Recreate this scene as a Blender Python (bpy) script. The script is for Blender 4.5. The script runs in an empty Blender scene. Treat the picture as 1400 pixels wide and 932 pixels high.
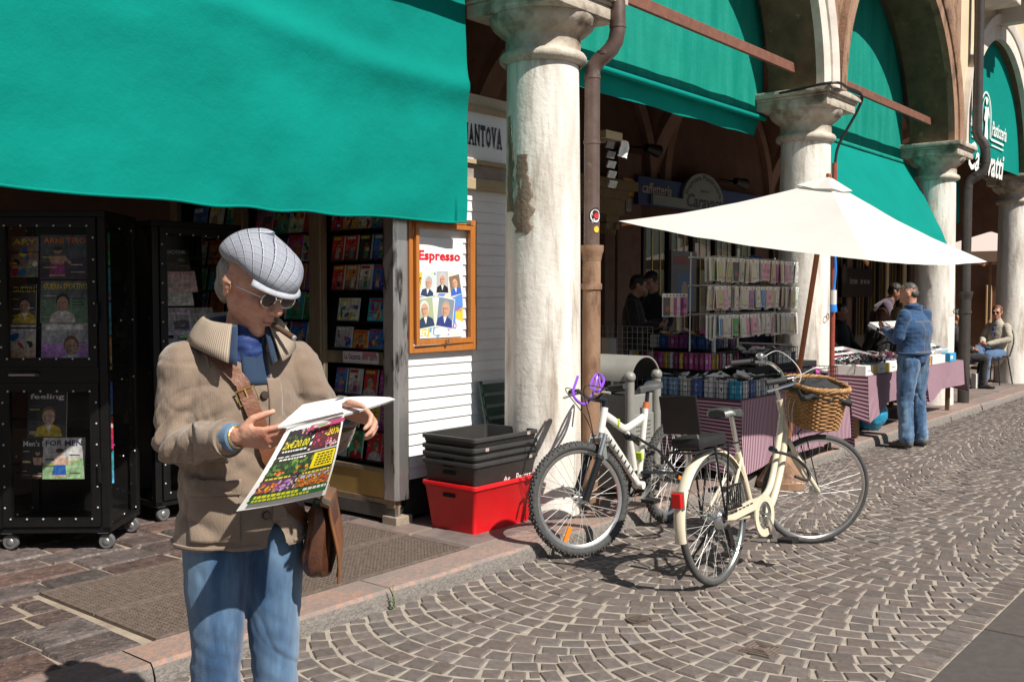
import bpy, bmesh, math, random
from mathutils import Vector, Matrix, noise
R = math.radians
sc = bpy.context.scene
# ---------------------------------------------------------------- camera, sky, sun, exposure
cam_d = bpy.data.cameras.new('camera'); cam = bpy.data.objects.new('camera', cam_d)
sc.collection.objects.link(cam); sc.camera = cam
cam_d.lens = 35; cam_d.sensor_width = 36; cam_d.clip_start = .05; cam_d.clip_end = 600
CAMZ, FPX, HOR = 1.53, 1361., 404.
cam.location = (0, 0, CAMZ); cam.rotation_euler = (R(90 - 2.61), 0, 0)
SUN_AZ = (0.70, -0.71); SUN_EL = R(48)
w = bpy.data.worlds.new('World'); sc.world = w; w.use_nodes = True
nt = w.node_tree; bg = nt.nodes['Background']; sky = nt.nodes.new('ShaderNodeTexSky')
sky.sky_type = 'NISHITA'; sky.sun_disc = False; sky.sun_elevation = SUN_EL
sky.sun_rotation = math.atan2(SUN_AZ[0], SUN_AZ[1])
nt.links.new(sky.outputs[0], bg.inputs[0]); bg.inputs[1].default_value = 0.05
sl = bpy.data.lights.new('sun', 'SUN'); sl.energy = 5.0; sl.angle = R(.53); sl.color = (1, .95, .87)
so = bpy.data.objects.new('sun', sl); sc.collection.objects.link(so)
ce = math.cos(SUN_EL); tosun = Vector((SUN_AZ[0]*ce, SUN_AZ[1]*ce, math.sin(SUN_EL)))
so.rotation_euler = tosun.to_track_quat('Z', 'Y').to_euler(); so.location = (8, -8, 12)
sc.view_settings.view_transform = 'Standard'; sc.view_settings.look = 'None'
sc.view_settings.gamma = 1; sc.view_settings.exposure = 0.5; sc.view_settings.use_curve_mapping = False
sc.render.engine = 'CYCLES'; sc.cycles.max_bounces = 7; sc.cycles.diffuse_bounces = 4
sc.cycles.transparent_max_bounces = 10; sc.cycles.caustics_reflective = False; sc.cycles.caustics_refractive = False
# ---------------------------------------------------------------- frames
# arcade frame: a runs along the colonnade, b goes inwards (away from the street); origin = first column's foot
OX, OY = .205, 6.65; UX, UY = .633, .774; ANG = math.atan2(UY, UX); PZ = .085   # PZ pavement height
def W(a, b, z=0): return Vector((OX + UX*a - UY*b, OY + UY*a + UX*b, z))
def on_ground(px, py, z=0):
    Y = (CAMZ - z)*FPX/(py - HOR); return Vector(((px-700)/FPX*Y, Y, z))
def at_depth(px, py, Y): return Vector(((px-700)/FPX*Y, Y, CAMZ + (HOR-py)/FPX*Y))
def to_ab(p): x, y = p.x-OX, p.y-OY; return (UX*x + UY*y, -UY*x + UX*y)
rnd = random.Random(7)
# ---------------------------------------------------------------- mesh builder
class MB:
    def __init__(s): s.v = []; s.f = []; s.m = []; s.c = []
    def add(s, vs, fs, mi=0, col=None):
        o = len(s.v); s.v += [tuple(p) for p in vs]
        for f in fs: s.f.append([i+o for i in f]); s.m.append(mi); s.c.append(col)
        return s
    def box(s, x0, x1, y0, y1, z0, z1, mi=0, col=None):
        return s.add([(x0,y0,z0),(x1,y0,z0),(x1,y1,z0),(x0,y1,z0),(x0,y0,z1),(x1,y0,z1),(x1,y1,z1),(x0,y1,z1)],
            [(0,3,2,1),(4,5,6,7),(0,1,5,4),(1,2,6,5),(2,3,7,6),(3,0,4,7)], mi, col)
    def obox(s, c, size, M=None, mi=0, col=None):
        hx, hy, hz = size[0]/2, size[1]/2, size[2]/2; t = MB().box(-hx,hx,-hy,hy,-hz,hz); c = Vector(c)
        return s.add([c + (M @ Vector(p) if M else Vector(p)) for p in t.v], t.f, mi, col)
    def tube(s, pts, r, n=8, mi=0, caps=True, closed=False, ref=None, col=None):
        pts = [Vector(p) for p in pts]; N = len(pts); vs = []; prev = None
        for i, p in enumerate(pts):
            if closed: t = pts[(i+1) % N] - pts[i-1]
            else: t = pts[min(i+1, N-1)] - pts[max(i-1, 0)]
            t = t.normalized() if t.length > 1e-9 else Vector((0,0,1))
            if prev is None:
                a = Vector(ref) if ref else (Vector((0,0,1)) if abs(t.z) < .9 else Vector((1,0,0)))
            else: a = prev
            x = (a - t*a.dot(t)).normalized(); prev = x; y = t.cross(x)
            rr = r[i] if isinstance(r, (list, tuple)) else r
            rx, ry = rr if isinstance(rr, (list, tuple)) else (rr, rr)
            vs += [p + x*math.cos(2*math.pi*k/n)*rx + y*math.sin(2*math.pi*k/n)*ry for k in range(n)]
        fs = []
        for i in range(N if closed else N-1):
            j = (i+1) % N
            for k in range(n): fs.append((i*n+k, i*n+(k+1)%n, j*n+(k+1)%n, j*n+k))
        if caps and not closed: fs += [tuple(range(n))[::-1], tuple((N-1)*n+k for k in range(n))]
        return s.add(vs, fs, mi, col)
    def bar(s, p, q, wx, wy=None, mi=0, ref=None, col=None):
        k = 1/math.sqrt(2); wy = wy or wx; p, q = Vector(p), Vector(q); t = (q-p).normalized()
        a = Vector(ref) if ref else (Vector((0,0,1)) if abs(t.z) < .9 else Vector((1,0,0)))
        x = (a - t*a.dot(t)).normalized(); y = t.cross(x)
        vs = [e + x*sx*wx/2 + y*sy*wy/2 for e in (p,q) for sx,sy in ((-1,-1),(1,-1),(1,1),(-1,1))]
        return s.add(vs, [(3,2,1,0),(4,5,6,7),(0,1,5,4),(1,2,6,5),(2,3,7,6),(3,0,4,7)], mi, col)
    def lathe(s, prof, n=32, c=(0,0,0), mi=0, M=None, a0=0, a1=2*math.pi):
        full = abs(a1-a0-2*math.pi) < 1e-6; m = n if full else n+1; vs = []; c = Vector(c)
        for r_, z in prof:
            for k in range(m):
                a = a0 + (a1-a0)*k/n; p = Vector((r_*math.cos(a), r_*math.sin(a), z)); vs.append(c + (M @ p if M else p))
        fs = []
        for i in range(len(prof)-1):
            for k in range(n): fs.append((i*m+k, i*m+(k+1)%m, (i+1)*m+(k+1)%m, (i+1)*m+k))
        return s.add(vs, fs, mi)
    def ell(s, c, r, n=16, k=10, M=None, mi=0, col=None):
        c = Vector(c); r = r if isinstance(r, (tuple, list)) else (r,r,r); vs = [c + (M @ Vector((0,0,-r[2])) if M else Vector((0,0,-r[2])))]; fs = []
        for i in range(1, k):
            ph = -math.pi/2 + math.pi*i/k
            for j in range(n):
                p = Vector((r[0]*math.cos(ph)*math.cos(2*math.pi*j/n), r[1]*math.cos(ph)*math.sin(2*math.pi*j/n), r[2]*math.sin(ph)))
                vs.append(c + (M @ p if M else p))
        vs.append(c + (M @ Vector((0,0,r[2])) if M else Vector((0,0,r[2])))); L = len(vs)-1
        for j in range(n):
            fs.append((0, 1+(j+1)%n, 1+j)); fs.append((L, L-n+j, L-n+(j+1)%n))
        for i in range(k-2):
            for j in range(n): fs.append((1+i*n+j, 1+i*n+(j+1)%n, 1+(i+1)*n+(j+1)%n, 1+(i+1)*n+j))
        return s.add(vs, fs, mi, col)
    def prism(s, poly, y0, y1, axis='y', mi=0, col=None):   # poly of (x,z) extruded along y (or (x,y) along z)
        n = len(poly)
        mk = (lambda p, t: (p[0], t, p[1])) if axis == 'y' else ((lambda p, t: (p[0], p[1], t)) if axis == 'z' else (lambda p, t: (t, p[0], p[1])))
        vs = [mk(p, y0) for p in poly] + [mk(p, y1) for p in poly]
        return s.add(vs, [tuple(range(n)), tuple(range(2*n-1, n-1, -1))] + [(i, i+n, (i+1)%n+n, (i+1)%n) for i in range(n)], mi, col)
    def grid(s, fn, nu, nv, mi=0, col=None):
        return s.add([fn(i/nu, j/nv) for j in range(nv+1) for i in range(nu+1)],
            [(j*(nu+1)+i, j*(nu+1)+i+1, (j+1)*(nu+1)+i+1, (j+1)*(nu+1)+i) for j in range(nv) for i in range(nu)], mi, col)
    def mesh(s, name, mats, smooth=False, bevel=0, fix=True):
        me = bpy.data.meshes.new(name); me.from_pydata(s.v, [], s.f)
        for m in (mats if isinstance(mats, (list, tuple)) else [mats]): me.materials.append(m)
        me.polygons.foreach_set('material_index', s.m)
        if any(c is not None for c in s.c):
            ca = me.color_attributes.new('Col', 'FLOAT_COLOR', 'CORNER')
            for p, c in zip(me.polygons, s.c):
                c = c or (.8,.8,.8)
                for li in p.loop_indices: ca.data[li].color = (c[0], c[1], c[2], 1)
        if bevel or fix:
            bm = bmesh.new(); bm.from_mesh(me)
            if bevel:
                bmesh.ops.remove_doubles(bm, verts=bm.verts, dist=1e-5)
                es = [e for e in bm.edges if len(e.link_faces) == 2 and e.calc_face_angle(0) > R(35)]
                bmesh.ops.bevel(bm, geom=es, offset=bevel, segments=2, affect='EDGES', profile=.6, clamp_overlap=True)
            if fix: bmesh.ops.recalc_face_normals(bm, faces=bm.faces)
            bm.to_mesh(me); bm.free()
        if smooth:
            me.polygons.foreach_set('use_smooth', [True]*len(me.polygons))
            if smooth != 'all': me.set_sharp_from_angle(angle=R(40))
        me.update(); return me
    def build(s, name, mats, parent=None, loc=(0,0,0), rz=0, smooth=False, bevel=0, fix=True):
        return link(name, s.mesh(name, mats, smooth, bevel, fix), parent, loc, rz)
def link(name, me, parent=None, loc=(0,0,0), rz=0):
    o = bpy.data.objects.new(name, me); sc.collection.objects.link(o)
    o.location = loc; o.rotation_euler = (0,0,rz); o.parent = parent; return o
def tag(o, label=None, cat=None, group=None, kind=None):
    if label: o['label'] = label
    if cat: o['category'] = cat
    if group: o['group'] = group
    if kind: o['kind'] = kind
    return o
def thing(name, label, cat, loc=(0,0,0), rz=0, group=None):
    o = bpy.data.objects.new(name, None); o.empty_display_size = .1; sc.collection.objects.link(o)
    o.location = loc; o.rotation_euler = (0,0,rz); return tag(o, label, cat, group)
def copy_tree(o, parent=None):
    c = o.copy(); sc.collection.objects.link(c); c.parent = parent
    for ch in list(o.children): copy_tree(ch, c)
    return c
def arc(c, r, a0, a1, n, plane='xz'):
    out = []
    for i in range(n+1):
        a = a0 + (a1-a0)*i/n
        out.append((c[0]+r*math.cos(a), c[1], c[2]+r*math.sin(a)) if plane == 'xz' else (c[0]+r*math.cos(a), c[1]+r*math.sin(a), c[2]))
    return out
def bez(p0, p1, p2, p3, n=12):
    p0, p1, p2, p3 = map(Vector, (p0,p1,p2,p3)); o = []
    for i in range(n+1):
        t = i/n; o.append(p0*(1-t)**3 + p1*3*t*(1-t)**2 + p2*3*t*t*(1-t) + p3*t**3)
    return o
def smooth_path(pts, n=6):        # Catmull-Rom
    P = [Vector(p) for p in pts]; P = [P[0]*2-P[1]] + P + [P[-1]*2-P[-2]]; o = []
    for i in range(1, len(P)-2):
        for k in range(n):
            t = k/n; a, b, c, d = P[i-1], P[i], P[i+1], P[i+2]
            o.append(.5*((2*b) + (c-a)*t + (2*a-5*b+4*c-d)*t*t + (3*b-a-3*c+d)*t**3))
    return o + [P[-2]]
# ---------------------------------------------------------------- materials
def mat(name, c1, c2=None, rough=.7, scale=8, bump=0, bscale=60, metal=0, rndv=0, detail=6, lo=.35, hi=.65,
        c3=None, s3=2, lo3=.55, hi3=.62, spec=.5, coat=0, island=False, stretch=None, bstretch=None, sheen=0, bdist=.01, tex='noise'):
    m = bpy.data.materials.new(name); m.use_nodes = True; t = m.node_tree; N = t.nodes; L = t.links
    b = N['Principled BSDF']; b.inputs['Roughness'].default_value = rough; b.inputs['Metallic'].default_value = metal
    b.inputs['Specular IOR Level'].default_value = spec; b.inputs['Coat Weight'].default_value = coat
    if sheen: b.inputs['Sheen Weight'].default_value = sheen
    tc = N.new('ShaderNodeTexCoord'); src = tc.outputs['Object']
    def mapped(st):
        if not st: return src
        mp = N.new('ShaderNodeMapping'); mp.inputs['Scale'].default_value = st; L.new(src, mp.inputs[0]); return mp.outputs[0]
    col = None
    def nz(sc_, dt, st=None):
        n = N.new('ShaderNodeTexNoise'); n.inputs['Scale'].default_value = sc_; n.inputs['Detail'].default_value = dt
        n.inputs['Roughness'].default_value = .62; L.new(mapped(st), n.inputs['Vector']); return n
    def mixc(fac, a, bcol):
        mx = N.new('ShaderNodeMix'); mx.data_type = 'RGBA'; L.new(fac, mx.inputs[0])
        if isinstance(a, tuple): mx.inputs[6].default_value = (*a, 1)
        else: L.new(a, mx.inputs[6])
        mx.inputs[7].default_value = (*bcol, 1); return mx.outputs[2]
    def ramp(sock, lo_, hi_):
        r_ = N.new('ShaderNodeMapRange'); r_.inputs[1].default_value = lo_; r_.inputs[2].default_value = hi_; r_.clamp = True
        L.new(sock, r_.inputs[0]); return r_.outputs[0]
    if c2: col = mixc(ramp(nz(scale, detail, stretch).outputs[0], lo, hi), c1, c2)
    if c3: col = mixc(ramp(nz(s3, 8, stretch).outputs[0], lo3, hi3), col or c1, c3)
    if rndv or island:
        oi = N.new('ShaderNodeObjectInfo'); rs = oi.outputs['Random']
        if island:
            ge = N.new('ShaderNodeNewGeometry'); ad = N.new('ShaderNodeMath'); ad.operation = 'ADD'
            L.new(rs, ad.inputs[0]); L.new(ge.outputs['Random Per Island'], ad.inputs[1])
            fr = N.new('ShaderNodeMath'); fr.operation = 'FRACT'; L.new(ad.outputs[0], fr.inputs[0]); rs = fr.outputs[0]
        hs = N.new('ShaderNodeHueSaturation'); mr = N.new('ShaderNodeMapRange')
        mr.inputs[3].default_value = 1-rndv; mr.inputs[4].default_value = 1+rndv; L.new(rs, mr.inputs[0]); L.new(mr.outputs[0], hs.inputs['Value'])
        m2 = N.new('ShaderNodeMath'); m2.operation = 'MULTIPLY'; m2.inputs[1].default_value = 7.31; L.new(rs, m2.inputs[0])
        f2 = N.new('ShaderNodeMath'); f2.operation = 'FRACT'; L.new(m2.outputs[0], f2.inputs[0])
        mr2 = N.new('ShaderNodeMapRange'); mr2.inputs[3].default_value = 1-rndv*1.2; mr2.inputs[4].default_value = 1+rndv*1.2
        L.new(f2.outputs[0], mr2.inputs[0]); L.new(mr2.outputs[0], hs.inputs['Saturation'])
        if col: L.new(col, hs.inputs['Color'])
        else: hs.inputs['Color'].default_value = (*c1, 1)
        col = hs.outputs[0]
    if col: L.new(col, b.inputs['Base Color'])
    else: b.inputs['Base Color'].default_value = (*c1, 1)
    if bump:
        bn = N.new('ShaderNodeBump'); bn.inputs['Strength'].default_value = bump; bn.inputs['Distance'].default_value = bdist
        L.new(nz(bscale, 5, bstretch).outputs[0], bn.inputs['Height']); L.new(bn.outputs[0], b.inputs['Normal'])
    return m
def stripes(name, c1, c2, freq, axis, rough=.8, duty=.5, bump=0):      # printed / woven stripes along one object axis
    m = mat(name, c1, rough=rough); t = m.node_tree; N = t.nodes; L = t.links; b = N['Principled BSDF']
    tc = N.new('ShaderNodeTexCoord'); sp = N.new('ShaderNodeSeparateXYZ'); L.new(tc.outputs['UV' if axis == 'uv' else 'Object'], sp.inputs[0])
    mu = N.new('ShaderNodeMath'); mu.operation = 'MULTIPLY'; mu.inputs[1].default_value = freq; L.new(sp.outputs[{'x':0,'y':1,'z':2,'uv':1}[axis]], mu.inputs[0])
    fr = N.new('ShaderNodeMath'); fr.operation = 'FRACT'; L.new(mu.outputs[0], fr.inputs[0])
    gt = N.new('ShaderNodeMath'); gt.operation = 'GREATER_THAN'; gt.inputs[1].default_value = duty; L.new(fr.outputs[0], gt.inputs[0])
    mx = N.new('ShaderNodeMix'); mx.data_type = 'RGBA'; mx.inputs[6].default_value = (*c1,1); mx.inputs[7].default_value = (*c2,1)
    L.new(gt.outputs[0], mx.inputs[0]); L.new(mx.outputs[2], b.inputs['Base Color']); return m
def glass(name, tint=(1,1,1), alpha=.12, rough=.02, gain=.8):      # thin clear sheet: mostly see-through with a mirror-like sheen
    m = bpy.data.materials.new(name); m.use_nodes = True; t = m.node_tree; N = t.nodes; L = t.links; N.clear()
    o = N.new('ShaderNodeOutputMaterial'); tr = N.new('ShaderNodeBsdfTransparent'); gl = N.new('ShaderNodeBsdfGlossy'); mx = N.new('ShaderNodeMixShader')
    tr.inputs[0].default_value = (*tint,1); gl.inputs['Roughness'].default_value = rough
    lw = N.new('ShaderNodeLayerWeight'); lw.inputs[0].default_value = .5
    pw = N.new('ShaderNodeMath'); pw.operation = 'POWER'; pw.inputs[1].default_value = 5; L.new(lw.outputs['Facing'], pw.inputs[0])
    ad = N.new('ShaderNodeMath'); ad.operation = 'MULTIPLY_ADD'; ad.inputs[1].default_value = gain; ad.inputs[2].default_value = alpha; ad.use_clamp = True; L.new(pw.outputs[0], ad.inputs[0])
    L.new(ad.outputs[0], mx.inputs[0]); L.new(tr.outputs[0], mx.inputs[1]); L.new(gl.outputs[0], mx.inputs[2]); L.new(mx.outputs[0], o.inputs[0]); return m
def printmat(name, rough=.3, bump=0, coat=0, photo=None):
    m = bpy.data.materials.new(name); m.use_nodes = True; t = m.node_tree; b = t.nodes['Principled BSDF']
    a = t.nodes.new('ShaderNodeAttribute'); a.attribute_name = 'Col'
    if photo:                    # halftone photographs: the flat inks vary inside each printed shape
        N = t.nodes; L = t.links; tc = N.new('ShaderNodeTexCoord'); cols = a.outputs[0]
        for sc_, lo_, hi_, dt in ((photo,.35,1.5,5),(photo*.22,.6,1.25,3)):
            nz = N.new('ShaderNodeTexNoise'); nz.inputs['Scale'].default_value = sc_; nz.inputs['Detail'].default_value = dt; nz.inputs['Roughness'].default_value = .7; L.new(tc.outputs['Object'], nz.inputs['Vector'])
            mr = N.new('ShaderNodeMapRange'); mr.inputs[1].default_value = .28; mr.inputs[2].default_value = .72; mr.inputs[3].default_value = lo_; mr.inputs[4].default_value = hi_; L.new(nz.outputs[0], mr.inputs[0])
            mx = N.new('ShaderNodeVectorMath'); mx.operation = 'MULTIPLY'; L.new(cols, mx.inputs[0]); L.new(mr.outputs[0], mx.inputs[1]); cols = mx.outputs[0]
        L.new(cols, b.inputs['Base Color'])
    else: t.links.new(a.outputs[0], b.inputs['Base Color'])
    b.inputs['Specular IOR Level'].default_value = .4; b.inputs['Roughness'].default_value = rough
    b.inputs['Coat Weight'].default_value = coat; return m
def translucent(m, fac=.35, tint=None):     # thin cloth that lets some daylight through
    t = m.node_tree; N = t.nodes; L = t.links; b = N['Principled BSDF']; o = N['Material Output']; tr = N.new('ShaderNodeBsdfTranslucent'); mx = N.new('ShaderNodeMixShader'); mx.inputs[0].default_value = fac
    src = b.inputs['Base Color'].links
    if src: L.new(src[0].from_socket, tr.inputs[0])
    else: tr.inputs[0].default_value = b.inputs['Base Color'].default_value
    L.new(b.outputs[0], mx.inputs[1]); L.new(tr.outputs[0], mx.inputs[2]); L.new(mx.outputs[0], o.inputs[0]); return m
M_print = printmat('printed_paper', .32); M_photo = printmat('printed_photo', .35, photo=38); M_paper = mat('paper', (.78,.77,.74), rough=.75)
# ---------------------------------------------------------------- flat print: coloured polygons and lettering on a sheet
_tc = {}
def glyphs(txt, bold=0):
    key = (txt, bold)
    if key not in _tc:
        cu = bpy.data.curves.new('t', 'FONT'); cu.body = txt; cu.offset = bold; cu.resolution_u = 2
        o = bpy.data.objects.new('t', cu); sc.collection.objects.link(o); dg = bpy.context.evaluated_depsgraph_get(); dg.update()
        me = o.evaluated_get(dg).to_mesh(); v = [(p.co.x, p.co.y) for p in me.vertices]; f = [list(p.vertices) for p in me.polygons]
        o.evaluated_get(dg).to_mesh_clear(); bpy.data.objects.remove(o); bpy.data.curves.remove(cu)
        if v:
            x0 = min(p[0] for p in v); x1 = max(p[0] for p in v); y0 = min(p[1] for p in v); y1 = max(p[1] for p in v)
            v = [((p[0]-x0)/max(x1-x0,1e-6), (p[1]-y0)/max(y1-y0,1e-6)) for p in v]
        _tc[key] = (v, f)
    return _tc[key]
class Sheet:       # a printed sheet: x right, y up in metres; fn maps (x, y, lift) to 3-D
    def __init__(s, fn, mb=None, mi=0, step=.0004): s.fn = fn; s.mb = mb or MB(); s.mi = mi; s.k = 1; s.step = step
    def poly(s, pts, col):
        s.mb.add([s.fn(p[0], p[1], s.k*s.step) for p in pts], [tuple(range(len(pts)))], s.mi, col); s.k += .5; return s
    def rect(s, x0, y0, x1, y1, col, sub=1):
        if sub > 1:
            for i in range(sub):
                for j in range(sub):
                    X = lambda t: x0+(x1-x0)*t/sub; Y = lambda t: y0+(y1-y0)*t/sub
                    s.mb.add([s.fn(*q, s.k*s.step) for q in ((X(i),Y(j)),(X(i+1),Y(j)),(X(i+1),Y(j+1)),(X(i),Y(j+1)))], [(0,1,2,3)], s.mi, col)
            s.k += .5; return s
        return s.poly([(x0,y0),(x1,y0),(x1,y1),(x0,y1)], col)
    def oval(s, cx, cy, rx, ry, col, n=12, rot=0):
        c, q = math.cos(rot), math.sin(rot)
        return s.poly([(cx+c*rx*math.cos(2*math.pi*i/n)-q*ry*math.sin(2*math.pi*i/n), cy+q*rx*math.cos(2*math.pi*i/n)+c*ry*math.sin(2*math.pi*i/n)) for i in range(n)], col)
    def text(s, txt, x0, y0, x1, y1, col, bold=0, shear=0, mapf=None):
        v, f = glyphs(txt, bold); pts = []
        for a, b in v:
            q = (x0+(x1-x0)*a + shear*b*(y1-y0), y0+(y1-y0)*b); q = mapf(*q) if mapf else q; pts.append(s.fn(q[0], q[1], s.k*s.step))
        s.mb.add(pts, f, s.mi, col); s.k += .5; return s
    def portrait(s, cx, cy, h, skin=(.55,.32,.22), hair=(.05,.035,.03), cloth=(.03,.04,.08), body=True):
        w_ = h*.36
        if body: s.poly([(cx-w_*1.25,cy-h*.5),(cx+w_*1.25,cy-h*.5),(cx+w_*1.05,cy-h*.22),(cx+w_*.35,cy-h*.1),(cx-w_*.35,cy-h*.1),(cx-w_*1.05,cy-h*.22)], cloth)
        if body: s.poly([(cx-w_*.25,cy-h*.12),(cx+w_*.25,cy-h*.12),(cx,cy-h*.38)], (.75,.75,.75))
        s.oval(cx, cy+h*.2, w_*.66, h*.3, hair); s.oval(cx, cy+h*.13, w_*.56, h*.26, skin)
        dk = tuple(c*.55 for c in skin); s.poly([(cx-w_*.52,cy+h*.2),(cx-w_*.40,cy-h*.02),(cx-w_*.1,cy-h*.12),(cx-w_*.22,cy+h*.05),(cx-w_*.26,cy+h*.22)], dk)
        s.poly([(cx-w_*.4,cy+h*.17),(cx+w_*.4,cy+h*.17),(cx+w_*.36,cy+h*.21),(cx-w_*.36,cy+h*.21)], dk); s.poly([(cx-w_*.05,cy+h*.17),(cx+w_*.02,cy+h*.17),(cx+w_*.06,cy+h*.07),(cx-w_*.07,cy+h*.07)], tuple(c*.75 for c in skin))
        s.oval(cx, cy+h*.015, w_*.17, h*.014, (.22,.07,.06), 6); return s
# ================================================================ ground, road, pavement
A0 = (OX, OY, 0)
def on_b(px, py, b):               # pixel -> point (a, z) on the plane at depth b of the arcade frame
    k = (px-700)/FPX; X0 = OX - UY*b; Y0 = OY + UX*b; a = (k*Y0 - X0)/(UX - k*UY); Y = Y0 + UY*a
    return a, CAMZ + (HOR-py)/FPX*Y
def project(p): return 700 + p.x/p.y*FPX, HOR - (p.z-CAMZ)/p.y*FPX
M_mortar = mat('joint_sand', (.40,.345,.29), (.28,.24,.20), rough=.95, scale=14, bump=.5, bscale=180)
M_cobble = mat('porphyry', (.108,.089,.080), (.150,.125,.112), rough=.72, spec=.35, scale=26, bump=.6, bscale=120, rndv=.17, island=True, c3=(.17,.135,.115), s3=55, lo3=.56, hi3=.68)
M_slab = mat('dark_slab', (.075,.062,.056), (.10,.083,.075), rough=.6, scale=20, bump=.35, bscale=160, rndv=.12)
M_pstone = mat('pavement_porphyry', (.062,.046,.042), (.14,.10,.088), rough=.6, scale=16, bump=.9, bscale=45, rndv=.3, island=True, c3=(.20,.155,.135), s3=34, lo3=.56, hi3=.66, bdist=.02)
M_pjoint = mat('pavement_mortar', (.36,.295,.225), (.25,.20,.15), rough=.95, scale=10, bump=.6, bscale=120)
M_pink = mat('pink_granite', (.32,.20,.155), (.21,.17,.152), rough=.8, scale=34, bump=.7, bscale=90, lo=.42, hi=.58, c3=(.19,.16,.145), s3=5, lo3=.46, hi3=.66, rndv=.12)
M_kface = mat('rough_kerb', (.26,.23,.205), (.17,.15,.135), rough=.9, scale=40, bump=1, bscale=70, bdist=.02)
M_rust = mat('rusted_iron', (.115,.085,.068), (.19,.145,.118), rough=.75, scale=30, bump=.4, bscale=200, metal=.3)
g = MB().add([(-150,-150,-.06),(150,-150,-.06),(150,150,-.06),(-150,150,-.06)], [(0,1,2,3)]).build('ground', mat('far_paving', (.12,.10,.09), (.15,.125,.11), rough=.9, scale=2), loc=A0, rz=ANG)
tag(g, kind='structure')
RD0, RD1 = -.52, -2.72            # cobbled band (b)
road = MB().add([(-12,RD0+.02,-.0055),(34,RD0+.02,-.0055),(34,-3.6,-.0055),(-12,-3.6,-.0055)], [(0,1,2,3)]).build('road', M_mortar, loc=A0, rz=ANG)
tag(road, kind='structure')
def stone_mesh(mb, cx, cy, rot, sx, sy, rg, top=0., col=None, ch=.0065, dep=.03, jit=.06):
    c, s = math.cos(rot), math.sin(rot); q = []
    for X, Y in ((-.5,-.5),(.5,-.5),(.5,.5),(-.5,.5)):
        q.append(((X+rg.uniform(-jit,jit))*sx, (Y+rg.uniform(-jit,jit))*sy))
    tz = [top + rg.uniform(-.0012,.0012) for _ in q]; tx, ty = rg.uniform(-.0018,.0018), rg.uniform(-.0018,.0018); tz = [tz[0]-tx-ty, tz[1]+tx-ty, tz[2]+tx+ty, tz[3]-tx+ty]; vs = []
    def put(x, y, z): vs.append((cx+c*x-s*y, cy+s*x+c*y, z))
    for x, y in q: put(x, y, top-dep)
    for x, y in q: put(x, y, top-ch)
    kx, ky = 1-2*ch/sx, 1-2*ch/sy
    for (x, y), z in zip(q, tz): put(x*kx, y*ky, z)
    mx = sum(p[0] for p in q)/4; my = sum(p[1] for p in q)/4; put(mx*kx, my*ky, sum(tz)/4 + .0004)
    fs = [(i, (i+1)%4, 4+(i+1)%4, 4+i) for i in range(4)] + [(4+i, 4+(i+1)%4, 8+(i+1)%4, 8+i) for i in range(4)] + [(8+i, 8+(i+1)%4, 12) for i in range(4)]
    mb.add(vs, fs)
rg = random.Random(3); cob = []
WID = (RD0-RD1)/2; RR = WID*.70; half = math.asin(WID/2/RR); PIT = .118
for colm in range(2):
    bc = RD0 - .01 - WID*(colm+.5)
    for k in range(-44, 275):
        a0 = k*PIT + colm*.05; th = -half; first = True
        while th < half-.02:
            wd = rg.uniform(.09, .135)
            if first: wd *= rg.uniform(.5,1); first = False
            dth = min(wd/RR, half-th)
            if half-th-dth < .045: dth = half-th
            tm = th + dth/2
            cob.append((a0 + RR - RR*math.cos(tm), bc + RR*math.sin(tm), math.pi/2 - tm + rg.uniform(-.06,.06), dth*RR-.013, PIT*math.cos(tm)-.0125+rg.uniform(-.006,.003)))
            th += dth
for k in range(-60, 340):         # the single straight course beside the slabs
    cob.append((k*.094+rg.uniform(-.004,.004), RD1-.078, rg.uniform(-.03,.03), .080, .135))
def inview(a, b, z=0):
    p = W(a, b, z)
    if p.y < .8: return False
    x, y = project(p); return -40 < x < 1440 and y < 985
ok = [c for c in cob if c[3] > .025 and c[4] > .025]
vis = sorted([c for c in ok if inview(c[0], c[1])], key=lambda c: W(c[0], c[1]).y)
near = set(id(c) for c in vis[:300])
variants = []
for i in range(10):
    m_ = MB(); stone_mesh(m_, 0, 0, 0, .09, .09, rg); variants.append(m_.mesh('cobblestone', M_cobble, fix=True))
for c in vis[:300]:
    o = link('cobblestone', variants[rg.randrange(10)], road, (c[0], c[1], rg.uniform(-.0025,.0025)), c[2] + rg.choice((0, math.pi)))
    o.scale = (c[3]/.09, c[4]/.09, 1)
rest = MB()
for c in ok:
    if id(c) not in near: stone_mesh(rest, c[0], c[1], c[2], c[3], c[4], rg, top=rg.uniform(-.003,.003))
tag(rest.build('cobblestones', M_cobble, road), kind='stuff')
k = -6.0
while k < 30:
    L_ = rg.uniform(.8,1.3); m_ = MB().box(k+.006, k+L_-.006, -3.6, RD1-.156, -.03, .002); m_.build('paving_slab', M_slab, road, bevel=.004); k += L_
outer = MB().add([(-40,-3.59,-.004),(60,-3.59,-.004),(60,-60,-.004),(-40,-60,-.004)], [(0,1,2,3)]).build('square', M_slab, loc=A0, rz=ANG); tag(outer, kind='structure')
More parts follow.
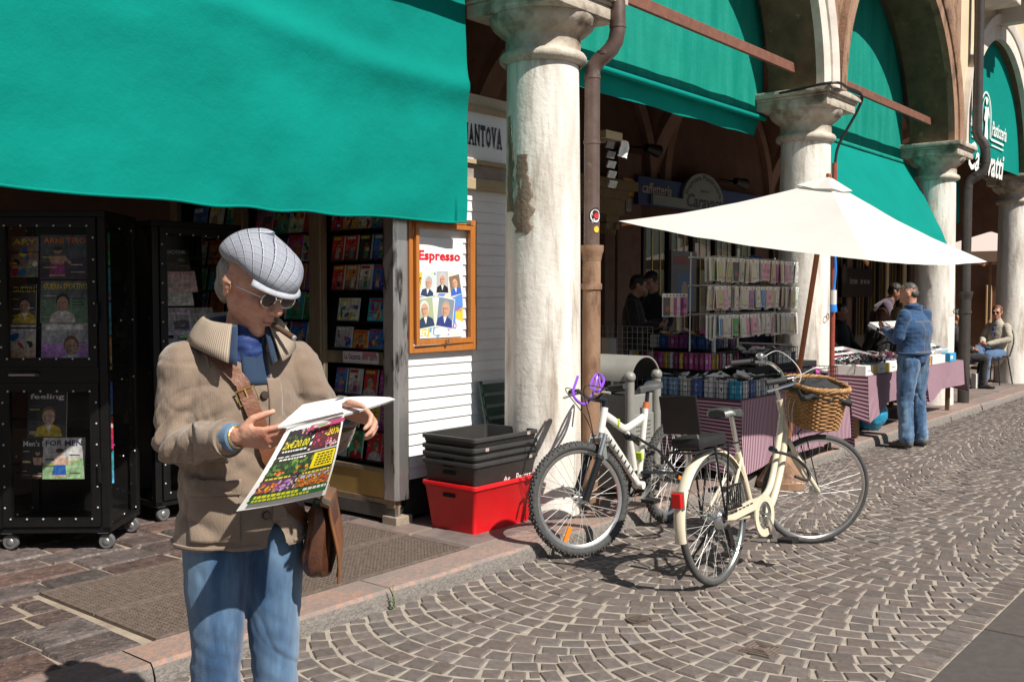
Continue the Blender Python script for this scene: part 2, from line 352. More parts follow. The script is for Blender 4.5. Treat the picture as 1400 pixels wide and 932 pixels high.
# pavement under the arcade
pav = MB().box(-12, 34, RD0+.03, 4.6, -.05, PZ-.012).build('pavement', M_pjoint, loc=A0, rz=ANG); tag(pav, kind='structure')
k = -9.3
while k < 30:                    # kerb stones
    L_ = rg.uniform(1.1,1.9); m_ = MB(); x0, x1 = k+.004, k+L_-.004; n = 10; vs = []; fs = []
    for i in range(n+1):
        x = x0+(x1-x0)*i/n; e = rg.uniform(-.006,.006)
        vs += [(x, RD0+.235, PZ-.03), (x, RD0+.235, PZ), (x, RD0+.016+e, PZ+rg.uniform(-.002,.002)), (x, RD0+.002+e, PZ-.016), (x, RD0-.012+rg.uniform(-.008,.008), PZ-.05), (x, RD0-.02, -.05)]
    for i in range(n):
        for j in range(5): fs.append((i*6+j, i*6+j+1, i*6+j+7, i*6+j+6))
    m_.add(vs, fs); 
    for q in range(len(m_.m)): m_.m[q] = 1 if q % 5 >= 3 else 0
    m_.build('kerbstone', [M_pink, M_kface], pav, smooth=True); k += L_
GR = (-3.03, -1.07, -.285, .76)   # grate region
b_ = -.28; rows = []
def course(a_lo, a_hi, b0, b1, lmin, lmax, material, name, jit):
    a_ = a_lo
    while a_ < a_hi:
        l_ = rg.uniform(lmin, lmax); a1 = min(a_+l_, a_hi)
        if a_hi-a1 < lmin*.5: a1 = a_hi
        m_ = MB(); stone_mesh(m_, (a_+a1)/2, (b0+b1)/2, rg.uniform(-.03,.03)*jit*8, a1-a_-.030*min(1,jit*12), b1-b0-.030*min(1,jit*12), rg, top=PZ+rg.uniform(-.003,.004), ch=.012, jit=jit)
        m_.build(name, material, pav); a_ = a1
bb = -.28
while bb < 3.3:
    wd = rg.uniform(.20,.31)
    if bb < .76: 
        if bb+wd > .70: wd = .765-bb
        course(-6.2+rg.uniform(0,.2), -3.06, bb, bb+wd, .2, .44, M_pstone, 'paving_stone', .05)
    else: course(-5.6+rg.uniform(0,.2), -.4+rg.uniform(0,.5), bb, bb+wd, .22, .48, M_pstone, 'paving_stone', .05)
    bb += wd
M_pslab = mat('pink_pavement', (.23,.165,.14), (.17,.135,.12), rough=.7, scale=9, bump=.4, bscale=120, rndv=.15, c3=(.13,.105,.095), s3=3, lo3=.52, hi3=.64)
for b0, b1 in ((-.28,.22),(.22,.78)):
    course(-1.04, 22, b0, b1, .7, 1.25, M_pslab, 'paving_slab', .008)
course(-.2, 22, .78, 1.6, .8, 1.4, M_pslab, 'paving_slab', .008)
for i, (b0, b1) in enumerate(((GR[2]+.01,.232),(.242,GR[3]))):
    t = thing('pavement_grate', ('rusty iron pavement grate lying along the pink kerb', 'rusty iron pavement grate one row in from the kerb, beside the kiosk')[i], 'grate', W((GR[0]+GR[1])/2, (b0+b1)/2, PZ), ANG)
    hw = (GR[1]-GR[0])/2; hb = (b1-b0)/2; f = MB()
    f.box(-hw,hw,-hb,-hb+.022,-.03,.006).box(-hw,hw,hb-.022,hb,-.03,.006).box(-hw,-hw+.022,-hb+.022,hb-.022,-.03,.005).box(hw-.022,hw,-hb+.022,hb-.022,-.03,.005)
    f.build('frame', M_rust, t, bevel=.002); m_ = MB(); p = .026
    x = -hw+.03
    while x < hw-.03: m_.box(x, x+.008, -hb+.02, hb-.02, -.028, .002); x += p
    y = -hb+.03
    while y < hb-.03: m_.box(-hw+.02, hw-.02, y, y+.008, -.028, .0035); y += p
    tag(m_.build('grid_bars', M_rust, t), kind='stuff')
    MB().box(-hw+.003,hw-.003,-hb+.003,hb-.003,-.07,-.045).build('pit_floor', mat('pit_dark', (.02,.017,.015), rough=.9), t)
# two small cast-iron covers set in the cobbles
def cover(px, py, r, lab, square=False):
    t = thing('valve_cover', lab, 'cover', on_ground(px, py, 0) + Vector((0,0,.002)), ANG)
    if square:
        MB().box(-r,r,-r,r,-.03,.004).build('rim', M_rust, t, bevel=.004); m_ = MB()
        for rr in (.35,.6,.82): 
            q = rr*r; m_.tube([(-q,-q,.004),(q,-q,.004),(q,q,.004),(-q,q,.004)], .006, 6, closed=True)
        m_.build('relief', M_rust, t)
    else:
        MB().lathe([(0,.003),(r*.8,.003),(r*.82,0),(r*.86,0),(r*.88,.006),(r,.006),(r*1.02,-.02)], 24).build('rim', M_rust, t); m_ = MB()
        for kx in range(-3,4):
            h = math.sqrt(max(0, 1-(kx/4)**2))*r*.72; m_.box(kx*r*.2-.004, kx*r*.2+.004, -h, h, .002, .008)
        m_.build('relief', M_rust, t)
cover(876, 853, .062, 'small round iron cover set in the cobbles'); cover(1046, 895, .072, 'small square iron cover with raised rings in the cobbles', True)
# weed at the kerb foot
M_weed = mat('weed', (.16,.26,.04), (.08,.16,.03), rough=.6, scale=20)
m_ = MB()
for i in range(26):
    z = .012*i*.45; an = i*2.4; r_ = .022*(1-i/34); d = Vector((math.cos(an), math.sin(an), .35)); p = Vector((0,0,z+.004)); s_ = Vector((-d.y, d.x, 0))
    m_.add([p, p+d*r_*.5+s_*r_*.3, p+d*r_, p+d*r_*.5-s_*r_*.3], [(0,1,2,3)])
m_.tube([(0,0,-.01),(.003,0,.07),(0,.003,.13)], [.003,.002,.001], 5)
tag(m_.build('weed', M_weed, loc=on_ground(535, 838, 0) + Vector((0,0,-.005))), 'small green weed sprouting at the foot of the kerb', 'weed')
# ================================================================ arcade
M_colm = mat('column_stone', (.74,.70,.635), (.56,.51,.45), rough=.85, scale=4.5, bump=.5, bscale=22, c3=(.36,.30,.24), s3=3.2, lo3=.54, hi3=.68, stretch=(2.4,2.4,.38), lo=.42, hi=.66)
M_cap = mat('capital_stone', (.56,.50,.42), (.36,.30,.235), rough=.85, scale=7, bump=.5, bscale=30, c3=(.17,.125,.09), s3=4, lo3=.52, hi3=.66)
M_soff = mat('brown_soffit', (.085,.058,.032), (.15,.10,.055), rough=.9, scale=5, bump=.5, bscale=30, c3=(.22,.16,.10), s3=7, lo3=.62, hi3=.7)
M_brick = mat('old_brick', (.24,.13,.075), (.33,.20,.13), rough=.9, scale=9, bump=.7, bscale=36, c3=(.13,.08,.05), s3=5, lo3=.54, hi3=.64, stretch=(1,1,.45))
M_white = mat('archivolt_stone', (.68,.62,.55), (.55,.49,.42), rough=.8, scale=5, bump=.3, bscale=40)
M_cream = mat('cream_plaster', (.62,.50,.34), (.54,.43,.29), rough=.9, scale=2.5, bump=.2, bscale=60)
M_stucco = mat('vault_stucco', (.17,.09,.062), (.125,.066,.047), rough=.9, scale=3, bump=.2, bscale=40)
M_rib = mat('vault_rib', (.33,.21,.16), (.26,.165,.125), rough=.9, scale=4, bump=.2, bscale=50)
BAY = 4.28; ZS = 3.50; HB = .27
def column(a, label, dark=False):
    t = thing('stone_column', label, 'column', W(a, 0, PZ-.01), ANG, 'round stone columns of the arcade')
    pr = [(.0,0),(.260,0),(.258,.5),(.254,1.2),(.249,1.9),(.243,2.6),(.238,2.975)]
    m_ = MB().lathe(pr[1:], 56)
    for i, p in enumerate(m_.v):
        n_ = noise.noise(Vector(p)*3.1 + Vector((a,0,0)))*.006 + noise.noise(Vector(p)*11)*.002; r_ = math.hypot(p[0], p[1]); k_ = (r_+n_)/r_
        m_.v[i] = (p[0]*k_, p[1]*k_, p[2])
    m_.build('shaft', M_colm, t, smooth=True)
    MB().lathe([(.244,2.955),(.268,2.965),(.287,2.985),(.289,3.01),(.275,3.03),(.252,3.04),(.247,3.06),(.248,3.13),(.258,3.145),(.268,3.15),(.29,3.165),(.33,3.20),(.352,3.24),(.352,3.262)], 48).build('capital', M_cap, t, smooth=True)
    ab = MB().box(-.36,.36,-.36,.36,3.258,3.345).box(-.375,.375,-.375,.375,3.345,3.372).box(-.405,.405,-.405,.405,3.372,ZS-PZ+.014)
    ab.build('abacus', M_cap, t, bevel=.012, smooth=True)
    if a > 2:
        MB().tube(arc((0,0,0), .03, 0, 2*math.pi, 12)[:-1], .004, 6, closed=True).build('tether_ring', M_rust, t).location = (-.06, -.275, 1.25)
    return t
def worn_patch(col_o, ang0, half, z0, z1):      # bare render where the whitewash has flaked off
    vs = []; fs = []; NU, NV = 16, 40
    for j in range(NV+1):
        z = z0+(z1-z0)*j/NV; f = j/NV
        for i in range(NU+1):
            u_ = 2*i/NU-1; hw_ = half*(.55+.45*math.sin(math.pi*min(1,f*1.15+.12))) * (1+.45*noise.noise(Vector((u_ > 0, f*9, 2)))+.25*noise.noise(Vector((u_ > 0, f*31, 7)))); a = R(ang0+hw_*u_); rr = .2505+.0045 if abs(u_) < .99 else .2485; rr -= .008*(z-1.9); vs.append((rr*math.cos(a), rr*math.sin(a), z))
    for j in range(NV):
        for i in range(NU): fs.append((j*(NU+1)+i, j*(NU+1)+i+1, (j+1)*(NU+1)+i+1, (j+1)*(NU+1)+i))
    MB().add(vs, fs).build('worn_patch', mat('bare_render', (.13,.085,.055), (.24,.19,.14), rough=.9, scale=9, bump=.6, bscale=40, c3=(.36,.42,.36), s3=5, lo3=.56, hi3=.6, stretch=(2,2,.35)), col_o, smooth='all')
column(-BAY, 'stone column left of the big green awning'); c1_ = column(0, 'weathered stone column beside the newspaper kiosk and the crates'); worn_patch(c1_, -176, 19, 1.86, 2.36); worn_patch(c1_, -204, 13, 2.0, 2.62); column(BAY, 'stone column behind the phone case rack with an iron ring'); column(2*BAY, 'stone column behind the sunglasses table, next to the dark downpipe'); column(3*BAY, 'stone column behind the seated man'); column(4*BAY, 'stone column farthest along the arcade')
def bay(i, label, wallm, archm, r=1.86, aw=.26):
    a0, a1 = i*BAY, (i+1)*BAY; am = (a0+a1)/2; top = 8.2; N = 40; t = thing('arcade_wall', label, 'wall', A0, ANG)
    m_ = MB(); ths = [math.pi*k/N for k in range(N+1)]; xs = [am - r*math.cos(q) for q in ths]; zs = [ZS + r*math.sin(q) for q in ths]
    for b, s in ((-HB,1),(HB,-1)):
        vs = []; fs = []
        for x, z in zip(xs, zs): vs += [(x,b,z),(x,b,top)]
        for k in range(N): fs.append((2*k,2*k+2,2*k+3,2*k+1))
        m_.add(vs, fs); m_.add([(a0,b,ZS),(xs[0],b,ZS),(xs[0],b,top),(a0,b,top)], [(0,1,2,3)]); m_.add([(xs[-1],b,ZS),(a1,b,ZS),(a1,b,top),(xs[-1],b,top)], [(0,1,2,3)])
    m_.add([(a0,-HB,top),(a1,-HB,top),(a1,HB,top),(a0,HB,top)], [(0,1,2,3)])
    m_.add([(a0,-HB,ZS),(xs[0],-HB,ZS),(xs[0],HB,ZS),(a0,HB,ZS)], [(0,1,2,3)]).add([(xs[-1],-HB,ZS),(a1,-HB,ZS),(a1,HB,ZS),(xs[-1],HB,ZS)], [(0,1,2,3)])
    m_.build('spandrel', wallm, t)
    s = MB(); vs = []
    for x, z in zip(xs, zs): vs += [(x,-HB,z),(x,HB,z)]
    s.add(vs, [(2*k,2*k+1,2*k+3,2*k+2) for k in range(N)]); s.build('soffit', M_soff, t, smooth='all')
    v_ = MB(); pr = [(r-.004,-HB+.05),(r-.004,-HB-.03),(r+aw*.6,-HB-.03),(r+aw*.62,-HB-.05),(r+aw*.8,-HB-.075),(r+aw,-HB-.08),(r+aw,-HB+.02)]; K = len(pr); vs = []; fs = []
    for q in ths: vs += [(am-p[0]*math.cos(q), p[1], ZS+.002+p[0]*math.sin(q)) for p in pr]
    for k in range(N):
        for j in range(K-1): fs.append((k*K+j, k*K+j+1, (k+1)*K+j+1, (k+1)*K+j))
    fs += [tuple(range(K)), tuple(N*K+j for j in range(K))]; v_.add(vs, fs); v_.build('archivolt', archm, t, smooth=True); return t
bay(-2, 'arcade wall bay at the far end beyond the big awning', M_brick, M_white); bay(-1, 'arcade wall over the big green awning of the kiosk', M_brick, M_white)
bay(0, 'arcade arch of brown brick with pale stone moulding over the phone case stall', M_brick, M_white)
bay(1, 'arcade arch of bare orange brick over the sunglasses stall', M_brick, M_brick)
bay(2, 'cream plastered arcade arch with white stone surround and printed awning', M_cream, M_white, 1.74, .34)
bay(3, 'cream plastered arcade arch at the far right end', M_cream, M_white, 1.74, .34)
# rusty tie bars across the arches
for i, lab in ((-1,'rusty iron tie bar in front of the big awning'),(0,'long rusty tie bar crossing the rolled green awning'),(1,'rusty tie bar across the second arch, holding a hook')):
    z = 3.72 if i < 1 else 3.78
    a_s, a_e = i*BAY+.30, (i+1)*BAY-.30
    tag(MB().box(a_s-.08,a_e+.08,-.018,.018,z-.045,z+.045).build('tie_bar', mat('tie_rust', (.19,.075,.045), (.13,.05,.035), rough=.8, scale=12, bump=.3), loc=A0, rz=ANG, bevel=.004), lab, 'tie bar')
# vault, back wall, ends
BK = 4.3; SPN = (BK-HB)/2; BC = (BK+HB)/2; CR = 1.75
def vz(b, a):
    zb = ZS + CR*math.sqrt(max(0, 1-((b-BC)/SPN)**2)); u_ = ((a/BAY) % 1) - .5; za = ZS + 1.86*math.sqrt(max(0, 1-(u_/.47)**2))
    return max(zb, za) + .02
m_ = MB().grid(lambda x, y: ((-2+x*7)*BAY, HB-.1+y*(BK-HB+.2), vz(HB-.1+y*(BK-HB+.2), (-2+x*7)*BAY)), 168, 28)
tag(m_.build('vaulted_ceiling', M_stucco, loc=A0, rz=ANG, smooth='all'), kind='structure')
for i in range(-2, 6):
    vs = []; N = 28; fs = []
    for k in range(N+1):
        q = math.pi*k/N; cb, cz = -math.cos(q), math.sin(q)
        for da, rr in ((-.17,1.0),(-.17,.90),(.17,.90),(.17,1.0)): vs.append((i*BAY+da, BC+SPN*rr*cb if rr == 1 else BC+(SPN-.02*0-.16*(cz))*cb, ZS-.01 + CR*cz*(1.02 if rr == 1 else .91)))
    for k in range(N):
        for j in range(4): fs.append((k*4+j, k*4+(j+1)%4, (k+1)*4+(j+1)%4, (k+1)*4+j))
    tag(MB().add(vs, fs).build('vault_rib', M_rib, loc=A0, rz=ANG), kind='structure')
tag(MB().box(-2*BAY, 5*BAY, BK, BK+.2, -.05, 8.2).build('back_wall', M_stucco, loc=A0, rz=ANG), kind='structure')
for i in range(-2, 5):         # wall arches on the back wall
    vs = []; fs = []; N = 28; am = (i+.5)*BAY
    for k in range(N+1):
        q = math.pi*k/N
        for rr, b in ((1.84,BK-.10),(2.02,BK-.10),(2.02,BK+.01),(1.84,BK+.01)): vs.append((am-rr*math.cos(q), b, ZS-.2 + rr*1.02*math.sin(q)))
    for k in range(N):
        for j in range(4): fs.append((k*4+j, k*4+(j+1)%4, (k+1)*4+(j+1)%4, (k+1)*4+j))
    tag(MB().add(vs, fs).build('wall_arch', M_rib, loc=A0, rz=ANG), kind='structure')
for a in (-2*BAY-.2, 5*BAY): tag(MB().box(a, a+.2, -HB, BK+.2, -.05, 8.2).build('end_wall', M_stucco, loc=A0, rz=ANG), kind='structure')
tag(MB().box(-2*BAY-.2, 5*BAY+.2, -HB-.1, BK+.2, 8.2, 8.4).build('upper_floor', M_stucco, loc=A0, rz=ANG), kind='structure')
# small balcony slab and railing on the cream house
t = thing('balcony', 'stone balcony with thin iron railing on the cream house', 'balcony', W(2*BAY+1.35, -HB, 0), ANG)
MB().box(-.75,.75,-.75,0,5.78,5.93).box(-.8,.8,-.8,0,5.93,6.0).build('slab', M_white, t, bevel=.01)
for x in (-.6,.4): MB().box(x,x+.2,-.5,0,5.4,5.78).build('bracket', M_white, t, bevel=.02)
m_ = MB().box(-.78,.78,-.77,-.74,6.9,6.93)
for k in range(14): m_.tube([(-.76+k*.117,-.755,6.0),(-.76+k*.117,-.755,6.92)], .009, 6)
m_.build('railing', mat('black_iron', (.015,.015,.015), rough=.5), t)
# downpipes
M_copper = mat('brown_copper', (.115,.075,.062), (.165,.115,.095), rough=.45, scale=9, bump=.12, bscale=40, metal=.35, c3=(.20,.24,.20), s3=10, lo3=.63, hi3=.72)
M_castiron = mat('rusty_pipe', (.20,.105,.058), (.30,.185,.115), rough=.85, scale=8, bump=.35, bscale=50, c3=(.12,.06,.035), s3=6, lo3=.52, hi3=.64, stretch=(1,1,.4))
def downpipe(a, b, label, mats, r=.052, zj=1.78, off=.16):
    t = thing('downpipe', label, 'downpipe', W(a, b, PZ), ANG); p = lambda x, y, z: (x, y, z-PZ)
    MB().tube([p(0,0,PZ-.02),p(0,0,zj)], r*1.18, 20).tube([p(0,0,zj-.02),p(0,0,zj+.03),p(0,0,zj+.05),p(0,0,zj+.085)], [r*1.2,r*1.4,r*1.55,r*1.55], 20).tube([p(0,0,zj-.21),p(0,0,zj-.17)], r*1.35, 20).build('iron_foot', mats[1], t, smooth=True)
    path = [p(0,0,zj+.04), p(0,0,3.0)] + bez(p(0,0,3.0), p(0,0,3.12), p(.06,-off,3.1), p(.06,-off,3.28), 6)[1:] + [p(.06,-off,3.42)] + bez(p(.06,-off,3.42), p(.06,-off,3.62), p(-.0,-off*.55,3.56), p(-.02,-off*.55,3.72), 6)[1:] + [p(-.02,-off*.55,8.15)]
    MB().tube(path, r, 20).build('pipe', mats[0], t, smooth=True)
    for z in (2.55, 2.98, 3.13, 3.30, 3.50):
        i = min(range(len(path)), key=lambda k: abs(path[k][2]-(z-PZ))); x, y = (0,0) if z <= 3 else (path[i][0], path[i][1])
        MB().tube([(x,y,z-PZ-.012),(x,y,z-PZ+.012)], r*1.07, 20).build('joint_band', mats[0], t, smooth=True)
    return t
dp = downpipe(.245, -.225, 'brown copper downpipe with rusty iron foot beside the near column', (M_copper, M_castiron))
st = thing('sticker', 'round red black and white sticker on the brown downpipe', 'sticker', W(.245,-.225,0), ANG)
sh = Sheet(lambda x, y, l: (.0535*math.sin(x/.0535+R(-28)) + l*0, -(.0535+.002+l)*math.cos(x/.0535+R(-28)), 2.06+y))
sh.oval(0,0,.045,.052,(.02,.02,.02),24).oval(0,0,.037,.043,(.8,.8,.8),24).oval(0,0,.029,.034,(.02,.02,.02),20).oval(.006,0,.018,.02,(.6,.03,.04),16)
sh.mb.build('print', M_print, st)
sh = Sheet(lambda x, y, l: (.0535*math.sin(x/.0535+R(-28)), -(.0535+.002+l)*math.cos(x/.0535+R(-28)), 1.99+y)); sh.oval(.008,-.02,.02,.022,(.75,.5,.05),14); sh.mb.build('print', M_print, st)
M_dkpipe = mat('dark_pipe', (.05,.045,.04), (.075,.062,.055), rough=.45, scale=9, metal=.3)
downpipe(2*BAY+.42, -.28, 'dark metal downpipe standing by the column behind the sunglasses table', (M_dkpipe, M_dkpipe), r=.062, zj=1.5, off=.2)
# red-brown conduit and black cable on the second column
t = thing('conduit', 'thin red-brown cable conduit with blue sockets beside the column', 'conduit', W(BAY+.33, -.17, PZ), ANG)
M_red = mat('red_conduit', (.30,.06,.035), (.22,.045,.03), rough=.5, scale=20)
MB().tube([(0,0,0),(0,0,2.78)], .026, 14).build('tube', M_red, t, smooth=True)
M_blue = mat('blue_plastic', (.02,.20,.62), rough=.4)
for z in (1.93, 1.28): MB().tube([(-.055,-.03,z),(-.055,-.03,z+.03),(-.055,-.03,z+.075)], [.037,.037,.030], 14).build('socket', M_blue, t, smooth=True)
MB().tube([(-.055,-.03,1.35),(-.055,-.03,1.50)], .03, 12).tube([(-.055,-.03,2.0),(-.055,-.03,2.12)], .03, 12).build('plug', mat('grey_plastic', (.6,.6,.58), rough=.5), t, smooth=True)
MB().tube(smooth_path([(-.055,-.03,1.5),(-.05,-.045,1.7),(-.06,-.035,1.95)]), .012, 8).build('cable', M_blue, t)
tag(MB().tube(smooth_path([(BAY-.40,.1,ZS-.02),(BAY-.41,-.42,ZS+.01),(BAY,-.415,ZS+.03),(BAY+.36,-.42,ZS+.012),(BAY+.42,-.36,ZS-.12),(BAY+.36,-.2,ZS-.45),(BAY+.33,-.17,2.84)], 8), .014, 8).build('power_cable', mat('black_rubber', (.012,.012,.012), rough=.5), loc=A0, rz=ANG), 'black cable looping over the capital down to the red conduit', 'cable')
# ================================================================ awnings
def cloth(name, c1, c2, tl=0):
    m = mat(name, c1, c2, rough=.9, spec=.12, scale=1.6, bump=.25, bscale=9, detail=8, lo=.3, hi=.7, bdist=.03)
    return m
M_green = cloth('green_canvas', (.0,.185,.152), (.0,.215,.178))
M_green2 = mat('faded_green_canvas', (.002,.185,.138), (.014,.24,.182), rough=.9, spec=.12, scale=2.2, bump=.3, bscale=8, detail=8, stretch=(3,3,.4), bdist=.03)
def shell(mb, fn, nu, nv, th=.004):
    mb.grid(fn, nu, nv)
def awn_big(x, y):
    a = -4.05 + x*3.655 + (.012*math.sin(y*7))*(x > .99)
    z = 2.005 + y*2.9 - .018*math.sin(x*math.pi*1.0)*(1-y)
    if y < .5: a -= .028*(1-y*2)**1.5*(x > .97)
    f = (1-y)
    ed = 1-x**12
    b = .345 - .03*f + .022*math.sin(x*17+2*math.sin(y*4))*(.25+.5*f*f) + ed*.026*noise.noise(Vector((x*4.2+y*2, y*5.5-x*1.5, 1.3))) + (.35+.65*ed)*.014*noise.noise(Vector((x*8-y*7, y*9+x*3, 4.1))) + .006*noise.noise(Vector((x*22, y*15, 5))) - .03*math.exp(-((y-.33-.03*math.sin(x*5))/.03)**2)*(x < .999) - .05*math.exp(-((y-.30)/.05)**2)*.35
    z += .006*math.sin(x*40+math.sin(x*11)*2)*(y < .01)
    return (a, b, z)
t = thing('awning', 'big green canvas awning hanging over the newspaper kiosk', 'awning', A0, ANG)
MB().grid(awn_big, 150, 110).build('canvas', M_green, t, smooth='all')
hem = [Vector(awn_big(i/90, 0)) + Vector((0,-.004,.002)) for i in range(91)]
MB().tube(hem, .0075, 8).build('hem', M_green, t, smooth=True)
MB().box(-4.0,-.30,.33,.41,4.88,4.96).build('roller', M_rust, t)
tag(MB().box(-4.2,-.16,.05,.33,3.505,3.60).build('timber_beam', mat('old_timber', (.20,.14,.085), (.13,.085,.05), rough=.9, scale=6, bump=.5, stretch=(.3,2,2)), loc=A0, rz=ANG, bevel=.01), 'old timber beam above the big awning at the capital', 'beam') if False else None
t = thing('awning', 'green awning rolled half up in the first arch behind the tie bar', 'awning', A0, ANG)
MB().grid(lambda x, y: (.22+x*3.84, .35+.008*noise.noise(Vector((x*12,y*5,2))), 3.30+y*2.2), 80, 40).build('canvas', M_green2, t, smooth='all')
MB().tube([(.2,.338,3.285),(4.06,.338,3.285)], .027, 12).build('hem_bar', M_green, t, smooth=True)
MB().grid(lambda x, y: (.20+x*3.86, .40+.04*(1-y)+.006*math.sin(x*26+y*3), 3.13+y*.17+.012*noise.noise(Vector((x*9,0,4)))*(1-y)), 90, 8).build('valance', M_green, t, smooth='all')
t = thing('awning', 'green awning sloping out over the sunglasses stall behind the white umbrella', 'awning', A0, ANG)
MB().grid(lambda x, y: (BAY+.30+x*3.66, .35+.008*noise.noise(Vector((x*12,y*5,8))), 3.30+y*2.2), 60, 40).build('upper_canvas', M_green2, t, smooth='all')
MB().tube([(BAY+.28,.338,3.29),(2*BAY-.3,.338,3.29)], .03, 12).build('hem_bar', M_green2, t, smooth=True)
MB().grid(lambda x, y: (BAY+.28+x*3.72, .30-.62*(1-y)+.012*noise.noise(Vector((x*8,y*5,3)))-.03*math.sin(y*math.pi), 1.98+y*1.27), 60, 40).build('lower_canvas', M_green, t, smooth='all')
MB().tube([(BAY+.28,-.32,1.98),(2*BAY-.28,-.32,1.98)], .018, 10).build('front_bar', M_green, t, smooth=True)
t = thing('awning', 'green awning printed with a white figure and script lettering in the cream arch', 'awning', A0, ANG)
BL = -.14
MB().grid(lambda x, y: (2*BAY+.32+x*3.64, BL+.004*math.sin(x*20), 3.46+y*1.85), 50, 30).build('canvas', M_green, t, smooth='all')
MB().grid(lambda x, y: (2*BAY+.3+x*3.68, .8+.02*math.sin(x*23), 2.75+y*.72), 50, 8).build('valance', M_green, t, smooth='all')
sh = Sheet(lambda x, y, l: (x, BL-.012-l, y)); WH = (.8,.82,.78)
def P4(px, py): return on_b(px, py, BL)
def stroke(pts, wd, col=WH):
    pts = [Vector(p) for p in pts]
    for i in range(len(pts)-1):
        d = pts[i+1]-pts[i]; n = Vector((-d.y, d.x)).normalized()*wd/2; sh.poly([pts[i]-n, pts[i+1]-n, pts[i+1]+n, pts[i]+n], col)
ac, zt = P4(1341, 131); _, zb = P4(1337, 190)
for rr, wd in ((.27,.03),(.205,.018)):
    pts = [(ac-rr, zb)] + [(ac-rr*math.cos(math.pi*k/14), zt-.30+rr*1.15*math.sin(math.pi*k/14)) for k in range(15)] + [(ac+rr, zb+.02)]; stroke(pts, wd)
h = zt-zb                       # standing draped figure
sh.oval(ac, zt-.11, .05, .06, WH, 12).poly([(ac-.085,zt-.2),(ac+.085,zt-.2),(ac+.06,zt-.42),(ac+.10,zt-.62),(ac+.06,zb-.05),(ac-.05,zb-.08),(ac-.09,zt-.62),(ac-.055,zt-.42)], WH)
sh.poly([(ac+.05,zt-.22),(ac+.13,zt-.36),(ac+.16,zt-.30),(ac+.10,zt-.17)], WH).poly([(ac-.06,zt-.22),(ac-.13,zt-.38),(ac-.09,zt-.42),(ac-.02,zt-.28)], WH)
sh.poly([(ac+.0,zb+.02),(ac+.07,zb+.05),(ac+.05,zb-.14),(ac+.02,zb-.14)], WH)
stroke([(ac-.27,zb+.02),(ac-.75,zb+.02)], .035); stroke([(ac-.3,zb-.06),(ac-.75,zb-.06)], .02); stroke([(ac+.27,zb+.02),(ac+1.0,zb+.02)], .035); stroke([(ac+.3,zb-.06),(ac+1.0,zb-.06)], .02)
sh.text('Premiata', ac-1.1, zb+.08, ac-.3, zb+.30, WH, .02, .25).text('Pasticceria', ac+.3, zb+.08, ac+1.15, zb+.30, WH, .02, .25)
sh.text('Caravatti', ac-.95, zb-.52, ac+.95, zb-.12, WH, .02, .3)
sh.mb.build('printed_logo', M_print, t, fix=False)
# ================================================================ café front at the back of the arcade
M_dkwood = mat('dark_wood', (.022,.014,.010), (.032,.02,.014), rough=.5, scale=12, stretch=(4,4,.5))
M_shopglass = glass('shop_glass', (.75,.78,.75), .06); M_gold = mat('brass', (.55,.38,.12), rough=.35, metal=.9); M_sand = mat('sandstone', (.42,.33,.2), (.36,.28,.17), rough=.85, scale=8, bump=.3)
M_pinkst = mat('pink_stucco', (.26,.16,.125), (.2,.125,.1), rough=.85, scale=6)
bk = BK
def shopfront(a0, a1, label):
    t = thing('storefront', label, 'storefront', W((a0+a1)/2, bk, PZ), ANG); hw = (a1-a0)/2
    MB().box(-hw,hw,-.06,-.01,0,.55).build('base_panel', M_dkwood, t, bevel=.01); MB().box(-hw,hw,-.08,-.01,2.5,2.62).build('lintel', M_dkwood, t, bevel=.01)
    n = max(2, round((a1-a0)/.8))
    for k in range(n+1):
        x = -hw + k*2*hw/n; MB().box(x-.04,x+.04,-.09,-.01,.55,2.5).build('mullion', M_dkwood, t, bevel=.008)
    for k in range(n):
        x = -hw + k*2*hw/n; MB().box(x+.04,x+2*hw/n-.04,-.045,-.035,.55,2.5).build('pane', M_shopglass, t)
        for q in (.35,.7): MB().box(x+.04+q*(2*hw/n-.08)-.008,x+.04+q*(2*hw/n-.08)+.008,-.056,-.046,.55,2.5).build('brass_strip', M_gold, t)
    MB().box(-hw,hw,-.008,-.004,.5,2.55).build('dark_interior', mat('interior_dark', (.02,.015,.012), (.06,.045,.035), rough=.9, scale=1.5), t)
    return t
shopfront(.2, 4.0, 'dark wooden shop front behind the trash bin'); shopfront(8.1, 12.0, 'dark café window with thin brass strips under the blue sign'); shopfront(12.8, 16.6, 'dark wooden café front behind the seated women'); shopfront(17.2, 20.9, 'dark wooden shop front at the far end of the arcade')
# sandstone doorcase and pilasters near the blue sign
a_p, _ = on_b(845, 300, bk-.2)
t = thing('stone_doorcase', 'sandstone doorcase with scrolled capital left of the blue café sign', 'doorcase', W(a_p, bk, PZ), ANG)
for x in (-.22, -1.9): MB().box(x-.13,x+.13,-.2,-.005,0,2.35).build('pilaster', M_pinkst, t, bevel=.01)
for x in (-.22, -1.9):
    m_ = MB().box(x-.17,x+.17,-.24,-.005,2.52,2.62).box(x-.14,x+.14,-.21,-.005,2.35,2.52)
    for s in (-1,1): m_.tube([(x+s*.13,-.25,2.46),(x+s*.13,-.06,2.46)], .055, 14)
    for k in range(5): m_.box(x-.10+k*.045,x-.075+k*.045,-.225,-.2,2.33,2.44)
    m_.build('capital', M_sand, t, bevel=.006)
MB().box(-2.15,.05,-.28,-.005,2.62,2.85).box(-2.2,.1,-.33,-.005,2.85,2.98).box(-2.3,.2,-.42,-.005,2.98,3.12).build('entablature', M_sand, t, bevel=.015)
MB().box(.1,.75,-.12,-.005,0,3.6).build('pink_pier', M_pinkst, t)
MB().box(-1.77,-.35,-.03,-.004,0,2.34).build('door_leaf', M_dkwood, t)
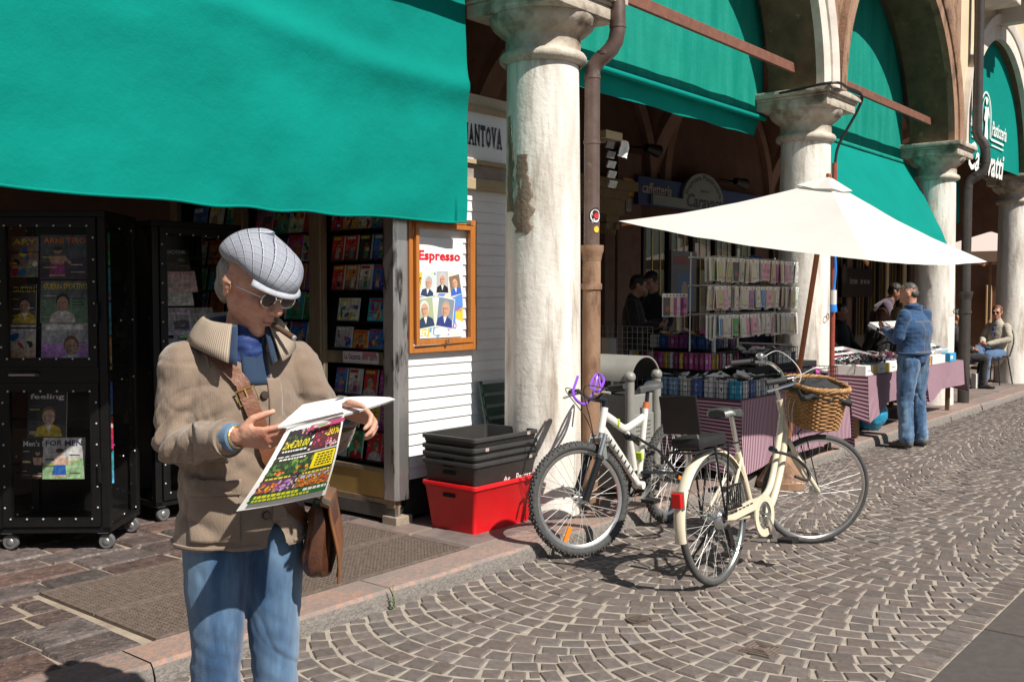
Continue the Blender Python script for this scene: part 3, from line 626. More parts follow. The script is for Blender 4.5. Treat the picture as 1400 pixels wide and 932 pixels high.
# small plates on the pier
aa, zz = on_b(858, 281, bk-.13); tt = Sheet(lambda x, y, l: (x, -l, y)); tt.mb.box(-.07,.07,0,.01,-.10,.10,0,(.42,.38,.34)); tt.text('11', -.04,-.06,.04,.06,(.03,.03,.03),.02)
tag(tt.mb.build('house_number_plate', M_print, loc=W(aa, bk-.14, zz), rz=ANG), 'pale house number plate reading 11 on the pink pier', 'plate')
aa, zz = on_b(858, 257, bk-.13); tt = Sheet(lambda x, y, l: (x, -l, y)); tt.mb.box(-.15,.15,0,.01,-.13,.13,0,(.75,.36,.015)); tt.rect(-.10,-.03,.10,.0,(.35,.12,.01)).rect(-.10,.04,.10,.06,(.35,.12,.01))
tag(tt.mb.build('notice', M_print, loc=W(aa, bk-.14, zz), rz=ANG), 'small orange notice above the house number plate', 'notice')
# blue and pale green café sign
aL, zT = on_b(868, 241, bk-.15); aR, _ = on_b(1045, 285, bk-.15); _, zB = on_b(868, 280, bk-.15); aC, zC = on_b(954, 240, bk-.15)
t = thing('shop_sign', 'blue café sign with a pale arched panel and brown lettering', 'sign', W(aL, bk-.2, 0), ANG)
MB().box(0,aR-aL,0,.08,zB,zT).build('board', mat('sign_blue', (.02,.055,.20), rough=.5), t, bevel=.006)
x0, x1, xc = .35, aR-aL-.2, aC-aL; rr = .70
pts = [(x0,zB+.02),(x1,zB+.02),(x1,zB+.17),(xc+rr,zB+.17)] + [(xc+rr*math.cos(math.pi*k/20), zB+.17+(zT+.20-zB-.17)*math.sin(math.pi*k/20)) for k in range(21)] + [(x0,zB+.17)]
MB().prism(pts, -.05, -.005).build('pale_panel', mat('sign_pale', (.36,.45,.41), (.31,.39,.36), rough=.6), t)
sh = Sheet(lambda x, y, l: (x, -l-.004, y), step=.001); hT = zT-zB
sh.text('caffetteria', .10, zB+hT*.42, .98, zB+hT*.80, (.65,.5,.25), .01, .15)
sh.mb.build('lettering', M_print, t, fix=False); sh = Sheet(lambda x, y, l: (x, -.052-l, y), step=.001); BR = (.08,.035,.015)
pr = rr*.78; Hh = zT+.20-zB-.17
def curve(x, y): 
    q = math.pi*(1-(x-(xc-1))/2*.86-.07); k_ = .76+ (y-0)*1.15; return (xc+rr*k_*math.cos(q), zB+.17+Hh*k_*math.sin(q))
sh.text('Premiata Pasticceria', xc-1, 0, xc+1, .16, BR, .02, 0, curve)
sh.text('tipica', xc-.15, zB+Hh*.66, xc+.15, zB+Hh*.80, BR, .01, .3); sh.mb.build('lettering', M_print, t, fix=False); sh = Sheet(lambda x, y, l: (x, -.052-l, y), step=.001); sh.text('Caravatti', xc-.62, zB+.05, xc+.66, zB+Hh*.60, (.02,.02,.03), .03, .3)
sh.mb.build('lettering', M_print, t, fix=False)
# wall lamps / spot housings in the dark vault
for px, py, lab in ((890,205,'small black spotlight on the vault rib above the blue sign'),(1010,250,'small black spotlight on the wall beside the second arch')):
    aa, zz = on_b(px, py, bk-.35); t = thing('spotlight', lab, 'spotlight', W(aa, bk-.35, zz), ANG); bi = mat('spot_black', (.012,.012,.012), rough=.5)
    MB().tube([(-.18,0,0),(.12,-.03,-.03)], [.06,.10], 14).build('housing', bi, t, smooth=True); MB().bar((-.1,0,0),(-.1,.34,.06),.02).bar((-.5,.25,-.02),(-.1,.05,0),.015).build('arm', bi, t)
# posters in the café window, display screen
aa, zz = on_b(934, 385, bk-.1); sh = Sheet(lambda x, y, l: (x, -l, y)); sh.mb.box(-.42,.42,0,.01,-.5,.5,0,(.10,.12,.16)); sh.rect(-.2,-.38,.28,.14,(.05,.14,.34)).rect(-.35,.28,.15,.42,(.2,.02,.03)).oval(.02,-.15,.1,.16,(.35,.3,.26))
tag(sh.mb.build('window_poster', M_print, loc=W(aa, bk-.11, zz), rz=ANG), 'dim blue poster in the café window', 'poster')
aa, zz = on_b(1167, 385, bk-.1); sh = Sheet(lambda x, y, l: (x, -l, y), step=.001); sh.mb.box(-.75,1.1,0,.02,-.35,.3,0,(.012,.012,.013)); sh.text('brow   w w w', -.28,-.06,.95,.1,(.22,.22,.2),.02).oval(-.62,.15,.16,.24,(.03,.03,.03),20).oval(-.62,.15,.11,.19,(.06,.055,.05),20)
tag(sh.mb.build('sign_panel', M_print, loc=W(aa, bk-.11, zz), rz=ANG), 'black sign panel with pale lettering on the café wall', 'sign')
for px in (1213, 1236):
    aa, zz = on_b(px, 400, bk-.06); tag(MB().box(-.12,.12,-.06,0,0,2.7).build('pilaster', M_sand, loc=W(aa, bk-.01, PZ), rz=ANG, bevel=.01), 'pale narrow pilaster on the café wall ' + ('beside the black sign panel' if px == 1213 else 'just before the dark downpipe'), 'pilaster')
# lit posters on the pale pier and white papers by the column top
aa, zz = on_b(826, 215, .9)
t = thing('paper_bundle', 'bundle of papers on a wooden bracket high behind the downpipe', 'papers', W(*[aa, .9, zz]), ANG)
MB().box(-.16,.10,-.12,.1,.13,.20).build('bracket', M_sand, t, bevel=.006)
m_ = MB()
for k in range(5): m_.obox((-.07+.004*k,-.1-.004*k,.08-k*.085), (.12,.012,.06), Matrix.Rotation(R(18+k*2),3,'X'))
m_.build('hanging_sheets', mat('grey_card', (.07,.07,.07), (.16,.16,.155), rough=.5, scale=30), t)
m_ = MB().grid(lambda x, y: (.06+x*.10+.02*math.sin(y*5), -.12+.03*math.sin(x*6), .16-.15*y-.04*x), 6, 6); m_.build('loose_sheet', M_paper, t)
# ================================================================ newspaper kiosk
M_board = mat('white_board', (.76,.76,.75), (.70,.70,.70), rough=.55, scale=5, bump=.1, bscale=30, rndv=.03, stretch=(.5,1,1))
M_steel = mat('worn_steel', (.62,.61,.60), (.50,.48,.46), rough=.26, scale=4, bump=.04, bscale=30, metal=.85, c3=(.10,.09,.085), s3=5, lo3=.53, hi3=.60, stretch=(2,2,.45))
M_bronze = mat('bronze_frame', (.38,.30,.20), (.28,.22,.145), rough=.38, scale=8, metal=.5, stretch=(3,3,.3))
M_goldp = mat('gold_panel', (.58,.40,.14), (.46,.31,.10), rough=.35, scale=3, metal=.45)
M_black = mat('black_paint', (.005,.005,.0055), (.008,.008,.008), rough=.42, scale=20, spec=.3); M_dark = mat('dark_matte', (.010,.010,.010), rough=.9)
KA, KB = -.91, .46
kio = thing('newspaper_kiosk', 'newspaper kiosk with white board side, steel corner post and glazed magazine shelves', 'kiosk', W(KA, KB, PZ), ANG)
def K(x, y, z): return W(KA+x, KB+y, PZ+z)
p_ = .0727; z = .272; i = 0
while z < 2.16:
    MB().add([(.075,-.010,z),(1.75,-.010,z),(1.75,.0,z+p_+.004),(.075,.0,z+p_+.004),(.075,.02,z),(1.75,.02,z),(1.75,.02,z+p_+.004),(.075,.02,z+p_+.004)],
        [(0,1,2,3),(0,4,5,1),(0,3,7,4),(1,5,6,2),(3,2,6,7)]).build('board', M_board, kio); z += p_
MB().box(.02,1.75,.02,2.5,.03,2.75).box(.09,1.7,.05,2.4,-.01,.272).build('core', M_dark, kio) if False else None
MB().box(.10,1.75,.02,.05,.03,2.75).build('side_backing', M_dark, kio)
MB().box(1.72,1.75,.02,2.5,.03,2.75).build('back_side', M_black, kio); MB().box(.05,1.72,2.47,2.5,.03,2.75).build('rear_side', M_black, kio)
MB().box(.0,1.78,-.03,2.52,2.72,2.80).build('roof', mat('roof_strip', (.5,.42,.3), rough=.7), kio, bevel=.006)
MB().box(.05,1.7,.03,2.45,.03,.10).build('floor', M_dark, kio); MB().box(.62,.66,.05,2.45,.1,2.7).build('partition', M_dark, kio)
# steel corner post (chamfered) with foot
MB().prism([(-.035,.08),(-.035,-.012),(-.012,-.035),(.075,-.035),(.075,-.012),(0,-.012),(-.012,0),(-.012,.08)], .155, 2.30, 'z').build('corner_post', M_steel, kio, bevel=.003)
MB().tube([(.02,.02,0),(.02,.02,.16)], .022, 12).build('post_foot', M_castiron, kio); MB().box(-.035,.11,-.03,.10,-.01,.05).build('foot_block', M_pjoint, kio, bevel=.005)
# name board above the white side
MB().box(.0,1.75,-.045,.02,2.16,2.235).build('cornice', M_sand, kio, bevel=.004); MB().box(.02,1.75,-.022,.02,2.235,2.33).build('grey_band', mat('weathered_band', (.33,.29,.25), (.22,.18,.15), rough=.8, scale=9), kio)
MB().box(.05,1.72,-.03,.0,2.36,2.68).build('name_board', mat('sign_white', (.78,.79,.80), rough=.45), kio); MB().box(.0,1.78,-.05,.02,2.68,2.72).box(.0,1.78,-.05,.02,2.33,2.36).build('name_board_frame', M_sand, kio, bevel=.003)
MB().box(.0,.05,-.04,.02,2.36,2.68).build('frame_end', M_sand, kio)
sh = Sheet(lambda x, y, l: (x, -.031-l, y)); x0, z0 = on_b(633, 190, KB-.03); x1, _ = on_b(686, 200, KB-.03)
word = 'MANTOVA'; n = len(word); wl = (x1-x0)/n                      # slab-serif letters: stems widened and barred
for k, ch in enumerate(word):
    xx = x0-KA+k*wl; yb, yt = 2.455, 2.60; sh.text(ch, xx+.004, yb, xx+wl*.93, yt, (.015,.015,.018), .045)
    if ch in 'MANTV':
        feet = {'M':((0,.3,0),(.7,1,0),(0,.3,1),(.7,1,1)),'A':((-.03,.36,0),(.64,1.03,0)),'N':((0,.34,0),(0,.3,1),(.68,1,1)),'T':((.28,.72,0),),'V':((-.02,.36,1),(.64,1.02,1))}[ch]
        for f0, f1, top in feet: sh.rect(xx+.004+f0*wl*.9, yt-.016 if top else yb, xx+.004+f1*wl*.9, yt if top else yb+.016, (.015,.015,.018))
sh.mb.build('lettering', M_print, kio, fix=False)
# glazed magazine front (faces along the arcade)
for y0, y1, nm in ((.0,.075,1),(.70,.80,1),(1.56,1.64,1),(2.42,2.5,1)): MB().box(-.02,.04,y0,y1,.10,2.35).build('upright', M_bronze, kio, bevel=.006)
MB().box(-.012,.03,.075,2.42,2.26,2.35).build('head_rail', M_bronze, kio)
MB().box(-.018,.03,.0,2.5,.03,.115).build('kick_plate', mat('kick_steel', (.16,.15,.14), (.10,.095,.09), rough=.5, scale=6, metal=.5), kio)
bays = ((.075,.70),(.80,1.56),(1.64,2.42))
M_kglass = glass('kiosk_glass', (.96,.97,.96), .008, gain=.4)
for y0, y1 in bays:
    MB().box(-.010,.03,y0,y1,.115,.15).box(-.010,.03,y0,y1,.315,.345).build('rail', M_bronze, kio, bevel=.003); MB().box(-.004,.01,y0,y1,.15,.315).build('gold_panel', M_goldp, kio)
    MB().box(-.002,.002,y0,y1,.345,2.26).build('pane', M_kglass, kio)
    for yy in (y0, y1-.02): MB().box(-.016,.02,yy,yy+.02,.115,2.26).build('stile', M_bronze, kio)
ROWZ = (.37, .575, .795, 1.10, 1.28, 1.485, 1.68, 1.88)     # shelf heights
for y0, y1 in bays:
    for z in ROWZ:
        MB().box(.03,.30,y0,y1,z-.012,z-.004).build('shelf', M_black, kio)
MB().box(.02,.035,.10,.69,1.0,1.08).build('shelf_front', M_bronze, kio)
# printed magazines: shared builder
def magazine(name, label, cat, M, w, h, seed, title=None, tc=(.8,.1,.08), bgc=None, group=None, kind='portrait', th=.006, skin=None):
    r_ = random.Random(seed); mb = MB(); mb.box(-w/2,w/2,.0,th,0,h,1); hues = [(.5,.03,.04),(.03,.12,.4),(.55,.5,.46),(.02,.02,.025),(.6,.45,.05),(.03,.25,.12),(.35,.05,.25),(.65,.62,.6),(.05,.3,.4),(.5,.2,.05)]
    bgc = bgc or r_.choice(hues); sh = Sheet(lambda x, y, l: (x, -.0004-l, y), mb, 0, .0003)
    sh.rect(-w/2,0,w/2,h,bgc)
    b2 = tuple(min(.8, max(.01, c*r_.uniform(.5,1.6)+r_.uniform(0,.05))) for c in bgc); sh.poly([(-w/2,0),(w/2,0),(w/2,h*r_.uniform(.2,.6)),(-w/2,h*r_.uniform(.2,.6))], b2)
    sk = skin or r_.choice(((.5,.3,.2),(.42,.24,.16),(.58,.38,.28)))
    if kind == 'portrait': sh.portrait(r_.uniform(-.12,.15)*w, h*.36, h*r_.uniform(.6,.8), sk, r_.choice(((.03,.02,.015),(.2,.1,.04),(.4,.3,.15))), r_.choice(hues))
    elif kind == 'figure':
        cx = r_.uniform(-.15,.15)*w; c_ = r_.choice(hues)
        sh.poly([(-w/2,0),(w/2,0),(w/2,h*.5),(-w/2,h*.35)], tuple(x*.6 for x in b2)).oval(cx, h*.64, w*.09, h*.075, sk).poly([(cx-w*.18,h*.52),(cx+w*.18,h*.52),(cx+w*.12,h*.28),(cx+w*.17,h*.05),(cx-w*.17,h*.05),(cx-w*.12,h*.28)], sk).poly([(cx-w*.14,h*.34),(cx+w*.14,h*.34),(cx+w*.17,h*.1),(cx-w*.17,h*.1)], c_)
        sh.poly([(cx+w*.16,h*.52),(cx+w*.3,h*.36),(cx+w*.26,h*.33),(cx+w*.12,h*.44)], sk).oval(cx, h*.69, w*.1, h*.05, (.04,.025,.02))
    elif kind == 'scene':
        for q in range(9): sh.oval(r_.uniform(-.4,.4)*w, r_.uniform(.1,.7)*h, r_.uniform(.06,.2)*w, r_.uniform(.04,.12)*h, r_.choice(hues), 9, r_.uniform(0,3))
    elif kind == 'news':
        for q in range(14): sh.rect(-w*.42+(q%2)*w*.44, h*.68-(q//2)*h*.09, -w*.42+(q%2)*w*.44+w*.4, h*.70-(q//2)*h*.09+h*.03, (.3,.3,.3))
        sh.rect(-w*.05,h*.2,w*.42,h*.5,(.12,.12,.14))
    if title: sh.text(title, -w*.44, h*.80, w*.44, h*.94, tc, .02)
    else: sh.rect(-w*.42,h*.83,r_.uniform(.1,.42)*w,h*.94,r_.choice(((.7,.68,.1),(.75,.75,.72),(.6,.05,.05))))
    for q in range(r_.randint(5,9)): y = h*r_.uniform(.08,.7); x = r_.choice((-.44,.14))*w; sh.rect(x, y, x+w*r_.uniform(.15,.3), y+h*.016, r_.choice(((.75,.74,.7),(.7,.6,.08),(.05,.05,.05))))
    o = mb.build(name, [M_photo, M_paper], fix=False); o.matrix_world = M; return tag(o, label, cat, group)
TR = Matrix.Translation
def shelfM(y, z, lean=8, x=.055): return TR(K(x, y, z)) @ Matrix.Rotation(ANG-math.pi/2, 4, 'Z') @ Matrix.Rotation(R(-lean), 4, 'X')
cw = ['red','blue','grey','black','yellow','green','purple','pale','teal','orange']; shn = ['bottom','second lowest','third','fourth','fifth','sixth','seventh','top']
hues_ = [(.66,.04,.05),(.05,.18,.55),(.55,.53,.5),(.05,.045,.05),(.75,.55,.06),(.05,.35,.16),(.5,.08,.36),(.75,.72,.7),(.08,.42,.55),(.68,.28,.06)]
# first glazed bay, the one next to the steel post: (shelf, y centre, w, h, colour, kind)
lay = []
for k, c in enumerate((0,0,3,1)): lay.append((6, .62-k*.135, .115, .165, c, 'figure'))
for k, c in enumerate((0,9,7,1)): lay.append((5, .62-k*.135, .115, .165, c, 'figure'))
lay += [(4,.52,.20,.15,7,'scene'),(4,.22,.21,.15,8,'scene'),(3,.57,.16,.14,2,'scene'),(3,.40,.14,.12,9,'portrait'),(3,.25,.14,.13,1,'scene'),(3,.13,.06,.13,4,None),(1,.62,.12,.18,8,'figure'),(1,.29,.11,.18,4,'scene'),(0,.61,.12,.19,7,'scene'),(0,.46,.13,.19,5,'portrait'),(2,.31,.12,.17,0,'portrait')]
lay += [(2,.60,.11,.17,1,'figure'),(2,.46,.125,.17,7,'figure'),(2,.17,.105,.17,6,'figure'),(1,.48,.12,.18,0,'portrait'),(1,.16,.12,.18,6,'portrait'),(0,.28,.135,.20,0,'portrait'),(0,.14,.13,.20,0,'portrait')]
for k, c in enumerate((0,4,7,8)): lay.append((7, .62-k*.135, .12, .18, c, 'scene'))
for n, (s, y, w_, h_, c, kd) in enumerate(lay):
    same = sum(1 for q in lay[:n] if q[0] == s and q[4] == c)
    magazine('booklet' if w_ < h_ else 'book', f'{cw[c]} covered {"paperback" if w_ < h_ else "wide book"} on the {shn[s]} shelf beside the steel post', 'magazine' if w_ < h_ else 'book', shelfM(y, ROWZ[s], 9), w_, h_, 50+n, bgc=hues_[c], kind=kd, th=.012, group='booklets on the shelves beside the steel post')
# pink newspaper masthead strip on the shelf edge
mb = MB(); mb.box(-.17,.17,0,.004,0,.075,1); sh = Sheet(lambda x, y, l: (x, -.0004-l, y), mb); sh.rect(-.17,0,.17,.075,(.78,.66,.70)).text('La Gazzetta dello Sport', -.155,.012,.16,.06,(.02,.02,.03),.015).rect(.02,.045,.15,.072,(.62,.2,.22))
o = mb.build('newspaper_strip', [M_print, M_paper], fix=False); o.matrix_world = shelfM(.35, 1.005, 0, .018); tag(o, 'pale pink newspaper masthead strip across the shelf edge of the kiosk', 'newspaper')
# second glazed bay: dense newsstand covers
n = 0
for s in range(8):
    y = 1.52
    while y > .86:
        c = rnd.randrange(10); w_ = rnd.uniform(.15,.21); h_ = min(.26, (ROWZ[s+1]-ROWZ[s] if s < 7 else .3)*rnd.uniform(.85,.97)); kd = rnd.choice(('portrait','scene','figure','news','portrait'))
        tt = {40:'CUORO', 41:'FASSI', 44:'TEMA'}.get(40+n)
        magazine('magazine', f'{cw[c]} magazine number-less row piece with {("a face","bright shapes","a standing figure","grey columns","a face")[("portrait","scene","figure","news","portrait").index(kd)]} on the {shn[s]} shelf behind the reading man'.replace(' number-less row piece',''), 'magazine', shelfM(y-w_/2, ROWZ[s], 10), w_-.008, h_, 200+n, bgc=hues_[c], kind=kd, title=tt, group='magazines behind the glass of the middle kiosk bay'); y -= w_; n += 1
for s in range(8):              # part of the third bay seen over the rack
    for q in range(3):
        c = rnd.randrange(10); magazine('magazine', f'{cw[c]} magazine on the {shn[s]} shelf of the innermost kiosk bay', 'magazine', shelfM(1.80+q*.22, ROWZ[s], 10), .18, min(.25,(ROWZ[s+1]-ROWZ[s] if s < 7 else .3)*.93), 400+s*3+q, bgc=hues_[c], kind=rnd.choice(('portrait','scene')), group='magazines of the innermost kiosk bay')
# ---------------------------------------------------------------- poster in the orange frame
fa0, _ = on_b(556, 400, KB-.02); fa1, _ = on_b(648, 400, KB-.02); fw = fa1-fa0; FZ0, FZ1 = 1.165, 2.035
t = thing('poster_frame', 'orange wooden poster frame on the white kiosk side with a magazine poster', 'poster frame', W((fa0+fa1)/2, KB-.012, FZ0), ANG); hw = fw/2; H_ = FZ1-FZ0
M_orange = mat('orange_wood', (.42,.155,.03), (.36,.12,.022), rough=.4, scale=8, bump=.08, stretch=(3,3,.4), coat=.2)
for x0, x1, z0, z1 in ((-hw,-hw+.035,0,H_),(hw-.035,hw,0,H_),(-hw+.035,hw-.035,0,.045),(-hw+.035,hw-.035,H_-.035,H_)): MB().box(x0,x1,-.035,.008,z0,z1).build('outer_rail', M_orange, t, bevel=.003)
iw = hw-.04; R_ = Matrix.Rotation(R(1.6),3,'Z')
def door(x, y, z): p = R_ @ Vector((x+hw-.04, y, 0)); return (p.x-hw+.04, p.y-.045, z)
for x0, x1, z0, z1 in ((-iw,-iw+.03,.05,H_-.04),(iw-.03,iw,.05,H_-.04),(-iw+.03,iw-.03,.05,.085),(-iw+.03,iw-.03,H_-.07,H_-.04)):
    m_ = MB().box(x0,x1,-.012,.012,z0,z1); m_.v = [door(*p) for p in m_.v]; m_.build('door_rail', M_orange, t, bevel=.003)
m_ = MB().box(-iw+.03,iw-.03,-.001,.001,.085,H_-.07); m_.v = [door(*p) for p in m_.v]; m_.build('pane', glass('poster_glass', (1,1,1), .0), t)
MB().box(hw-.10,hw-.06,-.04,-.034,H_-.03,H_-.005).build('latch_plate', M_rust, t); MB().box(-.01,.01,-.066,-.055,.055,.08).build('latch', M_steel, t)
M_photo2 = printmat('poster_ink', .4, photo=None)
pb = MB(); pw0, pw1, pz0, pz1 = -iw+.03, iw-.075, .09, H_-.13; pb.box(pw0,pw1,-.010,-.008,pz0,pz1,1); sh = Sheet(lambda x, y, l: (x, -.0104-l, y), pb, 0, .00006)
PW, PH = pw1-pw0, pz1-pz0; X = lambda f: pw0+f*PW; Z = lambda f: pz0+f*PH
sh.rect(pw0,pz0,pw1,pz1,(.78,.78,.78)).rect(X(0),Z(0),X(1),Z(.66),(.70,.72,.72))
notes = random.Random(5)
for q in range(34): 
    cx, cy = notes.uniform(.02,.95), notes.uniform(.02,.62); c_ = notes.choice(((.75,.5,.06),(.62,.6,.5),(.10,.25,.62),(.45,.25,.55),(.70,.62,.25),(.15,.35,.6),(.72,.72,.7))); an = notes.uniform(-.8,.8); w1, h1 = .13, .075
    pts = [(X(min(1,max(0,cx+dx*math.cos(an)-dy*math.sin(an)*.8))), Z(min(.66,max(0,cy+dx*math.sin(an)*.8+dy*math.cos(an))))) for dx, dy in ((-w1,-h1),(w1,-h1),(w1,h1),(-w1,h1))]; sh.poly(pts, c_)
sh.text('200', X(.03), Z(.58), X(.22), Z(.655), (.05,.04,.02), .01, 0, lambda x, y: (x, y-(x-X(.03))*.8)); sh.text('500', X(.80), Z(.26), X(.97), Z(.32), (.3,.12,.35), .01); sh.text('200', X(.42), Z(.10), X(.58), Z(.15), (.4,.25,.03), .01); sh.text('100', X(.66), Z(.08), X(.86), Z(.15), (.2,.12,.45), .01)
def photo(cx, cy, w_, h_, rot, bgc, **kw):
    c, s_ = math.cos(rot), math.sin(rot); f0 = sh.fn; f = lambda x, y, l: f0(X(cx)+c*x-s_*y, Z(cy)+s_*x+c*y, l); sh.fn = f
    sh.rect(-w_/2,-h_/2,w_/2,h_/2,(.8,.8,.78)).rect(-w_/2+.005,-h_/2+.005,w_/2-.005,h_/2-.005,bgc)
    k0 = sh.k; sh.portrait(0, -.005, h_*.88, **kw); sh.fn = f0
photo(.27,.52,.13,.155,-.18,(.55,.6,.62),hair=(.4,.39,.38),skin=(.52,.33,.25),cloth=(.03,.05,.10)); photo(.56,.56,.125,.15,.0,(.42,.43,.43),hair=(.5,.5,.5),cloth=(.02,.02,.025)); photo(.83,.53,.115,.14,.2,(.20,.16,.12),hair=(.28,.12,.04),skin=(.6,.36,.24),cloth=(.04,.12,.5))
photo(.20,.25,.17,.20,.12,(.35,.42,.25),hair=(.6,.6,.6),cloth=(.03,.05,.09)); photo(.62,.25,.16,.20,-.15,(.2,.25,.3),hair=(.35,.3,.25),cloth=(.03,.05,.2))
sh.text("l'Espresso", X(.0)-.01, Z(.745), X(.94), Z(.875), (.62,.01,.025), .03); sh.text('altri 100 nomi', X(-.02), Z(.025), X(.92), Z(.10), (.75,.75,.72), .03, .15)
pb.build('poster', [M_photo2, M_paper], t, fix=False)
# ---------------------------------------------------------------- black magazine racks on castors
M_acr = glass('acrylic', (.96,.96,.96), .004, gain=.3); M_screw = mat('screw', (.75,.75,.74), rough=.35, metal=.6); M_castor = mat('castor_rubber', (.10,.10,.10), rough=.6); M_zinc = mat('zinc', (.5,.5,.5), rough=.35, metal=.9)
def rack(label, loc, rz, w_=.64, d_=.50, h_=1.885):
    t = thing('magazine_rack', label, 'rack', loc, rz); z0 = .105; P = .045; zm0, zm1 = .955, 1.045
    for x in (-w_/2, w_/2-P):
        for y in (0, d_-P): MB().box(x,x+P,y,y+P,z0,h_).build('post', M_black, t, bevel=.003)
    MB().box(-w_/2,w_/2,0,d_,z0-.004,z0+.03).build('base', M_black, t, bevel=.003); MB().box(-w_/2-.004,w_/2+.004,-.004,d_+.004,h_,h_+.035).build('top', M_black, t, bevel=.005)
    MB().box(-w_/2+P,w_/2-P,d_-.02,d_-.012,z0+.03,h_).build('back_panel', M_black, t)
    scr = MB(); q = .004
    for z_lo, z_hi in ((z0+.035,zm0),(zm1,h_-.005)):
        a, b = -w_/2+P+.003, w_/2-P-.003; F = .05
        MB().box(a,b,-.012,.018,z_lo,z_lo+F).box(a,b,-.012,.018,z_hi-F,z_hi).box(a,a+F,-.012,.018,z_lo+F,z_hi-F).box(b-F,b,-.012,.018,z_lo+F,z_hi-F).build('door_frame', M_black, t)
        MB().box(a+F-.01,b-F+.01,-.017,-.013,z_lo+F-.01,z_hi-F+.01).build('pane', M_acr, t)
        for k in range(6):
            x = a+F-.005+(b-a-2*F+.01)*k/5
            for z in (z_lo+F-.004, z_hi-F+.004): scr.ell((x,-.019,z), (.006,.004,.006), 8, 4)
        for k in range(6):
            z = z_lo+F+(z_hi-z_lo-2*F)*(k+.5)/6
            for x in (a+F*.5-.012, b-F*.5+.012): scr.ell((x,-.015,z), (.006,.004,.006), 8, 4)
        MB().box(b-.006,b+.012,-.03,-.012,z_lo+.25,z_lo+.36).build('hinge', M_black, t, bevel=.003)
    MB().box(-w_/2+P,w_/2-P,-.008,.02,zm0+.002,zm1-.002).build('crossbar', M_black, t)
    MB().tube([(-.20,-.01,zm0+.045),(-.20,-.05,zm0+.05),(-.06,-.05,zm0+.05),(-.06,-.01,zm0+.045)], .009, 8).build('handle', M_zinc, t, smooth=True)
    for x in (-w_/2+.012, w_/2-.016):
        MB().box(x,x+.004,P,d_-P,z0+.04,h_-.02).build('side_pane', M_acr, t)
        for z in (z0+.05,.5,zm0,1.3,h_-.05):
            for y in (P+.01, d_/2, d_-P-.01): scr.ell((x+.002+(.006 if x > 0 else -.006),y,z), (.004,.006,.006), 8, 4)
    tag(scr.build('screws', M_screw, t), kind='stuff')
    for z in (.42,.68,1.20,1.42,1.63): MB().tube([(-w_/2+P,.16,z),(w_/2-P,.16,z)], .004, 6).tube([(-w_/2+P,.10,z+.06),(w_/2-P,.10,z+.06)], .004, 6).build('shelf_wire', M_black, t)
    for x in (-w_/2+.05, w_/2-.05):
        for y in (.05, d_-.05):
            c = MB().box(x-.03,x+.03,y-.03,y+.03,z0-.012,z0-.002).tube([(x,y,z0-.02),(x+.015,y-.01,.04)], .012, 8).build('castor', M_zinc, t)
            MB().lathe([(.012,-.016),(.04,-.016),(.046,-.008),(.046,.008),(.04,.016),(.012,.016)], 20, (x+.018,y-.012,.047), M=Matrix.Rotation(R(90),3,'X')).build('wheel', M_castor, c, smooth=True)
            MB().ell((x+.018,y-.03,.047), (.02,.006,.02), 12, 6).build('hub', M_zinc, c, smooth=True)
    return t
r1p = Vector((-2.60, 5.585, PZ)); rack('black magazine rack on castors with clear doors and a chrome handle', r1p, .03)
r2p = W(-1.53, 1.66, PZ); rack('black magazine rack on castors standing against the kiosk, behind the reading man', r2p, ANG, .66, .5)
def rM(base, rz, x, y, z, lean=6): return TR(base) @ Matrix.Rotation(rz,4,'Z') @ TR((x,y,z)) @ Matrix.Rotation(R(-lean),4,'X')
for x, z, w_, h_, tt, tc_, bgc, kd, lab in (
    (-.17,1.55,.15,.23,'ARY',(.7,.55,.06),(.25,.16,.12),'scene','magazine with yellow title letters, top row of the castor rack'),
    (.06,1.54,.27,.25,'ARMI TIRO',(.62,.17,.02),(.08,.09,.11),'figure','dark magazine with orange title on the top row of the castor rack'),
    (-.18,1.28,.14,.23,'GUERIN',(.72,.55,.03),(.06,.05,.05),'portrait','sports magazine with yellow title, half covered, in the castor rack'),
    (.06,1.29,.28,.24,'GUERIN SPORTIVO',(.72,.55,.03),(.13,.15,.16),'portrait','sports magazine with yellow title and a cheering player'),
    (-.19,1.04,.14,.25,'F1',(.75,.75,.74),(.55,.5,.5),'scene','racing magazine with red round emblem in the castor rack'),
    (.06,1.035,.28,.26,None,None,(.45,.47,.52),'portrait','pale grey magazine with a bald man in profile')):
    magazine('magazine', lab, 'magazine', rM(r1p, .03, x, .075+(.012 if w_ < .2 else 0), z-.0, 5), w_, h_, int(z*100+x*50), title=tt, tc=tc_ or (.8,.8,.8), bgc=bgc, kind=kd)
magazine('magazine', 'blue aviation magazine at the bottom of the upper rack door', 'magazine', rM(r1p, .03, -.08,.055,1.005,4), .27,.075, 3, title='AVIATION', tc=(.75,.78,.8), bgc=(.02,.14,.38), kind=None)
magazine('magazine', 'black magazine titled feeling good with a man in a tie', 'magazine', rM(r1p, .03, -.06,.08,.63,6), .22,.27, 11, title='feeling', tc=(.75,.74,.72), bgc=(.02,.02,.022), kind='portrait')
magazine('magazine', 'black magazine with white title behind the shirtless cover in the lower rack', 'magazine', rM(r1p, .03, -.13,.07,.40,6), .15,.23, 12, title="Men's H", tc=(.75,.74,.72), bgc=(.025,.025,.025), kind='figure')
magazine('magazine', 'white magazine with a shirtless man in red trunks in the lower rack', 'magazine', rM(r1p, .03, .04,.055,.40,6), .235,.235, 13, title='FOR MEN', tc=(.02,.03,.09), bgc=(.55,.55,.54), kind='figure')
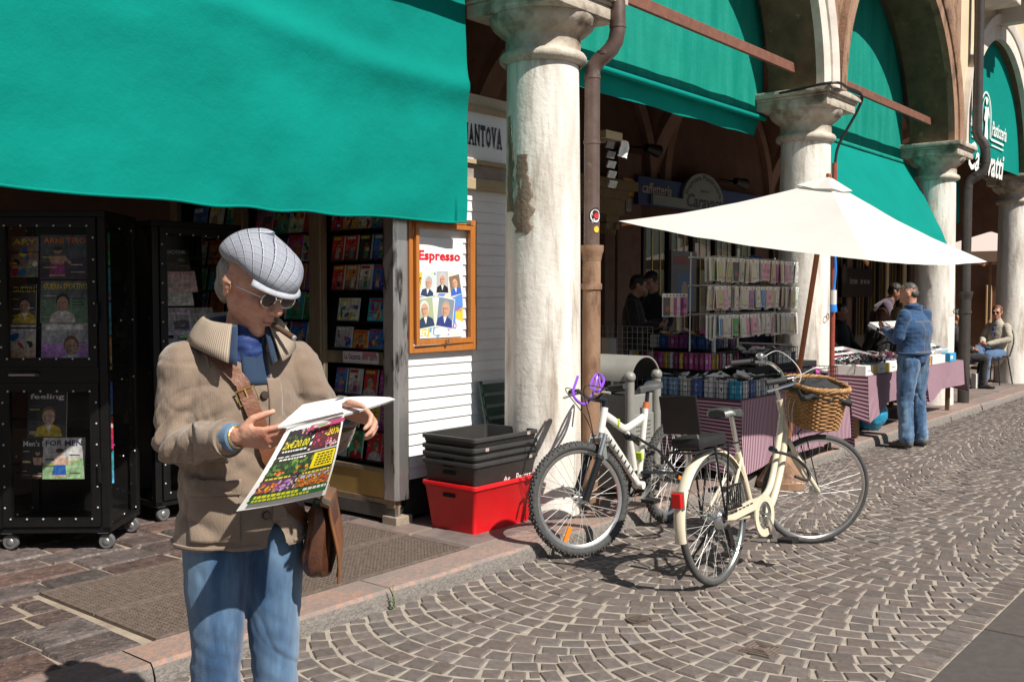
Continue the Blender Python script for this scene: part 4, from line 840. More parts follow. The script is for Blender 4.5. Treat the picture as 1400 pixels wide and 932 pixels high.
for k in range(7): magazine('magazine', 'bright magazine edge seen through the side pane of the castor rack', 'magazine', TR(r1p) @ Matrix.Rotation(.03,4,'Z') @ TR((.25,.12,.36+k*.2+(.06 if k > 2 else 0))) @ Matrix.Rotation(R(20),4,'Z') @ Matrix.Rotation(R(-6),4,'X'), .10,.19, 30+k, kind='scene', group='magazines at the side of the castor rack')
for x, z, w_, h_, tt, tc_, bgc, kd, lab in (
    (-.12,1.60,.22,.15,'DECOR',(.45,.6,.6),(.05,.05,.05),None,'dark magazine with pale title on the top row of the kiosk-side rack'),
    (-.09,1.47,.26,.14,'COUNTRY',(.75,.3,.4),(.7,.55,.55),None,'pink titled magazine leaning forward in the kiosk-side rack'),
    (-.11,1.38,.24,.14,'S.N. Chic',(.1,.1,.1),(.6,.6,.58),None,'pale magazine with black script title in the kiosk-side rack'),
    (-.12,1.19,.24,.18,'Hobby',(.5,.2,.4),(.62,.58,.6),'news','pale hobby magazine in the kiosk-side rack'),
    (.04,1.17,.28,.2,'MODERNE',(.4,.35,.3),(.5,.48,.45),'news','grey magazine with a building picture in the kiosk-side rack'),
    (-.14,.99,.2,.18,'CA',(.2,.3,.6),(.6,.6,.65),None,'pale blue titled magazine low in the kiosk-side rack'),
    (.03,.985,.28,.21,'ANTEPRIME',(.06,.06,.06),(.66,.65,.62),'news','white magazine with small seal and grey columns in the kiosk-side rack'),
    (-.05,.60,.25,.2,None,None,(.5,.3,.05),'scene','orange magazine in the lower door of the kiosk-side rack')):
    magazine('magazine', lab, 'magazine', rM(r2p, ANG, x, .07, z, 14), w_, h_, int(z*90+x*70), title=tt, tc=tc_ or (.8,.8,.8), bgc=bgc, kind=kd)
# green folded slatted chair leaning behind the column
t = thing('folding_chair', 'dark green slatted folding chair leaning between kiosk and column', 'chair', K(.75,-.14,0), ANG); M_dkgreen = mat('dark_green_paint', (.012,.05,.038), rough=.45)
for x in (0,.36): MB().bar((x,-.10,0),(x,.10,.86),.03,.02).build('rail', M_dkgreen, t, bevel=.003)
for k in range(8): z = .25+k*.08; MB().obox((.18,-.10+.2*z/.86-.014,z),(.38,.012,.06), Matrix.Rotation(R(-13),3,'X')).build('slat', M_dkgreen, t, bevel=.002)
# cables hanging near the capital
tag(MB().tube(smooth_path([(-.55,.55,2.86),(-.35,.62,2.84),(-.2,.7,3.0),(-.16,.72,3.3),(-.2,.75,3.7)]), .009, 6).tube(smooth_path([(-.6,.5,2.84),(-.2,.45,2.87),(.3,.5,2.86)]), .009, 6).build('hanging_cable', M_black, loc=A0, rz=ANG), 'thin cables hanging above the kiosk name board', 'cable')
# ================================================================ crates
M_red_pl = mat('red_plastic', (.62,.008,.012), (.55,.007,.01), rough=.42, scale=6, bump=.05, bscale=40); M_blk_pl = mat('black_plastic', (.028,.027,.026), (.035,.033,.031), rough=.48, scale=10, bump=.08, bscale=60)
def rrect(w_, d_, r_, z, n=5):
    o = []
    for cx, cy, a0 in ((w_/2-r_,d_/2-r_,0),(-w_/2+r_,d_/2-r_,90),(-w_/2+r_,-d_/2+r_,180),(w_/2-r_,-d_/2+r_,270)):
        for k in range(n+1): a = R(a0+90*k/n); o.append((cx+r_*math.cos(a), cy+r_*math.sin(a), z))
    return o
def crate(label, base, m, text=None, stickers=(), turn=0):
    t = thing('crate', label, 'crate', W(-.545, .075, PZ+base), ANG + turn, 'plastic crates stacked by the column')
    W0, D0, W1, D1, H, T = .535, .365, .595, .425, .30, .003; rings = [rrect(W0,D0,.02,.0), rrect(W0,D0,.025,.004), rrect(W1,D1,.025,H-.045), rrect(W1+.006,D1+.006,.025,H-.04), rrect(W1+.008,D1+.008,.025,H-.028), rrect(W1+.03,D1+.03,.03,H-.024), rrect(W1+.03,D1+.03,.03,H-.004), rrect(W1+.024,D1+.024,.03,H), rrect(W1-.004,D1-.004,.025,H), rrect(W1-2*T-.002,D1-2*T-.002,.022,H-.04), rrect(W0-2*T,D0-2*T,.022,T+.004), rrect(.02,.02,.009,T+.004)]
    n = len(rings[0]); vs = [p for r_ in rings for p in r_]; fs = [tuple(range(n))[::-1]]
    for i in range(len(rings)-1):
        for k in range(n): fs.append((i*n+k, i*n+(k+1)%n, (i+1)*n+(k+1)%n, (i+1)*n+k))
    fs.append(tuple((len(rings)-1)*n+k for k in range(n)))
    MB().add(vs, fs).build('tub', m, t, smooth=True)
    for s in (-1,1): MB().obox((s*(W1/2+.0005),0,H-.075),(.008,.10,.022)).build('hand_slot', mat('slot_'+m.name, (.006,.006,.006), rough=.9), t, bevel=.004)
    for (x, y, side) in stickers: MB().obox((x, -(D1/2+.0165), H-.014+y),(.03,.002,.02)).build('sticker', mat('sticker', (.55,.5,.48), (.35,.2,.18), rough=.5, scale=90), t)
    if text:
        zz_ = lambda y: -(D0/2+(D1-D0)/2*(y/(H-.045)))-.0012
        sh = Sheet(lambda x, y, l: (x, zz_(y)-l, y)); sh.text('Ag.', -.02, .142, .055, .185, (.75,.74,.7), .01).text('Pedrazzi', .105, .142, .285, .19, (.75,.74,.7), .01); sh.mb.build('lettering', M_print, t, fix=False)
    return t
crate('red plastic crate holding the stack of black crates', .0, M_red_pl)
crate('lowest black crate, with white lettering, sitting in the red crate', .139, M_blk_pl, True, ((.22,0,0),))
crate('second black crate from the bottom of the stack', .184, M_blk_pl, turn=R(.4)); crate('third black crate up, just under the top one', .229, M_blk_pl, stickers=((-.20,0,0),), turn=R(-.4)); crate('topmost open black crate of the stack', .289, M_blk_pl, stickers=((.2,0,0),))
# ================================================================ bicycles (local frame: x forward, y left, z up; origin at rear tyre contact)
M_tyre = mat('tyre', (.045,.045,.045), (.07,.068,.065), rough=.85, scale=40); M_alu = mat('aluminium', (.62,.62,.61), rough=.28, metal=.95); M_chrome = mat('chrome', (.75,.75,.75), rough=.12, metal=1); M_spoke = mat('spoke_steel', (.60,.60,.58), rough=.5, metal=.3)
M_blackp = mat('black_gloss', (.012,.012,.013), rough=.25); M_rubber = mat('grip_rubber', (.02,.02,.02), rough=.7); M_wpaint = mat('white_paint', (.72,.71,.66), (.66,.65,.60), rough=.28, scale=6, coat=.4); M_cpaint = mat('cream_paint', (.70,.62,.47), (.64,.56,.41), rough=.28, scale=5, coat=.4, c3=(.35,.22,.12), s3=14, lo3=.70, hi3=.76)
M_orefl = mat('orange_reflector', (.75,.20,.01), rough=.25); M_rrefl = mat('red_reflector', (.6,.01,.01), rough=.25)
def wheel(parent, M, r, tr, rim_m, knob=False, nsp=32, name='wheel', refl=None):
    rt = MB(); rc = r-tr
    w_ = rt.tube([(.012*0, y, 0) for y in (-.05,.05)], .016, 12).tube([(0,y,0) for y in (-.03,-.026)], .028, 14).tube([(0,y,0) for y in (.026,.03)], .028, 14).build(name, M_alu, parent, smooth=True); w_.matrix_local = M
    ty = MB(); N = 72
    ty.tube([(rc*math.cos(2*math.pi*k/N),0,rc*math.sin(2*math.pi*k/N)) for k in range(N)], tr, 12, closed=True, ref=(0,1,0))
    if knob:
        for k in range(96):
            a = 2*math.pi*k/96
            for y, rr in ((-.6,.78),(0.,1.0),(.6,.78)) if k % 2 else ((-.3,.95),(.3,.95),(.85,.5),(-.85,.5)):
                q = rc+tr*rr; ty.obox((q*math.cos(a), y*tr, q*math.sin(a)), (.010,.011,.010), Matrix.Rotation(-a,3,'Y'))
    ty.build('tyre', M_tyre, w_, smooth=True)
    rm = MB(); N = 64; r0 = rc-tr*.75; vs = []; fs = []; rd = .024 if knob else .012; pr = [(r0+.012,-.013),(r0-rd*.5,-.013),(r0-rd,-.006),(r0-rd,.006),(r0-rd*.5,.013),(r0+.012,.013)]
    for k in range(N):
        a = 2*math.pi*k/N; vs += [(q*math.cos(a), y, q*math.sin(a)) for q, y in pr]
    K_ = len(pr)
    for k in range(N):
        for j in range(K_): fs.append((k*K_+j, k*K_+(j+1)%K_, ((k+1)%N)*K_+(j+1)%K_, ((k+1)%N)*K_+j))
    rm.add(vs, fs).build('rim', rim_m, w_, smooth=True)
    sp = MB()
    for k in range(nsp):
        a = 2*math.pi*k/nsp; s = 1 if k % 2 else -1; a2 = a + (.95 if (k//2) % 2 else -.95)
        sp.tube([((r0-.008)*math.cos(a), s*.004, (r0-.008)*math.sin(a)), (.026*math.cos(a2), s*.028, .026*math.sin(a2))], .0017 if knob else .0011, 4, caps=False)
    tag(sp.build('spokes', M_spoke, w_), kind='stuff')
    if refl is not None:
        d = Vector((math.cos(refl),0,math.sin(refl))); MB().obox(d*r*.66, (.10,.012,.028), Matrix.Rotation(-refl,3,'Y')).build('reflector', M_orefl, w_, bevel=.005)
    return w_
def rotabout(p, axis, ang): return TR(p) @ Matrix.Rotation(ang, 4, axis) @ TR(-Vector(p))
def xf(mb, M): mb.v = [tuple(M @ Vector(p)) for p in mb.v]; return mb
def saddle(parent, c, m, L_=.26, wd=.14):
    mb = MB(); vs = []; N = 10
    for i in range(N+1):
        f = i/N; x = -L_*.5 + L_*f; h = wd/2*(max(.20, 1-1.7*(f-.22)) if f > .22 else .55+2.05*f) ; 
        for k in range(10):
            a = math.pi*(k/9); vs.append((c[0]+x, c[1]+h*math.cos(a), c[2]+ .034*math.sin(a)**.6 + .026*(1-f)**2 - .008*(1 if k in (0,9) else 0) - .012*f - .02*max(0,.15-f)/.15))
    fs = [(i*10+k, i*10+k+1, (i+1)*10+k+1, (i+1)*10+k) for i in range(N) for k in range(9)] + [tuple(range(10)), tuple(N*10+k for k in range(10))] + [(i*10, (i+1)*10, (i+1)*10+9, i*10+9) for i in range(N)]
    return mb.add(vs, fs).build('saddle', m, parent, smooth=True)
def crankset(parent, c, r, side, ring_m, ang, arm=.165):
    y = side*.065; mb = MB()
    mb.lathe([(r*.80,-.003),(r,-.003),(r,.003),(r*.80,.003),(r*.80,-.003)], 36, (c[0],y,c[1]), M=Matrix.Rotation(R(90),3,'X'))
    for k in range(5): a = 2*math.pi*k/5; mb.bar((c[0],y,c[1]), (c[0]+r*.85*math.cos(a), y, c[1]+r*.85*math.sin(a)), .02, .005, ref=(0,1,0))
    cr = mb.build('crank', ring_m, parent)
    for s, a in ((side, ang), (-side, ang+math.pi)):
        e = (c[0]+arm*math.cos(a), s*.10, c[1]+arm*math.sin(a)); MB().bar((c[0],s*.082,c[1]), e, .026, .013, ref=(0,1,0)).build('crank_arm', M_alu, cr, bevel=.003)
        p = MB().box(e[0]-.045,e[0]+.045,min(e[1]+s*.02,e[1]+s*.11),max(e[1]+s*.02,e[1]+s*.11),e[2]-.012,e[2]+.012).build('pedal', M_blackp, cr, bevel=.004)
    return cr
# ---- white mountain bike, front wheel turned
rear = Vector((1.06,6.70,0)); front = Vector((.40,5.77,0)); hd = math.atan2(front.y-rear.y, front.x-rear.x); WB = 1.10
bk1 = thing('mountain_bike', 'white mountain bike with knobbly tyres and front wheel turned, locked by the downpipe', 'bicycle', rear, hd)
r = .335; hub_r = (0,0,r); hub_f = Vector((WB,0,r)); HT = Vector((.865,0,.845)); HBt = Vector((.905,0,.715)); axis = (HT-HBt).normalized()
S = rotabout(HT, axis, R(-29)) if False else rotabout(HT, axis, R(29)*-1)
wheel(bk1, TR(hub_r), r, .026, M_alu, True, name='wheel', refl=R(200)); wheel(bk1, S @ TR(hub_f), r, .026, M_alu, True, refl=R(-62))
fr = MB()
fr.tube([HBt-axis*.01, HT+axis*.02], .022, 14)
fr.tube(smooth_path([HT-axis*.03, (.76,0,.765), (.62,0,.70), (.50,0,.715), (.375,0,.745)]), [(.026,.018)]*25, 12)
fr.tube([HBt+axis*.02, (.66,0,.53), (.45,0,.335)], [(.03,.02),(.027,.019),(.026,.02)], 12)
fr.tube([(.335,0,.80),(.42,0,.36)], .019, 12).tube([(.42,-.035,.315),(.42,.035,.315)], .026, 14).tube(smooth_path([(.60,0,.69),(.53,0,.60),(.47,0,.42)]), [(.02,.014)]*13, 10)
fr.build('frame', M_wpaint, bk1, smooth=True)
sw = MB()
for s in (-1,1):
    sw.tube([(.44,s*.03,.40),(.2,s*.055,.37),(0,s*.065,r)], .011, 8).tube([(.50,s*.03,.63),(.25,s*.05,.52),(0,s*.065,r)], .010, 8)
sw.build('swing_arm', M_blackp, bk1, smooth=True)
MB().tube([(.60,0,.66),(.44,0,.60)], .016, 10).tube([(.57,0,.648),(.49,0,.618)], .026, 12).build('shock', M_blackp, bk1, smooth=True)
for k in range(7):
    f = .18+.1*k; p = HBt.lerp(Vector((.45,0,.335)), f); MB().obox((p.x,-.0215,p.z), (.03,.002,.012), Matrix.Rotation(R(40),3,'Y')).build('decal', M_blackp, bk1); MB().obox((p.x,.0215,p.z), (.03,.002,.012), Matrix.Rotation(R(40),3,'Y')).build('decal', M_blackp, bk1)
M_lime = mat('lime', (.45,.6,.03), rough=.4)
for x, z in ((.42,.50),(.72,.745)): MB().obox((x,0,z),(.02,.044,.05), Matrix.Rotation(R(10),3,'Y')).build('lime_decal', M_lime, bk1)
cp = HBt - axis*.05; fk = MB()
fk.bar(cp+Vector((0,-.075,0)), cp+Vector((0,.075,0)), .035, .05); fk.tube([HBt, cp-axis*.0], .02, 10)
xf(fk, S).build('fork_crown', M_alu, bk1, bevel=.006)
fo = hub_f - cp
for s in (-1,1):
    up = MB().tube([cp+Vector((0,s*.068,.03)), cp+fo*.45+Vector((0,s*.068,0))], .016, 10); xf(up, S).build('fork_stanchion', M_alu, bk1, smooth=True)
    lo_ = MB().tube([cp+fo*.28+Vector((0,s*.068,0)), hub_f+Vector((0,s*.064,-.01))], .022, 12); xf(lo_, S).build('fork_leg', M_blackp, bk1, smooth=True)
    xf(MB().tube([cp+fo*.28+Vector((0,s*.068,0)), cp+fo*.33+Vector((0,s*.068,0))], .026, 12), S).build('fork_seal', M_rubber, bk1, smooth=True)
xf(MB().obox(cp+fo*.22+Vector((-.03,.05,0)),(.03,.02,.09)).obox(cp+fo*.22+Vector((-.03,-.05,0)),(.03,.02,.09)).bar(cp+fo*.1+Vector((-.03,-.06,0)),cp+fo*.1+Vector((-.03,.06,0)),.02), S).build('brake', M_alu, bk1, bevel=.004)
hbz = HT + axis*.055; st_ = hbz + Vector((.09,0,.02))
xf(MB().tube([HT+axis*.01, hbz], .024, 12).tube([hbz, st_], .02, 12), S).build('stem', M_blackp, bk1, smooth=True)
bar = smooth_path([st_+Vector((-.03,-.31,.05)), st_+Vector((-.01,-.17,.045)), st_+Vector((0,-.05,0)), st_+Vector((0,.05,0)), st_+Vector((-.01,.17,.045)), st_+Vector((-.03,.31,.05))])
xf(MB().tube(bar, .0125, 10), S).build('handlebar', M_blackp, bk1, smooth=True)
for s in (0,1):
    e = bar[0] if s == 0 else bar[-1]; i_ = bar[5] if s == 0 else bar[-6]; d = (e-i_).normalized()
    xf(MB().tube([e-d*.13, e+d*.004], .0175, 12), S).build('grip', M_rubber, bk1, smooth=True)
    xf(MB().tube([e-d*.15+Vector((.02,0,-.01)), e-d*.12+Vector((.06,0,-.02)), e-d*.04+Vector((.07,0,-.03))], .008, 8), S).build('brake_lever', M_alu, bk1, smooth=True)
    xf(MB().tube(smooth_path([e-d*.16, e-d*.2+Vector((.12,0,.02)), HT+Vector((.12,(.02 if s else -.02),-.05)), cp+Vector((.03,0,-.05))]), .003, 6), S).build('brake_cable', M_rubber, bk1)
MB().tube([(.335,0,.78),(.305,0,.925)], .0135, 12).build('seat_post', M_blackp, bk1, smooth=True); MB().tube([(.333,0,.80),(.326,0,.84)], .021, 12).build('orange_strap', mat('dull_orange', (.5,.13,.04), rough=.6), bk1)
saddle(bk1, (.30,0,.925), mat('grey_saddle', (.05,.05,.05), (.07,.07,.07), rough=.45, scale=10))
crankset(bk1, (.42,.315), .085, -1, M_blackp, R(160))
ch = MB(); ch.tube([(.42,-.055,.40),(0,-.055,.385)], .005, 6).tube([(.42,-.055,.23),(.05,-.055,.25),(0,-.055,.29)], .005, 6); ch.build('chain', M_rust, bk1)
MB().lathe([(.02,-.008),(.05,-.008),(.05,.008),(.02,.008)], 20, (0,-.055,r), M=Matrix.Rotation(R(90),3,'X')).build('sprocket', M_zinc, bk1); MB().bar((0,-.07,.30),(.03,-.07,.21),.03,.02).build('derailleur', M_blackp, bk1)
MB().obox((-.30,0,.70-.28),(.02,.05,.12), Matrix.Rotation(R(20),3,'Y')).build('rear_reflector', M_orefl, bk1, bevel=.006)
MB().tube(smooth_path([(-.02,.02,.62),(-.18,.02,.70),(-.30,0,.66)]), [(.004,.03)]*13, 8).build('mud_flap', M_zinc, bk1)
# purple cable lock around the downpipe and bars
pl = [W(.245+.075*math.cos(q), -.225+.085*math.sin(q), 1.02+.05*math.sin(q*2)) for q in [k*.5 for k in range(13)]]
e1 = at_depth(792, 548, 5.95); e2 = at_depth(830, 520, 6.1)
tag(MB().tube(smooth_path([at_depth(790,515,6.2), at_depth(784,540,6.0), at_depth(800,553,5.95), at_depth(812,535,6.2), at_depth(818,512,6.3), at_depth(826,520,6.2), at_depth(818,535,6.1), at_depth(808,528,6.25), at_depth(816,512,6.35), at_depth(822,530,6.3)], 8), .0085, 8).build('bicycle_lock', mat('purple_cable', (.22,.06,.55), rough=.35), loc=(0,0,0)), 'purple coiled cable lock hanging at the mountain bike handlebar', 'bike lock')
# ---- cream city bike with basket
rear = Vector((1.093,5.22,0)); WB = 1.17; hd = ANG - R(.5)
bk2 = thing('city_bike', 'cream step-through bicycle with wicker basket and black child seat', 'bicycle', rear, hd); bk2.rotation_euler = (R(-4.5), 0, hd)
r = .348; hub_r = Vector((0,0,r)); hub_f = Vector((WB,0,r)); HT = Vector((.885,0,.90)); HBt = Vector((.945,0,.70)); axis = (HT-HBt).normalized()
S = rotabout(HT, axis, R(-43))
wheel(bk2, TR(hub_r), r, .018, M_alu, refl=None, nsp=36); wheel(bk2, S @ TR(hub_f), r, .018, M_alu, nsp=36)
BB = Vector((.45,0,.295)); fr = MB()
fr.tube([HBt-axis*.01, HT+axis*.01], .021, 14)
fr.tube(smooth_path([HBt+axis*.13, (.80,0,.60), (.66,0,.40), BB+Vector((.0,0,.06))]), .0185, 12).tube(smooth_path([HBt+axis*.02, (.84,0,.50), (.66,0,.30), BB]), .0215, 12)
fr.tube([BB, (.315,0,.665)], .018, 12).tube([BB+Vector((0,-.038,0)), BB+Vector((0,.038,0))], .025, 14)
for s in (-1,1): fr.tube([BB+Vector((-.03,s*.02,0)), (.2,s*.045,.32), hub_r+Vector((0,s*.062,0))], .010, 8).tube([(.325,s*.015,.63),(.16,s*.045,.48),hub_r+Vector((0,s*.062,0))], .009, 8)
fr.build('frame', M_cpaint, bk2, smooth=True)
cp = HBt - axis*.03
for s in (-1,1):
    xf(MB().tube(smooth_path([cp+Vector((0,s*.02,0)), cp+Vector((.015,s*.045,-.04)), cp.lerp(hub_f,.6)+Vector((-.012,s*.052,0)), hub_f+Vector((0,s*.05,0))]), [.0145]*18+[.010], 10), S).build('fork_blade', M_cpaint, bk2, smooth=True)
    xf(MB().tube([hub_f+Vector((0,s*.055,0)), hub_f+Vector((-.12,s*.06,.34)), hub_f+Vector((-.03,s*.11,.40))], .004, 6), S).build('basket_stay', M_blackp, bk2)
def fender(M, c, rr, a0, a1, m):
    vs = []; fs = []; N = 28; pr = [(-.032,-.016),(-.028,-.004),(-.016,.004),(0,.007),(.016,.004),(.028,-.004),(.032,-.016)]; K_ = len(pr)
    for i in range(N+1):
        a = R(a0+(a1-a0)*i/N); vs += [(c[0]+(rr+h)*math.cos(a), c[1]+y, c[2]+(rr+h)*math.sin(a)) for y, h in pr]
    for i in range(N):
        for j in range(K_-1): fs.append((i*K_+j, i*K_+j+1, (i+1)*K_+j+1, (i+1)*K_+j))
    xf(MB().add(vs, fs), M).build('fender', m, bk2, smooth='all')
fender(Matrix(), hub_r, r+.022, 25, 190, M_cpaint)
for s in (-1,1): MB().tube([hub_r+Vector((0,s*.065,0)), hub_r+Vector((-.30,s*.035,.20))], .003, 6).build('fender_stay', M_chrome, bk2)
MB().obox((-.365,0,.50),(.022,.055,.075), Matrix.Rotation(R(0),3,'Y')).build('tail_light', M_rrefl, bk2, bevel=.006); MB().obox((-.352,0,.50),(.012,.065,.09)).build('tail_light_base', M_alu, bk2)
# bars
hbz = HT + axis*.13
xf(MB().tube([HT, hbz], .0145, 12).tube([hbz, hbz+Vector((.05,0,.015))], .013, 10), S).build('stem', M_alu, bk2, smooth=True); c0 = hbz+Vector((.05,0,.015))
for s in (-1,1):
    pth = smooth_path([c0, c0+Vector((.01,s*.10,.03)), c0+Vector((-.02,s*.20,.055)), c0+Vector((-.10,s*.255,.05)), c0+Vector((-.22,s*.27,.035))])
    xf(MB().tube(pth, .0112, 10), S).build('handlebar', M_chrome, bk2, smooth=True)
    e = pth[-1]; d = (pth[-1]-pth[-4]).normalized(); xf(MB().tube([e-d*.115, e+d*.012], .0175, 12), S).build('grip', M_rubber, bk2, smooth=True)
    xf(MB().tube([e-d*.115, e-d*.155], .021, 12), S).build('shifter', M_blackp, bk2, smooth=True)
    xf(MB().tube(smooth_path([e-d*.15+Vector((0,-s*.01,0)), e-d*.14+Vector((0,s*.05,-.01)), e-d*.06+Vector((0,s*.06,-.02)), e+d*.02+Vector((0,s*.05,-.035))]), [(.007,.011)]*19, 8), S).build('brake_lever', M_chrome, bk2, smooth=True)
    xf(MB().tube(smooth_path([e-d*.16, e-d*.26+Vector((.03,0,.05)), c0+Vector((.13,s*.05,.02)), c0+Vector((.06,s*.03,-.16)), HBt+Vector((.04,s*.015,0))]), .0028, 6), S).build('cable', mat('white_cable', (.6,.6,.58), rough=.4), bk2)
xf(MB().ell(c0+Vector((-.06,.235,.09)), (.028,.028,.022), 14, 8), S).build('bell', M_chrome, bk2, smooth=True)
# seat, rack and child seat
MB().tube([(.335,0,.60),(.262,0,.875)], .0135, 12).build('seat_post', M_alu, bk2, smooth=True); saddle(bk2, (.235,0,.878), mat('saddle_pattern', (.025,.028,.028), (.09,.10,.095), rough=.4, scale=160, lo=.5, hi=.54), .27, .19)
rk = MB()
for s in (-1,1): rk.tube([(.24,s*.05,.73),(-.32,s*.065,.735)], .006, 8).tube([hub_r+Vector((0,s*.075,0)),(-.06,s*.065,.735)], .006, 8).tube([hub_r+Vector((0,s*.075,0)),(.10,s*.06,.735)], .006, 8)
for x in (-.32,-.2,-.08,.04,.14): rk.tube([(x,-.065,.735),(x,.065,.735)], .005, 8)
rk.build('luggage_rack', M_blackp, bk2, smooth=True)
MB().obox((-.105,0,.775),(.30,.17,.06)).build('child_seat_cushion', mat('black_vinyl', (.015,.015,.015), (.022,.022,.022), rough=.4, scale=30), bk2, bevel=.022, smooth=True)
MB().obox((-.285,0,.925),(.014,.215,.20), Matrix.Rotation(R(-8),3,'Y')).build('child_seat_backrest', M_blackp, bk2, bevel=.005)
MB().tube(smooth_path([(-.22,-.07,.76),(-.262,-.07,.86),(-.270,-.05,.915),(-.272,0,.925),(-.270,.05,.915),(-.262,.07,.86),(-.22,.07,.76)]), .006, 8).build('backrest_loop', M_chrome, bk2, smooth=True)
mb = MB(); 
for k in range(7): mb.box(-.02+k*.022,-.012+k*.022,-.105,-.100,.40,.53)
mb.box(-.025,.125,-.107,-.098,.40,.41).box(-.025,.125,-.107,-.098,.52,.53).build('foot_guard', M_blackp, bk2)
# chain guard, crank, gears, stand
gu = MB(); poly = [(BB.x+.115*math.cos(R(a)), BB.z+.115*math.sin(R(a))) for a in range(-110, 111, 10)] + [(.25,.40),(.02,.385),(.02,.335),(.22,.31),(.38,.30)]
hole = None
gu.prism([(.44,.405),(.30,.405),(.02,.385),(.0,.345),(.10,.33),(.36,.345),(.40,.36)], -.072, -.060); gu.lathe([(.078,-.004),(.118,-.004),(.118,.004),(.078,.004),(.078,-.004)], 40, (BB.x,-.07,BB.z), M=Matrix.Rotation(R(90),3,'X'))
gu.build('chain_guard', M_cpaint, bk2, smooth=True)
for k in range(6): MB().obox((.07+k*.045,-.074,.372+k*.003),(.03,.003,.006)).build('guard_slot', M_blackp, bk2)
crankset(bk2, (BB.x,BB.z), .078, -1, M_alu, R(-62))
MB().lathe([(.02,-.016),(.055,-.016),(.05,0),(.04,.016),(.02,.016)], 20, (0,-.045,r), M=Matrix.Rotation(R(90),3,'X')).build('sprocket', M_zinc, bk2); MB().bar((0,-.075,.31),(.04,-.075,.21),.035,.02).lathe([(.006,-.006),(.024,-.006),(.024,.006),(.006,.006)], 12, (.045,-.075,.20), M=Matrix.Rotation(R(90),3,'X')).build('derailleur', M_blackp, bk2)
MB().tube([(.40,-.06,.19),(.045,-.06,.18)], .0045, 6).build('chain', M_rust, bk2); MB().tube([(.10,.06,.30),(-.02,.20,.035),(-.035,.215,.012)], .0085, 8).build('kickstand', M_blackp, bk2, smooth=True)
MB().tube(smooth_path([(.70,-.04,.62),(.78,-.06,.60),(.90,-.07,.56),(1.0,-.08,.50),(1.02,-.10,.44),(.97,-.10,.42),(.90,-.06,.45)]), .009, 8).build('cable_lock', M_rubber, bk2, smooth=True); MB().tube([(.70,-.04,.625),(.655,-.035,.645)], .017, 10).build('lock_head', M_blackp, bk2)
# wicker basket: woven loops round stakes, steered with the bars
M_wick = mat('wicker', (.30,.145,.048), (.44,.245,.095), rough=.55, scale=40, bump=.3, bscale=150)
bkc = Vector((HT.x+.225, 0, .765)); wb = MB(); H_ = .24; NS = 34
def brim(f, t):          # superellipse outline growing upwards
    a = .120+.032*t; b = .158+.040*t; c, s = math.cos(f), math.sin(f); e = .6
    return (a*math.copysign(abs(c)**e, c), b*math.copysign(abs(s)**e, s))
for j in range(21):
    t_ = j/20; pts = []
    for k in range(NS*4):
        f = 2*math.pi*k/(NS*4); x, y = brim(f, t_); o_ = 1 + .028*math.cos(NS/2*f*2/2 + math.pi*j)*1.0; pts.append((bkc.x+x*o_, y*o_, bkc.z+H_*t_))
    wb.tube(pts, .0062, 5, closed=True)
xf(wb, S); B_ = wb.build('basket', M_wick, bk2, smooth=True)
st2 = MB()
for k in range(NS):
    f = 2*math.pi*k/NS; x0, y0 = brim(f, 0); x1, y1 = brim(f, 1); st2.tube([(bkc.x+x0,y0,bkc.z),(bkc.x+x1,y1,bkc.z+H_)], .004, 5)
xf(st2, S).build('stakes', M_wick, B_)
rim_ = MB()
for ph in (0, 2.1, 4.2):
    pts = []
    for k in range(120):
        f = 2*math.pi*k/120; x, y = brim(f, 1.02); pts.append((bkc.x+x*(1+.035*math.cos(14*f+ph)), y*(1+.035*math.cos(14*f+ph)), bkc.z+H_+.006+.008*math.sin(14*f+ph)))
    rim_.tube(pts, .009, 6, closed=True)
xf(rim_, S).build('braided_rim', M_wick, B_, smooth=True)
xf(MB().prism([(bkc.x+brim(2*math.pi*k/30,0)[0], brim(2*math.pi*k/30,0)[1]) for k in range(30)], bkc.z-.004, bkc.z+.004, 'z'), S).build('basket_floor', M_wick, B_)
bg_ = MB().grid(lambda u, v: (bkc.x-.165+.30*u, -.20+.34*v, bkc.z+.225+.075*math.sin(u*2.4)*math.sin(v*3)+.035*noise.noise(Vector((u*5,v*5,2)))-.05*u), 24, 24); bgo = xf(bg_, S).build('black_bag', mat('black_cloth', (.012,.012,.013), (.02,.02,.022), rough=.8, scale=20, bump=.3, bscale=30), None, smooth='all')
bgo.modifiers.new('t','SOLIDIFY').thickness = .03; bgo.matrix_world = TR(rear) @ Matrix.Rotation(hd,4,'Z') @ Matrix.Rotation(R(-4.5),4,'X'); tag(bgo, 'crumpled black bag lying in the wicker basket', 'bag')
# ================================================================ trash bin
M_bin = mat('grey_enamel', (.25,.245,.22), (.21,.205,.185), rough=.45, scale=6)
t = thing('litter_bin', 'grey metal litter bin with domed lid and ball-topped posts', 'litter bin', W(.82,-.10,PZ), ANG)
for x in (-.18,.18):
    for y in (-.18,.18):
        p = MB().tube([(x,y,0),(x,y,.84)], .033, 16).build('post', M_bin, t, smooth=True); MB().ell((x,y,.872), .042, 16, 10).build('ball', M_bin, p, smooth=True)
MB().box(-.165,.165,-.165,.165,.06,.74).build('body', M_bin, t, bevel=.01); MB().box(-.14,.14,-.185,-.164,.10,.60).build('front_door', M_bin, t, bevel=.006)
m_ = MB()
for i in range(5):
    for k in range(9): m_.box(-.10+k*.022,-.088+k*.022,-.188,-.184,.42+i*.03,.426+i*.03)
tag(m_.build('vent_slots', M_dark, t), kind='stuff')
MB().box(-.02,.02,-.19,-.18,.62,.66).build('lock', M_zinc, t)
m_ = MB(); vs = []; N = 20
